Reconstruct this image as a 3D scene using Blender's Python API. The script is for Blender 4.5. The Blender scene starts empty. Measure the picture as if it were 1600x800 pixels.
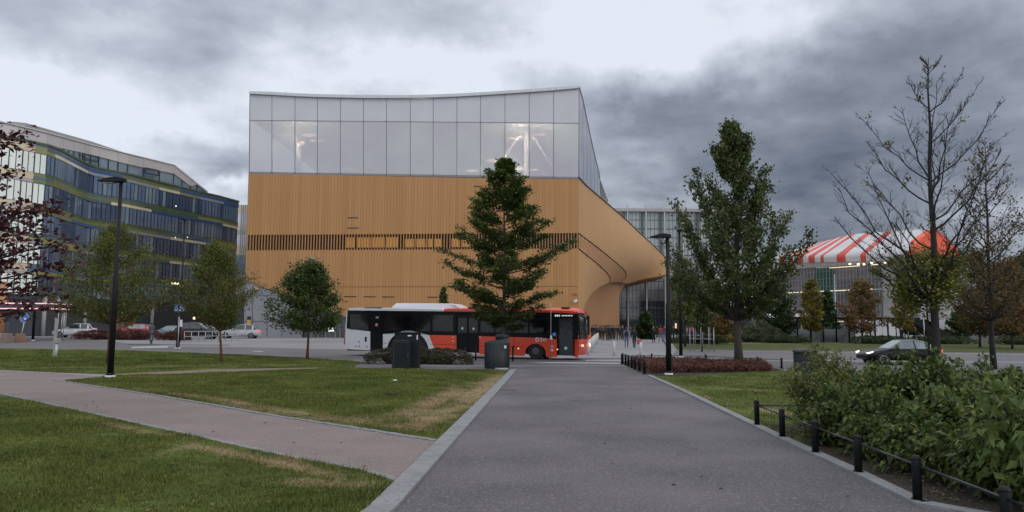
import bpy, bmesh, math, random
import numpy as np
from mathutils import Vector, Matrix
R = math.radians
SC = bpy.context.scene
COL = SC.collection
# ------------------------------------------------------------------ camera
EYE = 1.75
FPX = 1200.0
TH = math.atan(113.5 / 1200); RO = 0.0079
_f = Vector((0, math.cos(TH), math.sin(TH))); _r0 = Vector((1, 0, 0)); _u0 = Vector((0, -math.sin(TH), math.cos(TH)))
_r = _r0 * math.cos(RO) + _u0 * math.sin(RO); _u = _u0 * math.cos(RO) - _r0 * math.sin(RO)
cd = bpy.data.cameras.new('camera'); cam = bpy.data.objects.new('camera', cd); COL.objects.link(cam)
cd.sensor_width = 36; cd.lens = 36 * FPX / 1600; cd.clip_end = 5000; cd.clip_start = 0.05
cam.matrix_world = Matrix(((_r.x, _u.x, -_f.x, 0), (_r.y, _u.y, -_f.y, 0), (_r.z, _u.z, -_f.z, EYE), (0, 0, 0, 1)))
SC.camera = cam
SC.view_settings.view_transform = 'Standard'; SC.view_settings.look = 'None'
SC.view_settings.gamma = 1.0; SC.view_settings.use_curve_mapping = False
SC.view_settings.exposure = 0.0
# ------------------------------------------------------------------ sky
w = bpy.data.worlds.new('World'); SC.world = w; w.use_nodes = True
SUN_EL, SUN_AZ = 24, 118          # azimuth clockwise from +Y
def build_world():
    nt = w.node_tree; N = nt.nodes; L = nt.links; N.clear()
    def M(op, a, b=None, c=None, clamp=False):
        n = N.new('ShaderNodeMath'); n.operation = op; n.use_clamp = clamp
        for i, v in enumerate((a, b, c)):
            if v is None: continue
            if isinstance(v, (int, float)): n.inputs[i].default_value = v
            else: L.new(v, n.inputs[i])
        return n.outputs[0]
    out = N.new('ShaderNodeOutputWorld'); bg = N.new('ShaderNodeBackground'); bg.inputs[1].default_value = 0.1
    tc = N.new('ShaderNodeTexCoord'); sp = N.new('ShaderNodeSeparateXYZ'); L.new(tc.outputs['Generated'], sp.inputs[0])
    x, y, z = sp.outputs
    zc = M('MAXIMUM', z, 0.0)
    den = M('ADD', zc, 0.22)
    cb = N.new('ShaderNodeCombineXYZ'); L.new(M('DIVIDE', x, den), cb.inputs[0]); L.new(M('DIVIDE', y, den), cb.inputs[1])
    def noise(scale, det, vec, rough=0.55, dist=0.0):
        n = N.new('ShaderNodeTexNoise'); n.inputs['Scale'].default_value = scale; n.inputs['Detail'].default_value = det
        n.inputs['Roughness'].default_value = rough; n.inputs['Distortion'].default_value = dist; L.new(vec, n.inputs['Vector']); return n
    wn = noise(5.0, 5, tc.outputs['Generated'], 0.6)
    ws = N.new('ShaderNodeSeparateColor'); L.new(wn.outputs['Color'], ws.inputs[0])
    az = M('ADD', M('ARCTAN2', x, y), M('MULTIPLY', M('SUBTRACT', ws.outputs[0], 0.5), 0.22))
    el = M('ADD', M('ARCSINE', z), M('MULTIPLY', M('SUBTRACT', ws.outputs[1], 0.5), 0.16))
    f1 = noise(1.5, 8, cb.outputs[0], 0.55, 0.3); f2 = noise(4.5, 7, cb.outputs[0], 0.6, 0.2)
    D = M('ADD', M('MULTIPLY', M('SUBTRACT', f1.outputs[0], 0.5), 1.1), M('MULTIPLY', M('SUBTRACT', f2.outputs[0], 0.5), 0.62))
    D = M('ADD', D, SKY_BASE)
    for (px, py, sx, sy, a) in BLOBS:
        a0 = math.atan((px - 800) / 1200); e0 = math.atan((514 - py) / 1200 * math.cos(a0))
        qx = M('MULTIPLY', M('SUBTRACT', az, a0), 1200 / sx * 1.05); qy = M('MULTIPLY', M('SUBTRACT', el, e0), 1200 / sy)
        s = M('ADD', M('MULTIPLY', qx, qx), M('MULTIPLY', qy, qy))
        g = M('POWER', 2.71828, M('MULTIPLY', s, -0.7))
        D = M('ADD', D, M('MULTIPLY', g, a))
    D = M('ADD', D, 0, clamp=True)
    cr = N.new('ShaderNodeValToRGB'); L.new(D, cr.inputs[0]); e = cr.color_ramp.elements
    e[0].position = 0; e[0].color = (0.82, 0.87, 0.96, 1); e[1].position = 1; e[1].color = (0.115, 0.138, 0.19, 1)
    m = e.new(0.33); m.color = (0.52, 0.56, 0.65, 1); m = e.new(0.66); m.color = (0.265, 0.29, 0.355, 1)
    ml = M('ADD', 1.0, M('MULTIPLY', M('DIVIDE', M('SUBTRACT', el, 0.45), 0.6, clamp=True), 1.1))  # unseen upper sky brightened to raise the light on the scene
    ml = M('ADD', ml, M('MULTIPLY', M('MULTIPLY', y, -2.0, clamp=True), 0.45))  # sky behind the camera brightened as well
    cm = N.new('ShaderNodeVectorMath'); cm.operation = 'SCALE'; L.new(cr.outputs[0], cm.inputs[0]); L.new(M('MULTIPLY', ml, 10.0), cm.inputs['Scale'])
    sky = N.new('ShaderNodeTexSky'); sky.sky_type = 'NISHITA'; sky.sun_disc = False
    sky.sun_elevation = R(SUN_EL); sky.sun_rotation = R(SUN_AZ)
    mx = N.new('ShaderNodeMix'); mx.data_type = 'RGBA'; mx.inputs[0].default_value = 0.08
    L.new(cm.outputs[0], mx.inputs[6]); L.new(sky.outputs[0], mx.inputs[7])
    tn = N.new('ShaderNodeMix'); tn.data_type = 'RGBA'; tn.blend_type = 'MULTIPLY'; L.new(M('DIVIDE', M('SUBTRACT', el, 0.5), 0.5, clamp=True), tn.inputs[0]); L.new(mx.outputs[2], tn.inputs[6]); tn.inputs[7].default_value = (1.0, .95, .84, 1)
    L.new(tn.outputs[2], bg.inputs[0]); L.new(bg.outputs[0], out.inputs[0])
SKY_BASE = 0.20
BLOBS = [(230, 52, 330, 58, .25), (650, 45, 230, 34, .17), (330, 232, 120, 32, .50), (1320, 330, 380, 150, .62), (1120, 170, 190, 60, .36),
         (1480, 70, 220, 70, .38), (110, 180, 230, 50, -.50), (1000, 50, 130, 62, -.45), (520, 108, 230, 42, -.42), (820, 90, 120, 30, -.2),
         (1240, 30, 80, 45, -.30), (1400, 110, 130, 30, -.25), (355, 275, 40, 10, -.35), (1250, 190, 120, 25, -.18), (1400, 260, 60, 30, -.1), (120, 20, 60, 20, -.2)]
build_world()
sl = bpy.data.lights.new('sun', 'SUN'); so = bpy.data.objects.new('sun', sl); COL.objects.link(so)
sl.energy = 0.7; sl.angle = R(18); sl.color = (1.0, 0.9, 0.8)
_sd = Vector((math.sin(R(SUN_AZ)) * math.cos(R(SUN_EL)), math.cos(R(SUN_AZ)) * math.cos(R(SUN_EL)), math.sin(R(SUN_EL))))
so.rotation_euler = _sd.to_track_quat('Z', 'Y').to_euler(); so.location = (0, 0, 60)

# ------------------------------------------------------------------ placing helpers: photo pixel -> point of the place
def gz(x, y):
    t = min(max((y - 50) / 40, 0), 1); return 0.5 * t * t * (3 - 2 * t)
def ray(px, py): return _f * FPX + _r * (px - 800) + _u * (400 - py)
def P(px, py, Y):
    d = ray(px, py); t = Y / d.y; return Vector((d.x * t, Y, EYE + d.z * t))
def G(px, py):
    d = ray(px, py); z = 0
    if d.z >= -1e-3: d.z = -1e-3
    for _ in range(12):
        t = (z - EYE) / d.z; z = gz(d.x * t, d.y * t)
    return Vector((d.x * t, d.y * t, z))
def GX(px, Y):                     # ground point of picture column px at depth Y
    x = (px - 800) / 1200 * Y; return Vector((x, Y, gz(x, Y)))

# ------------------------------------------------------------------ mesh helpers
class MB:
    def __init__(s): s.v = []; s.f = []; s.m = []; s.s = []
    def add(s, vs, fs, m=0, smooth=False):
        o = len(s.v); s.v += [tuple(v) for v in vs]
        for f in fs: s.f.append(tuple(i + o for i in f)); s.m.append(m); s.s.append(smooth)
        return s
    def box(s, c, d, m=0, rz=0, M=None):
        x, y, z = d[0] / 2, d[1] / 2, d[2] / 2
        vs = [Vector((a * x, b * y, e * z)) for a in (-1, 1) for b in (-1, 1) for e in (-1, 1)]
        mt = M if M else Matrix.Rotation(rz, 3, 'Z')
        vs = [mt @ v + Vector(c) for v in vs]
        return s.add(vs, [(0, 1, 3, 2), (4, 6, 7, 5), (0, 4, 5, 1), (2, 3, 7, 6), (0, 2, 6, 4), (1, 5, 7, 3)], m)
    def bar(s, a, b, wd, ht=None, m=0):
        a, b = Vector(a), Vector(b); d = b - a; L = d.length; q = d.to_track_quat('X', 'Z').to_matrix()
        return s.box((a + b) / 2, (L, wd, ht or wd), m, M=q)
    def tube(s, pts, rad, n=8, m=0, cap=True, smooth=True):
        pts = [Vector(p) for p in pts]; k = len(pts)
        if not hasattr(rad, '__len__'): rad = [rad] * k
        vs = []; pv = None
        for i, p in enumerate(pts):
            t = (pts[min(i + 1, k - 1)] - pts[max(i - 1, 0)])
            t = t.normalized() if t.length > 1e-9 else Vector((0, 0, 1))
            if pv is None:
                a = Vector((1, 0, 0)) if abs(t.x) < 0.8 else Vector((0, 1, 0)); u = t.cross(a).normalized()
            else:
                u = (pv - t * pv.dot(t)); u = u.normalized() if u.length > 1e-6 else t.orthogonal().normalized()
            pv = u; v2 = t.cross(u)
            for j in range(n):
                an = 2 * math.pi * j / n; vs.append(p + (u * math.cos(an) + v2 * math.sin(an)) * rad[i])
        fs = [(i * n + j, i * n + (j + 1) % n, (i + 1) * n + (j + 1) % n, (i + 1) * n + j) for i in range(k - 1) for j in range(n)]
        s.add(vs, fs, m, smooth)
        if cap and n > 2: s.add(vs[:n], [tuple(reversed(range(n)))], m); s.add(vs[-n:], [tuple(range(n))], m)
        return s
    def disc(s, c, nrm, r, n=20, m=0, r0=None):
        nrm = Vector(nrm).normalized(); u = nrm.orthogonal().normalized(); v = nrm.cross(u); c = Vector(c)
        o = [c + (u * math.cos(2 * math.pi * i / n) + v * math.sin(2 * math.pi * i / n)) * r for i in range(n)]
        if r0 is None: return s.add(o, [tuple(range(n))], m)
        q = [c + (u * math.cos(2 * math.pi * i / n) + v * math.sin(2 * math.pi * i / n)) * r0 for i in range(n)]
        return s.add(o + q, [(i, (i + 1) % n, n + (i + 1) % n, n + i) for i in range(n)], m)
    def prism(s, pts, off, m=0):
        """flat outline pts (3-D) swept by the vector off"""
        k = len(pts); off = Vector(off); p2 = [Vector(p) for p in pts]; vs = p2 + [p + off for p in p2]
        fs = [tuple(range(k)), tuple(reversed(range(k, 2 * k)))] + [(i, i + k, (i + 1) % k + k, (i + 1) % k) for i in range(k)]
        return s.add(vs, fs, m)
    def loft(s, rows, m=0, smooth=True, closed=False):
        n = len(rows[0]); vs = [p for r in rows for p in r]; fs = []
        for i in range(len(rows) - 1):
            for j in range(n if closed else n - 1):
                fs.append((i * n + j, i * n + (j + 1) % n, (i + 1) * n + (j + 1) % n, (i + 1) * n + j))
        return s.add(vs, fs, m, smooth)
    def build(s, name, mats, parent=None, origin=None, bevel=0, local=False):
        me = bpy.data.meshes.new(name)
        o0 = Vector((0, 0, 0)) if local else (Vector(origin) if origin is not None else (Vector(parent.location) if parent and not parent.get('_loc') else Vector((0, 0, 0))))
        if parent is not None and not local:
            pp = parent; o0 = Vector((0, 0, 0))
            while pp is not None: o0 += Vector(pp.location); pp = pp.parent
        me.from_pydata([(v[0] - o0.x, v[1] - o0.y, v[2] - o0.z) for v in s.v], [], s.f)
        for mm in (mats if isinstance(mats, (list, tuple)) else [mats]): me.materials.append(mm)
        me.polygons.foreach_set('material_index', s.m); me.polygons.foreach_set('use_smooth', s.s)
        bm = bmesh.new(); bm.from_mesh(me); bmesh.ops.delete(bm, geom=[v for v in bm.verts if not v.link_faces], context='VERTS'); bmesh.ops.remove_doubles(bm, verts=bm.verts, dist=1e-5)
        bmesh.ops.recalc_face_normals(bm, faces=bm.faces); bm.to_mesh(me); bm.free()
        o = bpy.data.objects.new(name, me); COL.objects.link(o)
        if parent is not None: o.parent = parent
        elif origin is not None: o.location = origin
        if bevel:
            b = o.modifiers.new('bevel', 'BEVEL'); b.width = bevel; b.segments = 2; b.limit_method = 'ANGLE'; b.angle_limit = R(40)
        return o
def npmesh(name, V, F, mat, parent=None, smooth=False, origin=None):
    me = bpy.data.meshes.new(name); V = np.asarray(V, dtype=np.float64)
    o0 = np.zeros(3)
    if parent is not None:
        pp = parent
        while pp is not None: o0 += np.array(pp.location); pp = pp.parent
    elif origin is not None: o0 = np.array(origin)
    V = V - o0; k = F.shape[1]
    me.vertices.add(len(V)); me.vertices.foreach_set('co', V.astype(np.float32).ravel())
    me.loops.add(F.size); me.loops.foreach_set('vertex_index', F.astype(np.int32).ravel())
    me.polygons.add(len(F)); me.polygons.foreach_set('loop_start', np.arange(0, F.size, k, dtype=np.int32))
    me.polygons.foreach_set('loop_total', np.full(len(F), k, dtype=np.int32))
    me.materials.append(mat); me.update(calc_edges=True)
    if smooth: me.polygons.foreach_set('use_smooth', np.ones(len(F), dtype=bool))
    o = bpy.data.objects.new(name, me); COL.objects.link(o)
    if parent is not None: o.parent = parent
    elif origin is not None: o.location = origin
    return o
def tag(o, label, cat, group=None):
    o['label'] = label; o['category'] = cat
    if group: o['group'] = group
    return o
def thing(name, loc, label, cat, group=None, rz=0):
    o = bpy.data.objects.new(name, None); COL.objects.link(o); o.location = loc; o.rotation_euler = (0, 0, rz); o.empty_display_size = 0.2
    return tag(o, label, cat, group)
def struct(o): o['kind'] = 'structure'; return o
def kids(o): return [c for c in bpy.data.objects if c.parent == o]
def dup(root, loc, rz=0, label=None, scale=1.0, swap=None):
    def cp(o, par):
        c = o.copy(); COL.objects.link(c); c.parent = par
        if swap and o.type == 'MESH' and o.name.split('.')[0] in swap:
            c.data = o.data.copy()
            for i, mm in swap[o.name.split('.')[0]].items(): c.data.materials[i] = mm
        for ch in kids(o): cp(ch, c)
        return c
    r = cp(root, None); r.location = loc; r.rotation_euler = (0, 0, rz); r.scale = (scale,) * 3
    if label: r['label'] = label
    return r

# ------------------------------------------------------------------ materials
def NT(name):
    m = bpy.data.materials.new(name); m.use_nodes = True; nt = m.node_tree
    return m, nt, nt.nodes, nt.links, nt.nodes['Principled BSDF']
def rgb(c): return (c[0], c[1], c[2], 1)
def mat(name, c1, c2=None, scale=4.0, stretch=(1, 1, 1), rough=0.6, metal=0.0, spec=0.5, bump=0.0, bscale=None, detail=5, emit=None, es=0, contrast=0.2, c3=None, s3=60, coat=0, trans=0):
    m, nt, N, L, b = NT(name)
    b.inputs['Roughness'].default_value = rough; b.inputs['Metallic'].default_value = metal; b.inputs['Specular IOR Level'].default_value = spec
    b.inputs['Base Color'].default_value = rgb(c1); b.inputs['Coat Weight'].default_value = coat
    if trans: b.inputs['Transmission Weight'].default_value = trans
    ge = N.new('ShaderNodeTexCoord'); mp = N.new('ShaderNodeMapping'); L.new(ge.outputs['Object'], mp.inputs[0]); mp.inputs['Scale'].default_value = stretch
    if c2 is None: c2 = tuple(v * 0.82 for v in c1)
    n = N.new('ShaderNodeTexNoise'); n.inputs['Scale'].default_value = scale; n.inputs['Detail'].default_value = detail; L.new(mp.outputs[0], n.inputs['Vector'])
    r = N.new('ShaderNodeValToRGB'); L.new(n.outputs[0], r.inputs[0]); e = r.color_ramp.elements
    e[0].position = 0.5 - contrast; e[0].color = rgb(c1); e[1].position = 0.5 + contrast; e[1].color = rgb(c2)
    col = r.outputs[0]
    if c3 is not None:
        n3 = N.new('ShaderNodeTexNoise'); n3.inputs['Scale'].default_value = s3; n3.inputs['Detail'].default_value = 2; L.new(mp.outputs[0], n3.inputs['Vector'])
        r3 = N.new('ShaderNodeValToRGB'); L.new(n3.outputs[0], r3.inputs[0]); r3.color_ramp.elements[0].position = 0.55; r3.color_ramp.elements[1].position = 0.68
        r3.color_ramp.elements[0].color = (0, 0, 0, 1); r3.color_ramp.elements[1].color = (1, 1, 1, 1)
        mx = N.new('ShaderNodeMix'); mx.data_type = 'RGBA'; L.new(r3.outputs[0], mx.inputs[0]); L.new(col, mx.inputs[6]); mx.inputs[7].default_value = rgb(c3); col = mx.outputs[2]
    L.new(col, b.inputs['Base Color'])
    if bump:
        nb = N.new('ShaderNodeTexNoise'); nb.inputs['Scale'].default_value = bscale or scale * 8; nb.inputs['Detail'].default_value = 4; L.new(mp.outputs[0], nb.inputs['Vector'])
        bp = N.new('ShaderNodeBump'); bp.inputs['Strength'].default_value = bump; bp.inputs['Distance'].default_value = 0.02
        L.new(nb.outputs[0], bp.inputs['Height']); L.new(bp.outputs[0], b.inputs['Normal'])
    if emit: b.inputs['Emission Color'].default_value = rgb(emit); b.inputs['Emission Strength'].default_value = es
    return m
def leafmat(name, cols, rough=0.55, tr=0.25):
    m, nt, N, L, b = NT(name)
    g = N.new('ShaderNodeNewGeometry'); r = N.new('ShaderNodeValToRGB'); L.new(g.outputs['Random Per Island'], r.inputs[0])
    r.color_ramp.interpolation = 'LINEAR'; e = r.color_ramp.elements
    for i, c in enumerate(cols):
        p = i / (len(cols) - 1)
        if i == 0: e[0].position = 0; e[0].color = rgb(c)
        elif i == len(cols) - 1: e[-1].position = 1; e[-1].color = rgb(c)
        else: x = e.new(p); x.color = rgb(c)
    tc = N.new('ShaderNodeTexCoord'); n = N.new('ShaderNodeTexNoise'); n.inputs['Scale'].default_value = 0.9; n.inputs['Detail'].default_value = 3; L.new(tc.outputs['Object'], n.inputs['Vector'])
    hs = N.new('ShaderNodeHueSaturation'); L.new(r.outputs[0], hs.inputs['Color'])
    mr = N.new('ShaderNodeMapRange'); mr.inputs[1].default_value = 0.3; mr.inputs[2].default_value = 0.7; mr.inputs[3].default_value = 0.7; mr.inputs[4].default_value = 1.35
    L.new(n.outputs[0], mr.inputs[0]); L.new(mr.outputs[0], hs.inputs['Value']); L.new(hs.outputs[0], b.inputs['Base Color'])
    b.inputs['Roughness'].default_value = rough; b.inputs['Specular IOR Level'].default_value = 0.35
    t = N.new('ShaderNodeBsdfTranslucent'); L.new(hs.outputs[0], t.inputs[0]); mx = N.new('ShaderNodeMixShader'); mx.inputs[0].default_value = tr
    L.new(b.outputs[0], mx.inputs[1]); L.new(t.outputs[0], mx.inputs[2]); L.new(mx.outputs[0], N['Material Output'].inputs[0])
    return m
def glow(name, c, s):
    m, nt, N, L, b = NT(name); b.inputs['Base Color'].default_value = rgb(c); b.inputs['Emission Color'].default_value = rgb(c); b.inputs['Emission Strength'].default_value = s
    tc = N.new('ShaderNodeTexCoord'); n = N.new('ShaderNodeTexNoise'); n.inputs['Scale'].default_value = 2.0; L.new(tc.outputs['Object'], n.inputs['Vector'])
    mr = N.new('ShaderNodeMapRange'); mr.inputs[3].default_value = s * 0.75; mr.inputs[4].default_value = s * 1.25; L.new(n.outputs[0], mr.inputs[0]); L.new(mr.outputs[0], b.inputs['Emission Strength'])
    return m
def seethru(name, c, alpha, rough=0.1, spec=0.5):
    m = mat(name, c, tuple(v * 0.93 for v in c), scale=0.7, rough=rough, spec=spec); b = m.node_tree.nodes['Principled BSDF']; b.inputs['Alpha'].default_value = alpha; return m

M_ = {}
M_['asphalt'] = mat('asphalt', (0.118, 0.108, 0.117), (0.062, 0.056, 0.064), scale=0.45, rough=0.85, bump=0.9, bscale=60, c3=(0.20, 0.185, 0.20), s3=42, contrast=0.16, detail=10)
M_['road'] = mat('road_asphalt', (0.125, 0.120, 0.13), (0.095, 0.09, 0.10), scale=0.25, rough=0.85, bump=0.3, bscale=60, stretch=(1, 1, 1))
M_['paving'] = mat('paving', (0.23, 0.23, 0.25), (0.18, 0.18, 0.195), scale=0.18, rough=0.8, bump=0.2, bscale=30)
M_['lightpaving'] = mat('light_paving', (0.36, 0.36, 0.38), (0.28, 0.28, 0.30), scale=0.5, rough=0.8)
M_['granite'] = mat('granite', (0.23, 0.235, 0.245), (0.165, 0.17, 0.18), scale=3.0, rough=0.75, bump=0.4, bscale=70, c3=(0.10, 0.10, 0.11), s3=55)
M_['gravel'] = mat('gravel', (0.215, 0.170, 0.166), (0.150, 0.117, 0.117), scale=0.8, rough=0.95, bump=0.7, bscale=70, c3=(0.28, 0.23, 0.22), s3=45, contrast=0.25)
M_['soil'] = mat('soil', (0.030, 0.023, 0.018), (0.014, 0.011, 0.009), scale=5, rough=1, bump=1.0, bscale=40, c3=(0.07, 0.05, 0.03), s3=30)
M_['black'] = mat('black_metal', (0.006, 0.0065, 0.008), (0.010, 0.0105, 0.012), scale=3, rough=0.5, spec=.22)
M_['rail'] = mat('rail_steel', (0.05, 0.055, 0.065), (0.03, 0.033, 0.04), scale=9, rough=0.3, metal=0.6)
M_['bin'] = mat('bin_steel', (0.010, 0.014, 0.017), (0.007, 0.010, 0.012), scale=2, rough=0.5, spec=0.25)
M_['concrete'] = mat('concrete', (0.36, 0.35, 0.34), (0.27, 0.265, 0.26), scale=2.5, rough=0.85, bump=0.3)
M_['white'] = mat('white_paint', (0.72, 0.72, 0.73), (0.6, 0.6, 0.62), scale=1.2, rough=0.35)
M_['white_matt'] = mat('white_panel', (0.62, 0.62, 0.66), (0.5, 0.5, 0.55), scale=0.6, rough=0.7)
M_['steel'] = mat('steel', (0.42, 0.43, 0.45), (0.3, 0.31, 0.33), scale=4, rough=0.4, metal=0.5)
M_['bark'] = mat('bark', (0.085, 0.068, 0.055), (0.04, 0.034, 0.03), scale=6, stretch=(4, 4, 1), rough=0.95, bump=0.8, bscale=30)
M_['bark_red'] = mat('bark_red', (0.14, 0.06, 0.04), (0.07, 0.04, 0.03), scale=6, stretch=(3, 3, 1), rough=0.9, bump=0.5)
M_['bark_dark'] = mat('bark_dark', (0.022, 0.019, 0.019), (0.011, 0.010, 0.011), scale=6, stretch=(3, 3, 1), rough=0.9, bump=0.5)
M_['rubber'] = mat('rubber', (0.014, 0.014, 0.015), (0.022, 0.022, 0.022), scale=12, rough=0.85)
M_['darkglass'] = mat('dark_glass', (0.006, 0.007, 0.009), (0.012, 0.013, 0.016), scale=1.5, rough=0.08, spec=0.35)
M_['red'] = mat('red_paint', (0.70, 0.060, 0.018), (0.6, 0.05, 0.016), scale=1.0, rough=0.35, coat=0.3)
# ------------------------------------------------------------------ ground surfaces
def sheet(name, poly, z, m, cuts=True):
    bm = bmesh.new(); vs = [bm.verts.new((p[0], p[1], 0)) for p in poly]; bm.faces.new(vs)
    bmesh.ops.triangulate(bm, faces=bm.faces)
    for k in range(17):
        y = 50 + k * 2.5
        bmesh.ops.bisect_plane(bm, geom=bm.verts[:] + bm.edges[:] + bm.faces[:], plane_co=(0, y, 0), plane_no=(0, 1, 0))
    for v in bm.verts: v.co.z = gz(v.co.x, v.co.y) + z
    bmesh.ops.recalc_face_normals(bm, faces=bm.faces)
    for f in bm.faces:
        if f.normal.z < 0: f.normal_flip()
    me = bpy.data.meshes.new(name); bm.to_mesh(me); bm.free(); me.materials.append(m)
    return struct(_link(name, me))
def _link(name, me):
    o = bpy.data.objects.new(name, me); COL.objects.link(o); return o
def GP(*pts): return [G(*p) for p in pts]

# lawn material: green turf with worn, dry patches of their own shape
WEAR = []          # (x, y, half length, half width, angle, strength)
def wear(pa, pb, wd, st):
    a, b = G(*pa), G(*pb); c = (a + b) / 2; d = b - a; WEAR.append((c.x, c.y, d.length / 2, wd, math.atan2(d.y, d.x), st))
wear((250, 612), (560, 662), 0.35, .8); wear((330, 632), (690, 676), 0.5, .7); wear((790, 583), (690, 655), 0.55, 1.0); wear((740, 600), (600, 668), 0.55, .9)
wear((700, 640), (640, 676), 0.5, .9); wear((80, 645), (300, 690), 0.22, .6); wear((270, 690), (600, 762), 0.25, .85); wear((170, 735), (330, 690), 0.18, .4)
wear((150, 603), (330, 620), 0.5, .5); wear((0, 576), (540, 570), 0.7, .55); wear((1030, 592), (1190, 655), 0.2, .5); wear((1210, 612), (1090, 606), 0.35, .7); wear((430, 748), (610, 770), 0.3, .6)
wear((1060, 545), (1600, 547), 1.2, .5); wear((1060, 536), (1600, 536), 6.0, .75); wear((1180, 636), (1230, 650), .4, .7)
def turf(name, blades=False, c_g=(0.108, 0.134, 0.034), c_g2=(0.060, 0.082, 0.021), c_dry=(0.26, 0.195, 0.115)):
    m, nt, N, L, b = NT(name)
    def M(op, a, bb=None, clamp=False):
        n = N.new('ShaderNodeMath'); n.operation = op; n.use_clamp = clamp
        for i, v in enumerate((a, bb)):
            if v is None: continue
            if isinstance(v, (int, float)): n.inputs[i].default_value = v
            else: L.new(v, n.inputs[i])
        return n.outputs[0]
    g = N.new('ShaderNodeNewGeometry'); sp = N.new('ShaderNodeSeparateXYZ'); L.new(g.outputs['Position'], sp.inputs[0])
    def noise(s, d, r=0.6):
        n = N.new('ShaderNodeTexNoise'); n.inputs['Scale'].default_value = s; n.inputs['Detail'].default_value = d; n.inputs['Roughness'].default_value = r; L.new(g.outputs['Position'], n.inputs['Vector']); return n
    nw = noise(1.3, 6, 0.7); tot = None
    for (x, y, hl, hw, an, st) in WEAR:
        ca, sa = math.cos(an), math.sin(an)
        dx = M('SUBTRACT', sp.outputs[0], x); dy = M('SUBTRACT', sp.outputs[1], y)
        u = M('DIVIDE', M('ADD', M('MULTIPLY', dx, ca), M('MULTIPLY', dy, sa)), hl); v = M('DIVIDE', M('SUBTRACT', M('MULTIPLY', dy, ca), M('MULTIPLY', dx, sa)), hw)
        u2 = M('MULTIPLY', u, u); s = M('ADD', M('MULTIPLY', M('MULTIPLY', u2, u2), 0.7), M('MULTIPLY', M('MULTIPLY', v, v), 0.8)); e = M('MULTIPLY', M('POWER', 2.718, M('MULTIPLY', s, -1)), st)
        tot = e if tot is None else M('MAXIMUM', tot, e)
    k = M('ADD', tot, M('MULTIPLY', M('SUBTRACT', nw.outputs[0], 0.5), 2.3)); n2 = noise(9, 4, .7); k = M('ADD', k, M('MULTIPLY', M('SUBTRACT', n2.outputs[0], 0.5), 1.0))
    k = M('MULTIPLY', M('SUBTRACT', k, 0.40), 1.8, True)
    bp = noise(0.55, 4); r = N.new('ShaderNodeValToRGB'); L.new(bp.outputs[0], r.inputs[0]); e = r.color_ramp.elements
    e[0].position = .35; e[0].color = rgb(c_g2); e[1].position = .65; e[1].color = rgb(c_g)
    fine = noise(30 if not blades else 12, 3); rf = N.new('ShaderNodeMapRange'); L.new(fine.outputs[0], rf.inputs[0]); rf.inputs[1].default_value = .3; rf.inputs[2].default_value = .7; rf.inputs[3].default_value = .6; rf.inputs[4].default_value = 1.4
    hs = N.new('ShaderNodeHueSaturation'); L.new(r.outputs[0], hs.inputs['Color'])
    if blades:
        rr = N.new('ShaderNodeMapRange'); L.new(g.outputs['Random Per Island'], rr.inputs[0]); rr.inputs[3].default_value = .55; rr.inputs[4].default_value = 1.7; L.new(rr.outputs[0], hs.inputs['Value'])
        h2 = N.new('ShaderNodeMapRange'); L.new(g.outputs['Random Per Island'], h2.inputs[0]); h2.inputs[3].default_value = .5; h2.inputs[4].default_value = .47; L.new(h2.outputs[0], hs.inputs['Hue'])
    else: L.new(rf.outputs[0], hs.inputs['Value'])
    mx = N.new('ShaderNodeMix'); mx.data_type = 'RGBA'; L.new(k, mx.inputs[0]); L.new(hs.outputs[0], mx.inputs[6])
    dr = N.new('ShaderNodeHueSaturation'); dr.inputs['Color'].default_value = rgb(c_dry); L.new(rf.outputs[0], dr.inputs['Value']); L.new(dr.outputs[0], mx.inputs[7])
    L.new(mx.outputs[2], b.inputs['Base Color']); b.inputs['Roughness'].default_value = 0.9; b.inputs['Specular IOR Level'].default_value = 0.15
    if not blades:
        nb = noise(45, 3); bu = N.new('ShaderNodeBump'); bu.inputs['Strength'].default_value = .8; bu.inputs['Distance'].default_value = .03; L.new(nb.outputs[0], bu.inputs['Height']); L.new(bu.outputs[0], b.inputs['Normal'])
    return m
M_['turf'] = turf('turf'); M_['blades'] = turf('grass_blades', True)

big = [(-2500, -60, 0), (2500, -60, 0), (2500, 2800, 0), (-2500, 2800, 0)]
sheet('ground', big, 0.0, M_['paving'])
# road across the picture
near = GP((-500, 538), (0, 544), (200, 547), (400, 555), (540, 563), (700, 571), (960, 571), (1200, 578), (1600, 582.5), (2300, 590))
far = GP((2300, 562), (1600, 554), (1200, 549), (1055, 548), (1045, 563), (915, 562), (700, 551), (545, 546), (400, 543), (260, 541), (200, 536), (130, 528), (-500, 522))
sheet('road', near + far, 0.004, M_['road'])
# asphalt park path, flaring to the road
inL = [(617, 802), (575, 850), (808, 578)]
pathpoly = [G(566, 567), G(700, 572.5), G(960, 572), G(985, 573), G(1010, 587), G(1060, 610), G(1220, 689), G(1328, 740), G(1430, 791), Vector((6.3, 5.2, 0)), Vector((6.3, -6, 0)), Vector((-2.2, -6, 0)), Vector((-1.75, 3, 0)), G(617, 800), G(808, 578), G(745, 577.5), G(548, 575)]
sheet('path', pathpoly, 0.008, M_['asphalt'])
# gravel path on the left
gpoly = GP((-400, 572), (0, 578), (88, 583), (170, 590), (88, 594.5), (258, 620), (440, 651.5), (560, 669.5), (684, 689), (618, 755), (560, 737), (440, 714.5), (240, 669.5), (144, 648.5), (48, 627.5), (0, 617), (-400, 585))
sheet('gravel_path', gpoly, 0.008, M_['gravel'])
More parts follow.
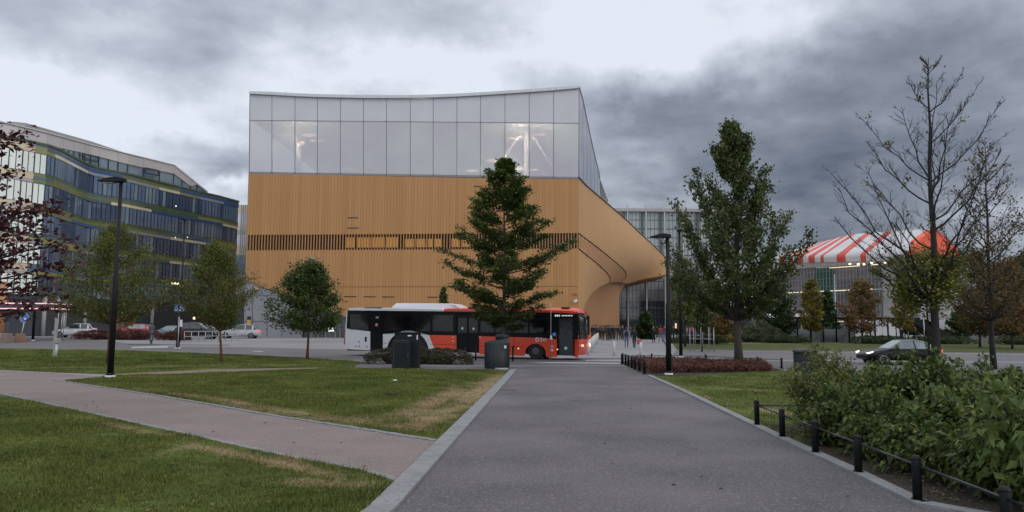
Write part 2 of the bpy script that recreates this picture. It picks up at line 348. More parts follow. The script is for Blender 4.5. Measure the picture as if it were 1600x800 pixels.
# lawns
la = GP((0, 617), (48, 627.5), (144, 648.5), (240, 669.5), (440, 714.5), (560, 737), (618, 755), (575, 800)) + [Vector((-2.2, 3, 0)), Vector((-2.6, -6, 0)), Vector((-60, -6, 0)), Vector((-40, 20, 0))]
sheet('near_lawn', la, 0.016, M_['turf'])
lb = GP((170, 588), (300, 584), (540, 575), (560, 575.5), (745, 578.5), (795, 579), (684, 689), (560, 669.5), (440, 651.5), (258, 620), (100, 596))
sheet('middle_lawn', lb, 0.016, M_['turf'])
lc = GP((-500, 538.5), (0, 544.5), (200, 547.5), (400, 555.5), (540, 563.5), (568, 566), (552, 574), (330, 577), (170, 585), (88, 582), (0, 577.5), (-500, 570))
sheet('far_lawn', lc, 0.016, M_['turf'])
ld = GP((552, 571), (330, 577), (170, 585), (170, 590), (300, 584), (540, 575.5))
sheet('trodden_track', ld, 0.010, mat('trodden_earth', (0.20, 0.155, 0.11), (0.11, 0.10, 0.05), scale=1.6, rough=1, bump=.5, bscale=40))
le = GP((1014, 588), (1040, 588), (1200, 580), (1600, 584.5), (2300, 592)) + [Vector((40, 14.5, 0)), Vector((40, 3, 0)), Vector((6.6, 3, 0))] + GP((1446, 791), (1341, 738), (1230, 686), (1066, 608.5))
sheet('right_lawn', le, 0.016, M_['turf'])
lf = GP((1058, 547), (1200, 548), (1600, 552), (2300, 558), (2300, 534), (1600, 529), (1300, 527), (1060, 527), (1040, 528))
sheet('verge_lawn', lf, 0.016, turf('dry_turf', c_g=(0.075, 0.09, 0.03), c_g2=(0.05, 0.065, 0.022), c_dry=(0.17, 0.125, 0.075)))
S0 = G(1190, 664)
bed = [G(1190, 664), G(1230, 684), G(1341, 736), G(1446, 789), Vector((6.9, 5.0, 0)), Vector((7.6, 2, 0)), Vector((18, 2, 0)), Vector((18, S0.y + .2, 0))]
sheet('planting_bed', bed, 0.024, M_['soil'])
redbed = GP((972, 566), (985, 563), (1100, 566), (1190, 571), (1222, 579), (1040, 588.5), (1006, 585))
sheet('barberry_bed', redbed, 0.024, M_['soil'])
# pale crossing strips and paint on road and plaza
for i, (q, mm) in enumerate([
    (((915, 563), (1045, 563.5), (1052, 565), (915, 564.6)), 'lightpaving'), (((860, 566.4), (975, 567.5), (975, 568.6), (820, 567.2)), 'white_matt'),
    (((205, 542), (262, 541), (262, 543.6), (205, 544.4)), 'lightpaving'), (((130, 526.4), (210, 526.9), (210, 528.8), (130, 528.2)), 'lightpaving'), (((200, 529), (545, 530.5), (545, 531.3), (200, 529.8)), 'lightpaving'),
    (((1100, 562), (1600, 566), (1600, 566.8), (1100, 562.5)), 'lightpaving'), (((395, 549), (410, 549), (412, 550), (395, 550)), 'lightpaving')]):
    sheet('pale_paving_strip', GP(*q), 0.012, M_[mm])
for q in [((200, 537), (262, 538), (360, 539.3), (360, 540), (262, 539), (200, 538.2)), ((880, 560), (1046, 560.4), (1046, 561.1), (880, 560.8)), ((1036, 531), (1046, 546), (1051, 556), (1048.6, 556), (1043.6, 546), (1034.5, 532))]:
    sheet('drain_line', GP(*q), 0.012, M_['rubber'])
sheet('brown_strip', GP((772, 608.6), (806, 609), (808, 611.2), (770, 610.8)), 0.014, mat('rusty_iron', (0.10, 0.06, 0.05), (0.07, 0.045, 0.04), scale=6, rough=.9))
M_['stain'] = mat('damp_asphalt', (0.088, 0.08, 0.09), (0.074, 0.067, 0.077), scale=1.4, rough=.7, bump=.3, bscale=80)
def stain(px, py, hw, hh, k=20):
    c = G(px, py); rx = hw / 1200 * c.y; ry = hh * c.y * c.y / (1200 * EYE); rr = random.Random(px)
    sheet('damp_patch', [Vector((c.x + rx * math.cos(t) * f, c.y + ry * math.sin(t) * f, 0)) for i in range(k) for t, f in [(2 * math.pi * i / k, rr.uniform(.8, 1.1))]], 0.0125, M_['stain'])
stain(848, 615.5, 24, 2.2); stain(912, 625, 26, 2.6)
# kerbs ---------------------------------------------------------------
def stones(name, pa, pb, wd, ht, step, m, side=1, z0=0.0, jit=0.0, taper=None):
    mb = MB(); rr = random.Random(5)
    for a, b in zip(pa[:-1], pa[1:]):
        a = Vector(a); b = Vector(b); d = b - a; L = d.length; d.normalize(); n = Vector((-d.y, d.x, 0)) * side; k = max(1, int(L / step))
        for i in range(k):
            p = a + d * (L * i / k + .006); q = a + d * (L * (i + 1) / k - .006); w2 = wd * (1 + rr.uniform(-jit, jit)); h2 = ht * (1 + rr.uniform(-.15, .15) * (jit > 0))
            zz = z0 + gz((p + q).x / 2, (p + q).y / 2)
            mb.prism([(p.x, p.y, zz), (q.x, q.y, zz), (q.x + n.x * w2, q.y + n.y * w2, zz), (p.x + n.x * w2, p.y + n.y * w2, zz)], (0, 0, h2))
    return struct(mb.build(name, m, bevel=.008 if ht > .02 else 0))
fl = lambda v: Vector((v.x, v.y, 0))
stones('kerb', [Vector((-1.95, -5, 0)), Vector((-1.72, 3, 0)), fl(G(617, 800)), fl(G(808, 578))], None, .27, .045, 1.0, M_['granite'], 1)
stones('kerb', [Vector((6.3, -5, 0)), Vector((6.25, 3, 0)), Vector((6.1, 5.2, 0)), fl(G(1430, 791)), fl(G(1328, 740)), fl(G(1220, 689)), fl(G(1060, 610)), fl(G(1010, 587))], None, .17, .045, .9, M_['granite'], -1)
stones('cobble_edging', [fl(G(*q)) for q in ((88, 594.5), (258, 620), (440, 651.5), (560, 669.5), (684, 689))], None, .11, .028, .13, M_['granite'], -1, jit=.25)
stones('cobble_edging', [fl(G(*q)) for q in ((-200, 600), (0, 617), (48, 627.5), (144, 648.5), (240, 669.5), (440, 714.5), (560, 737), (618, 755))], None, .11, .028, .13, M_['granite'], 1, jit=.25)
stones('kerb', [fl(G(*q)) for q in ((-300, 541), (0, 544.4), (200, 547.4), (400, 555.4), (540, 563.4))], None, .15, .05, 1.0, M_['granite'], -1)
stones('kerb', [fl(G(*q)) for q in ((1058, 547.5), (1200, 548.6), (1600, 553))], None, .15, .06, 1.0, M_['granite'], 1)
stones('kerb', [fl(G(*q)) for q in ((1222, 580), (1600, 584), (2000, 588.5))], None, .15, .06, 1.0, M_['granite'], -1)

# grass blades on the near lawns ---------------------------------------------------------------
def inpoly(X, Y, poly):
    ins = np.zeros(len(X), bool); n = len(poly)
    for i in range(n):
        x1, y1 = poly[i][0], poly[i][1]; x2, y2 = poly[(i + 1) % n][0], poly[(i + 1) % n][1]
        c = ((y1 > Y) != (y2 > Y)); xx = (x2 - x1) * (Y - y1) / (y2 - y1 + 1e-12) + x1; ins ^= c & (X < xx)
    return ins
def blades(poly, n, y0, y1, seed, hmin=.018, hmax=.045):
    rg = np.random.default_rng(seed); Y = y0 + (y1 - y0) * rg.random(n) ** 1.0
    # density falls with distance
    keep = rg.random(n) < np.clip((y0 + 2.5) / Y, 0, 1) ** 1.2 * np.clip((y1 - Y) / 6, 0, 1); Y = Y[keep]
    xs = [p[0] for p in poly]; X = rg.uniform(max(min(xs), -0.72 * y1), min(max(xs), 0.72 * y1), len(Y))
    k = inpoly(X, Y, poly) & (np.abs(X) < .70 * Y + .5); X = X[k]; Y = Y[k]; m = len(X)
    dry = np.zeros(m)
    for (x, y, hl, hw, an, st) in WEAR:
        ca, sa = math.cos(an), math.sin(an); u = ((X - x) * ca + (Y - y) * sa) / hl; v = ((Y - y) * ca - (X - x) * sa) / hw; dry = np.maximum(dry, st * np.exp(-(.7 * u ** 4 + .8 * v * v)))
    k = rg.random(m) > dry * .85; X = X[k]; Y = Y[k]; m = len(X)
    h = rg.uniform(hmin, hmax, m) * (1 + .45 * np.sin(X * 2.1 + 1.7 * np.sin(Y * 1.3)) + .35 * np.sin(X * 7.3 + 2 * np.sin(Y * 5.1)) * np.sin(Y * 6.7 + X)); a = rg.uniform(0, 2 * math.pi, m); wv = .0022 + .0004 * Y
    dx = np.cos(a) * wv; dy = np.sin(a) * wv; lx = rg.normal(0, .45, m) * h; ly = rg.normal(0, .45, m) * h
    V = np.stack([np.stack([X - dx, Y - dy, np.full(m, .014)], 1), np.stack([X + dx, Y + dy, np.full(m, .014)], 1), np.stack([X + lx, Y + ly, .016 + h], 1)], 1).reshape(-1, 3)
    F = np.arange(3 * m).reshape(-1, 3); return V, F
Vs = []; Fs = []; o = 0
for (poly, n, y0, y1, sd) in ((la, 700000, 5.8, 20, 1), (lb, 800000, 12, 37, 2), (le, 300000, 12, 34, 3), (lc, 500000, 27, 62, 4)):
    V, F = blades(poly, n, y0, y1, sd); Vs.append(V); Fs.append(F + o); o += len(V)
g = npmesh('grass', np.concatenate(Vs), np.concatenate(Fs), M_['blades']); g['kind'] = 'stuff'
tag(g, 'short green grass growing on the lawns beside the paths', 'grass')
# fallen leaves, litter
rr = random.Random(3)
lm = mat('fallen_leaf', (0.13, 0.075, 0.04), (0.20, 0.14, 0.07), scale=3, rough=.9)
mb = MB()
for i in range(150):
    if i < 90: px, py = rr.uniform(-50, 600), rr.uniform(625, 815)
    else: px, py = rr.uniform(850, 1440), rr.uniform(590, 800)
    if i >= 90 and rr.random() < .6: continue
    c = G(px, py); s = rr.uniform(.018, .04); a = rr.uniform(0, 6.28); z = .045 if i < 90 else .012
    mb.add([(c.x + s * math.cos(a), c.y + s * math.sin(a), z), (c.x - s * .5 * math.sin(a), c.y + s * .5 * math.cos(a), z + s * .5), (c.x - s * math.cos(a), c.y - s * math.sin(a), z), (c.x + s * .5 * math.sin(a), c.y - s * .5 * math.cos(a), z + s * .3)], [(0, 1, 2, 3)])
for i in range(420):
    t = rr.random(); a_ = G(1200, 668).lerp(G(1446, 788), t); x_ = a_.x + .25 + abs(rr.gauss(0, .45)); c = Vector((x_, a_.y, 0)); s = rr.uniform(.015, .04); a = rr.uniform(0, 6.28); z = .03
    mb.add([(c.x + s * math.cos(a), c.y + s * math.sin(a), z), (c.x - s * .5 * math.sin(a), c.y + s * .5 * math.cos(a), z + s * .5), (c.x - s * math.cos(a), c.y - s * math.sin(a), z), (c.x + s * .5 * math.sin(a), c.y - s * .5 * math.cos(a), z + s * .3)], [(0, 1, 2, 3)])
o = mb.build('fallen_leaves', lm); o['kind'] = 'stuff'; tag(o, 'brown autumn leaves scattered on the lawn and path', 'leaves')
mb = MB(); c = G(616, 620)
for i in range(26):
    a = rr.uniform(0, 6.28); p = c + Vector((rr.uniform(-.22, .22), rr.uniform(-.12, .12), .02)); mb.tube([p, p + Vector((math.cos(a) * .1, math.sin(a) * .06, rr.uniform(.02, .12)))], .006, 4)
tag(mb.build('twig', M_['bark_dark'], origin=c), 'dark dead twigs lying on the middle lawn', 'twigs')
mb = MB(); c = G(616, 596.5); mb.add([c + Vector(q) for q in ((-.06, 0, .04), (.05, -.03, .05), (.06, .03, .07), (-.03, .04, .06))], [(0, 1, 2, 3)]); mb.add([c + Vector(q) for q in ((.05, -.03, .05), (.1, .0, .03), (.06, .03, .07))], [(0, 1, 2)])
tag(mb.build('paper_scrap', M_['white'], origin=c), 'crumpled white paper scrap on the middle lawn', 'litter')
# ------------------------------------------------------------------ trees
def leaves_np(C, size, rg, flat=0.35, six=False, droop=0.0, D=None):
    """C: (n,3) centres. returns V,F of folded leaves"""
    n = len(C); s = size * rg.uniform(.65, 1.35, (n, 1))
    if D is None:
        d = rg.normal(0, 1, (n, 3)); d[:, 2] *= .6; d[:, 2] -= droop
    else: d = D + rg.normal(0, .45, (n, 3)); d[:, 2] -= droop
    d /= np.linalg.norm(d, axis=1, keepdims=True) + 1e-9
    up = rg.normal(0, 1, (n, 3)) * (1 - flat) + np.array([0, 0, 1.0]) * flat * 2.2
    sd = np.cross(d, up); sd /= np.linalg.norm(sd, axis=1, keepdims=True) + 1e-9; nn = np.cross(sd, d)
    b = C - d * s * .5; t = C + d * s * .5 - nn * s * .12
    if not six:
        l = C + sd * s * .34 + nn * s * .08; r = C - sd * s * .34 + nn * s * .08
        V = np.stack([b, l, t, r], 1).reshape(-1, 3); F = np.arange(4 * n).reshape(-1, 4); return V, F
    m = C + nn * s * .02; l = C - d * s * .1 + sd * s * .28 + nn * s * .1; r = C - d * s * .1 - sd * s * .28 + nn * s * .1; t = C + d * s * .5 - nn * s * .22 - np.array([0, 0, .16]) * s
    V = np.stack([b, l, m, r, t], 1).reshape(-1, 3); i = np.arange(n)[:, None] * 5
    F = np.concatenate([i + np.array([[0, 1, 2]]), i + np.array([[0, 2, 3]]), i + np.array([[2, 1, 4]]), i + np.array([[2, 4, 3]])]); return V, F
def interp(t, tab, k=1):
    for a, b in zip(tab[:-1], tab[1:]):
        if t <= b[0]: u = (t - a[0]) / max(b[0] - a[0], 1e-6); return a[k] + (b[k] - a[k]) * u
    return tab[-1][k]
def tree(name, base, H, label, prof, cb, up=25, nb=40, ns=7, nt=0, leaf=.12, per=10, sig=.16, lm=None, bark='bark', tr=.12, seed=1, flat=.35, group=None, cat='tree', lean=(0, 0), leafz=None, droop=0, kink=.06, sublen=.38, inner=.25, twigr=.012, drop=0.0, aside=None, jag=.22, mult=1):
    """prof: (t, left radius, right radius) up the crown, t = 0 at crown base, 1 at the top"""
    rr = random.Random(seed); rg = np.random.default_rng(seed); base = Vector(base)
    root = thing(name, base, label, cat, group)
    T = MB(); z0 = H * cb
    tp = []; n = 9; off = Vector((0, 0, 0))
    for i in range(n + 1):
        u = i / n; off += Vector((rr.uniform(-1, 1), rr.uniform(-1, 1), 0)) * kink * (H / 10) * (.3 + u)
        tp.append(base + Vector((lean[0] * u, lean[1] * u, H * .985 * u)) + off * (1 if i else 0))
    def trunk(z):
        u = min(max((z - base.z) / (H * .985), 0), 1) * n; i = min(int(u), n - 1); return tp[i].lerp(tp[i + 1], u - i)
    T.tube(tp, [tr * (1.25 if i == 0 else (1 - .92 * i / n) * 1.0) for i in range(n + 1)], 10)
    A = []; Dr = []
    LB = MB()
    for i in range(nb):
        t = (i + rr.random()) / nb; t = t ** .9
        az = i * 2.39996 + rr.uniform(-.5, .5); s = math.cos(az)
        rad = interp(t, prof, 1) if s < 0 else interp(t, prof, 2); rad *= rr.uniform(1 - jag, 1 + jag * .6)
        ua = R(up(t) if callable(up) else up); zt = base.z + z0 + t * (H - z0)
        zs = max(zt - rad * math.tan(ua), base.z + z0 * .82 + .1); a = trunk(zs); tip = Vector((trunk(zt).x + math.cos(az) * rad, trunk(zt).y + math.sin(az) * rad, zt))
        pts = []; m = 6
        for j in range(m + 1):
            u = j / m; p = a.lerp(tip, u); p.z += (zt - zs) * (u * u - u) * .45 * (1 if ua > 0 else 0) ; p += Vector((rr.uniform(-1, 1), rr.uniform(-1, 1), rr.uniform(-.7, .7))) * .04 * rad * (u > 0); pts.append(p)
        r0 = max(tr * .42 * (1 - .75 * t), .012) * min(1, .4 + rad / 2); LB.tube(pts, [r0 * (1 - .85 * j / m) + .004 for j in range(m + 1)], 5, cap=False)
        for k in range(ns):
            u = inner + (1 - inner) * (k + rr.random()) / ns; j = min(int(u * m), m - 1); p = pts[j].lerp(pts[j + 1], u * m - j)
            dv = (tip - a).normalized(); sd = Vector((-dv.y, dv.x, 0)); sd = sd.normalized() if sd.length > .01 else Vector((1, 0, 0))
            q = (dv * .75 + sd * rr.choice((-1, 1)) * rr.uniform(.35, .95) + Vector((0, 0, rr.uniform(-.25, .35) + (.2 if ua > .6 else 0)))).normalized()
            L = rad * sublen * (1.15 - .75 * u) * rr.uniform(.6, 1.2) + .15; e = p + q * L; mid = p.lerp(e, .5) + Vector((rr.uniform(-1, 1), rr.uniform(-1, 1), rr.uniform(-1, 1))) * L * .07
            LB.tube([p, mid, e], [twigr, twigr * .7, twigr * .35], 4, cap=False)
            if rr.random() >= drop:
                for v in (.35, .65, .95) if not nt else (.5,): A.append(p.lerp(e, v)); Dr.append(q)
            for g in range(nt):
                v = rr.uniform(.15, 1); b0 = p.lerp(e, v); q2 = (q + Vector((rr.uniform(-1, 1), rr.uniform(-1, 1), rr.uniform(-.5, .9)))).normalized(); l2 = L * rr.uniform(.25, .55); e2 = b0 + q2 * l2
                LB.tube([b0, b0.lerp(e2, .5) + Vector((rr.uniform(-1, 1), rr.uniform(-1, 1), rr.uniform(-1, 1))) * l2 * .08, e2], [twigr * .6, twigr * .45, twigr * .25], 3, cap=False)
                if rr.random() >= drop: A.append(e2); Dr.append(q2)
                if nt > 3:
                    for gg in range(2):
                        q3 = (q2 + Vector((rr.uniform(-1, 1), rr.uniform(-1, 1), rr.uniform(-.5, .8)))).normalized(); b3 = b0.lerp(e2, rr.uniform(.3, .9)); LB.tube([b3, b3 + q3 * l2 * .5], [twigr * .4, twigr * .2], 3, cap=False)
        if rr.random() >= drop: A.append(tip); Dr.append((tip - a).normalized())
    for j in range(max(2, nb // 10)):
        A.append(trunk(base.z + H * (1 - .02 * j))); Dr.append(Vector((0, 0, 1)))
    T.build('trunk', M_[bark], root)
    LB.build('limbs', M_[bark], root)
    A = np.array([tuple(p) for p in A]); Dr = np.array([tuple(p) for p in Dr])
    if leafz is not None:
        f = (A[:, 2] - base.z) / H; pr = np.array([interp(v, leafz) for v in f]); k = rg.random(len(A)) < pr; A = A[k]; Dr = Dr[k]
    if len(A):
        C = np.repeat(A, per, 0); C = C + rg.normal(0, 1, C.shape) * np.array([sig, sig, sig * (1 - flat * .75)]); D = np.repeat(Dr, per, 0)
        V, F = leaves_np(C, leaf, rg, flat, D=D, droop=droop)
        npmesh('crown', V, F, lm, root)
    return root
LG = leafmat('leaf_green', [(.045, .062, .022), (.065, .09, .028), (.10, .125, .036), (.04, .055, .018)])
LG2 = leafmat('leaf_olive', [(.06, .085, .02), (.095, .12, .026), (.16, .155, .035), (.05, .065, .018)])
LD = leafmat('leaf_dark', [(.018, .038, .012), (.028, .055, .014), (.05, .085, .02), (.02, .035, .012)])
LC = leafmat('leaf_conical', [(.035, .06, .012), (.055, .09, .018), (.10, .14, .028), (.028, .045, .012)], tr=.25)
LM = leafmat('leaf_maroon', [(.03, .008, .012), (.055, .012, .016), (.035, .01, .018), (.10, .02, .02)], tr=.2)
LY = leafmat('leaf_yellow', [(.13, .13, .02), (.22, .17, .03), (.10, .12, .025), (.25, .13, .03)])
LO = leafmat('leaf_orange', [(.24, .10, .03), (.15, .09, .035), (.18, .14, .04), (.09, .07, .035)])
LB_ = leafmat('leaf_brown', [(.10, .075, .03), (.075, .065, .025), (.14, .09, .03), (.06, .055, .025)])
LR = leafmat('leaf_red', [(.12, .03, .025), (.09, .035, .03), (.15, .06, .04), (.07, .04, .03)])
LR2 = leafmat('leaf_red_dry', [(.10, .03, .02), (.16, .06, .03)])
TG = 'trees standing around the park and square'
b = G(787, 566)
conical = tree('conical_tree', b, (b.y / 1200) * 316 * 1.0, 'dense conical green tree rising in front of the red bus', [(0, .55, .75), (.1, 1.7, 1.9), (.2, 2.4, 2.3), (.3, 3.1, 2.5), (.4, 2.5, 2.3), (.47, 2.7, 3.0), (.6, 2.25, 2.3), (.75, 1.7, 1.6), (.88, 1.2, 1.2), (.93, .8, .6), (1, .2, .15)], .17, up=lambda t: 10 + 26 * t, nb=92, ns=9, per=15, leaf=.145, sig=.14, lm=LC, bark='bark', tr=.13, seed=4, flat=.6, sublen=.30, jag=.42, group=TG)
b = G(1155, 573)
tree('park_tree', b, 11.9, 'tall broad green tree right of the library, thick straight trunk in the red bed', [(0, 1.6, 1.2), (.12, 2.9, 2.2), (.25, 3.0, 2.7), (.4, 2.8, 2.9), (.52, 2.7, 2.7), (.64, 1.8, 2.3), (.76, 1.6, 1.4), (.86, .9, .95), (.94, .35, .5), (1, .1, .1)], .22, up=lambda t: 60, nb=74, ns=10, per=13, leaf=.16, sig=.15, lm=LG, tr=.19, seed=8, flat=.2, sublen=.36, group=TG, inner=.38, jag=.62)
b = G(168, 569)
tree('birch_tree', b, 6.15, 'loose olive green tree behind the near street lamp, leaning thin trunk', [(0, 1.2, .9), (.15, 2.3, 2.2), (.35, 2.4, 2.6), (.55, 1.7, 2.1), (.72, 1.1, 1.5), (.85, .8, .7), (1, .2, .2)], .34, up=35, nb=48, ns=9, per=16, leaf=.085, sig=.2, lm=LG2, bark='bark_red', tr=.065, seed=12, flat=.2, jag=.55, sublen=.5, group=TG, lean=(.1, 0))
b = G(346, 567)
tree('birch_tree', b, 5.6, 'rounded olive green tree between the office block and the grey corner wall', [(0, .8, .7), (.15, 1.9, 1.3), (.4, 1.95, 1.5), (.6, 1.6, 1.45), (.8, 1.1, 1.0), (.92, .7, .6), (1, .2, .2)], .34, up=35, nb=42, ns=9, per=16, leaf=.085, sig=.19, lm=LG2, bark='bark_red', tr=.065, seed=14, flat=.2, jag=.5, sublen=.5, group=TG, lean=(-.45, 0))
b = G(480, 561)
tree('crab_apple_tree', b, 5.2, 'bushy dark green tree with a red trunk in front of the timber facade', [(0, 1.8, 1.3), (.15, 2.3, 1.6), (.35, 1.8, 1.85), (.6, 1.6, 1.7), (.8, 1.4, .9), (1, .3, .2)], .33, up=28, nb=40, ns=9, per=13, leaf=.135, sig=.2, sublen=.5, lm=leafmat('leaf_crab', [(.04, .07, .018), (.06, .095, .024), (.10, .14, .035), (.03, .05, .016)]), bark='bark_red', tr=.075, seed=17, flat=.35, jag=.6, group=TG)
# maroon maple reaching in from the left
b = GX(-238, 14.5)
tree('maple_tree', b, 6.6, 'dark maroon maple reaching in at the left edge over the lawn', [(0, 1.5, 2.7), (.1, 1.8, 3.0), (.22, 1.8, 3.3), (.36, 1.8, 3.6), (.45, 1.8, 3.1), (.53, 1.6, 2.62), (.65, 1.4, 2.5), (.85, 1.2, 2.4), (1, .8, 1.6)], .28, up=12, nb=80, ns=8, per=7, leaf=.125, sig=.15, lm=LM, bark='bark_dark', tr=.12, seed=21, flat=.3, group=TG, inner=.35)
# bare tree
b = G(1463, 588)
tree('bare_tree', b, 13.2, 'tall almost bare tree with fine twigs behind the foreground shrubs', [(0, 1.6, .9), (.13, 2.8, 1.2), (.3, 4.2, 2.1), (.51, 3.8, 2.9), (.7, 2.9, 3.1), (.8, 2.4, 2.6), (.87, 1.2, 1.3), (.94, .5, .5), (1, .3, .3)], .27, up=lambda t: 50, nb=36, ns=10, nt=5, per=9, leaf=.12, sig=.09, lm=LG2, bark='bark_dark', tr=.18, seed=33, flat=.1, leafz=[(0, .9), (.3, .5), (.38, .04), (.55, .012), (1, .008)], twigr=.013, sublen=.36, group=TG, kink=.09)
rt = tree('low_growth_tree', b + Vector((-.1, .25, 0)), 4.9, 'low yellow-green leafy growth around the trunk of the bare tree', [(0, .6, .7), (.3, 1.15, 1.0), (.6, 1.2, 1.05), (.85, .8, 1.0), (1, .3, .4)], .55, up=18, nb=26, ns=6, per=9, leaf=.13, sig=.2, lm=leafmat('leaf_lime', [(.11, .15, .025), (.17, .18, .03), (.07, .10, .025), (.22, .16, .035)]), bark='bark_dark', tr=.06, seed=35, flat=.2, group=TG)
b = G(1553, 577)
tree('sparse_tree', b, 11.2, 'half bare tree with thin brown and yellow leaves right of the bare tree', [(0, 1.2, 1.3), (.15, 1.9, 1.9), (.35, 1.9, 1.9), (.5, 1.5, 1.8), (.7, 1.2, 1.6), (.85, .9, .9), (1, .15, .15)], .24, up=lambda t: 50, nb=46, ns=10, nt=3, per=6, leaf=.13, sig=.16, lm=LB_, bark='bark_dark', tr=.13, seed=41, flat=.15, leafz=[(0, .95), (.42, .8), (.6, .3), (.85, .12), (1, .04)], twigr=.010, sublen=.45, group=TG)
def far_tree(name, px, Y, pyt, hw, label, lm, seed, cb=.15, up=35, leaf=None, nb=30, per=14, bark='bark_dark', prof=None, x=None, py0=None):
    b = GX(px, Y); top = P(px, pyt, Y).z; H = top - b.z; r = hw / 1200 * Y
    pr = prof or [(0, .6, .6), (.2, 1, .9), (.5, .95, 1), (.75, .7, .75), (1, .12, .12)]
    return tree(name, b, H, label, [(a, c * r, d * r) for a, c, d in pr], cb, up=up, nb=nb, ns=6, per=max(4, int(per * .7)), leaf=leaf or .0030 * Y, sig=r * .12, jag=.55, lm=lm, bark=bark, tr=max(.05, .012 * H), seed=seed, group=TG, flat=.25, twigr=.02)
con = [(0, 1, 1), (.3, .8, .8), (.6, .5, .5), (.85, .25, .25), (1, .04, .04)]
far_tree('small_conifer', 692, 66, 452, 11, 'small dark conifer whose tip shows above the bus roof', LC, 51, .05, up=5, prof=con)
far_tree('young_tree', 1266, 82, 438, 17, 'narrow young tree turning yellow and orange in front of the green glass stair', LY, 52, .2)
far_tree('young_tree', 1345, 84, 440, 30, 'rusty red and orange tree in front of the striped pavilion', LO, 53, .2)
far_tree('park_tree', 1211, 88, 440, 34, 'dark green tree right behind the tall broad tree', LD, 54, .12, nb=40)
far_tree('dark_conifer', 1292, 96, 455, 15, 'dark slim tree beside the green glass stair of the pavilion', LD, 55, .05, prof=con, up=10)
far_tree('young_tree', 1412, 82, 452, 17, 'sparse yellow-green sapling by the sloping black canopy', LY, 56, .25, per=7)
far_tree('round_tree', 1499, 90, 480, 15, 'small round dark tree beside the white hoarding', LD, 57, .1)
far_tree('autumn_tree', 1528, 74, 395, 34, 'brown and orange autumn tree left of the half bare trunk', LB_, 58, .15, nb=46)
far_tree('autumn_tree', 1578, 70, 410, 32, 'orange-brown autumn tree at the right edge behind the verge', LO, 59, .18, nb=44)
far_tree('dark_tree', 1606, 95, 398, 46, 'dark green tree mass at the right edge behind the orange one', LD, 60, .05, nb=46)
far_tree('dark_tree', 1560, 105, 415, 36, 'dark green tree behind the autumn trees at the far right', LD, 61, .05, nb=40)
far_tree('young_tree', 1120, 76, 466, 26, 'small orange-brown tree behind the clipped shrubs', LO, 62, .25)
far_tree('young_tree', 1096, 60, 470, 17, 'staked sapling standing inside a steel tree guard', LG, 63, .45, per=8)
far_tree('round_tree', 1010, 100, 490, 15, 'low rounded dark bush on the square behind the walkers', LD, 64, .02)
for i, (px, Y, pt, hw) in enumerate([(1640, 130, 470, 40), (1700, 120, 440, 60), (-60, 130, 450, 60)]):
    far_tree('far_tree', px, Y, pt, hw, ['far tree just outside the right edge', 'far tree beyond the right edge', 'far tree beyond the left edge'][i], LD, 70 + i, .05)
far_tree('park_tree', 1070, 70, 405, 22, 'slim green tree behind the second street lamp', LG2, 77, .3, nb=34)
# hedges and beds: leaves through a volume of its own
def leafy(name, c, dims, n, leaf, lm, label, cat='hedge', group=None, seed=1, core=(.012, .016, .008), round_=.35, stems=0, parent=None, six=False, flat=.3, droop=0, rz=0, bumpy=.18, nocore=False):
    rg = np.random.default_rng(seed); c = Vector(c); root = thing(name, c, label, cat, group)
    lx, ly, h = dims; u = rg.uniform(-1, 1, (n, 3)); u[:, 2] = rg.random(n); fc = rg.random(n); at = lx * ly; as_ = 2 * (lx + ly) * h; tp_ = fc < at / (at + as_ * .9); sx_ = (~tp_) & (rg.random(n) < ly / (lx + ly)); sy_ = (~tp_) & (~sx_)
    u[sx_, 0] = np.sign(u[sx_, 0]); u[sy_, 1] = np.sign(u[sy_, 1]); u[tp_, 2] = 1
    ed = np.abs(u[:, :1]) ** (3 / max(round_, .2)) + np.abs(u[:, 1:2]) ** (3 / max(round_, .2)); u[:, 2:] *= 1 - .45 * round_ * 2 * np.clip(ed, 0, 1) * (u[:, 2:] > .5); u[:, :2] *= 1 - .25 * round_ * 2 * u[:, 2:] ** 3 * np.abs(u[:, :2]); q = u; rad = 1 - np.abs(rg.normal(0, .09, (n, 1)))
    nz = 1 + bumpy * .7 * (np.sin(q[:, :1] * 2.6 * lx / max(h, .3) * .5 + seed) * np.cos(q[:, 1:2] * 4.3 + seed * 2) + .5 * np.sin(q[:, :1] * 7.3 * lx / max(h, .3) * .5 + q[:, 2:] * 6))
    p = q * rad * np.concatenate([np.ones((n, 1)), nz, nz], 1); X = p[:, 0] * lx / 2; Y = p[:, 1] * ly / 2; Z = p[:, 2] * h
    ca, sa = math.cos(rz), math.sin(rz); C = np.stack([X * ca - Y * sa + c.x, X * sa + Y * ca + c.y, Z + c.z + leaf * .3], 1)
    V, F = leaves_np(C, leaf, rg, flat, six=six, droop=droop); npmesh('foliage', V, F, lm, root)
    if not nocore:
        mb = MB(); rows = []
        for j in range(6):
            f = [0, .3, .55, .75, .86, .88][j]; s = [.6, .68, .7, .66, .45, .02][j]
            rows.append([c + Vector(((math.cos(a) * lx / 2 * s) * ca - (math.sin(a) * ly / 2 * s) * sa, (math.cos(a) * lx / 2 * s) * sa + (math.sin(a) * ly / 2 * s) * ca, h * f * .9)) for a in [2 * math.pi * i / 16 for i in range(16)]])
        mb.loft(rows, closed=True); mb.build('dark_core', mat('dark_core_' + name, core, tuple(v * 1.8 for v in core), scale=6, rough=1), root)  # solid core added inside the leaves, coloured as their dark interior
    return root
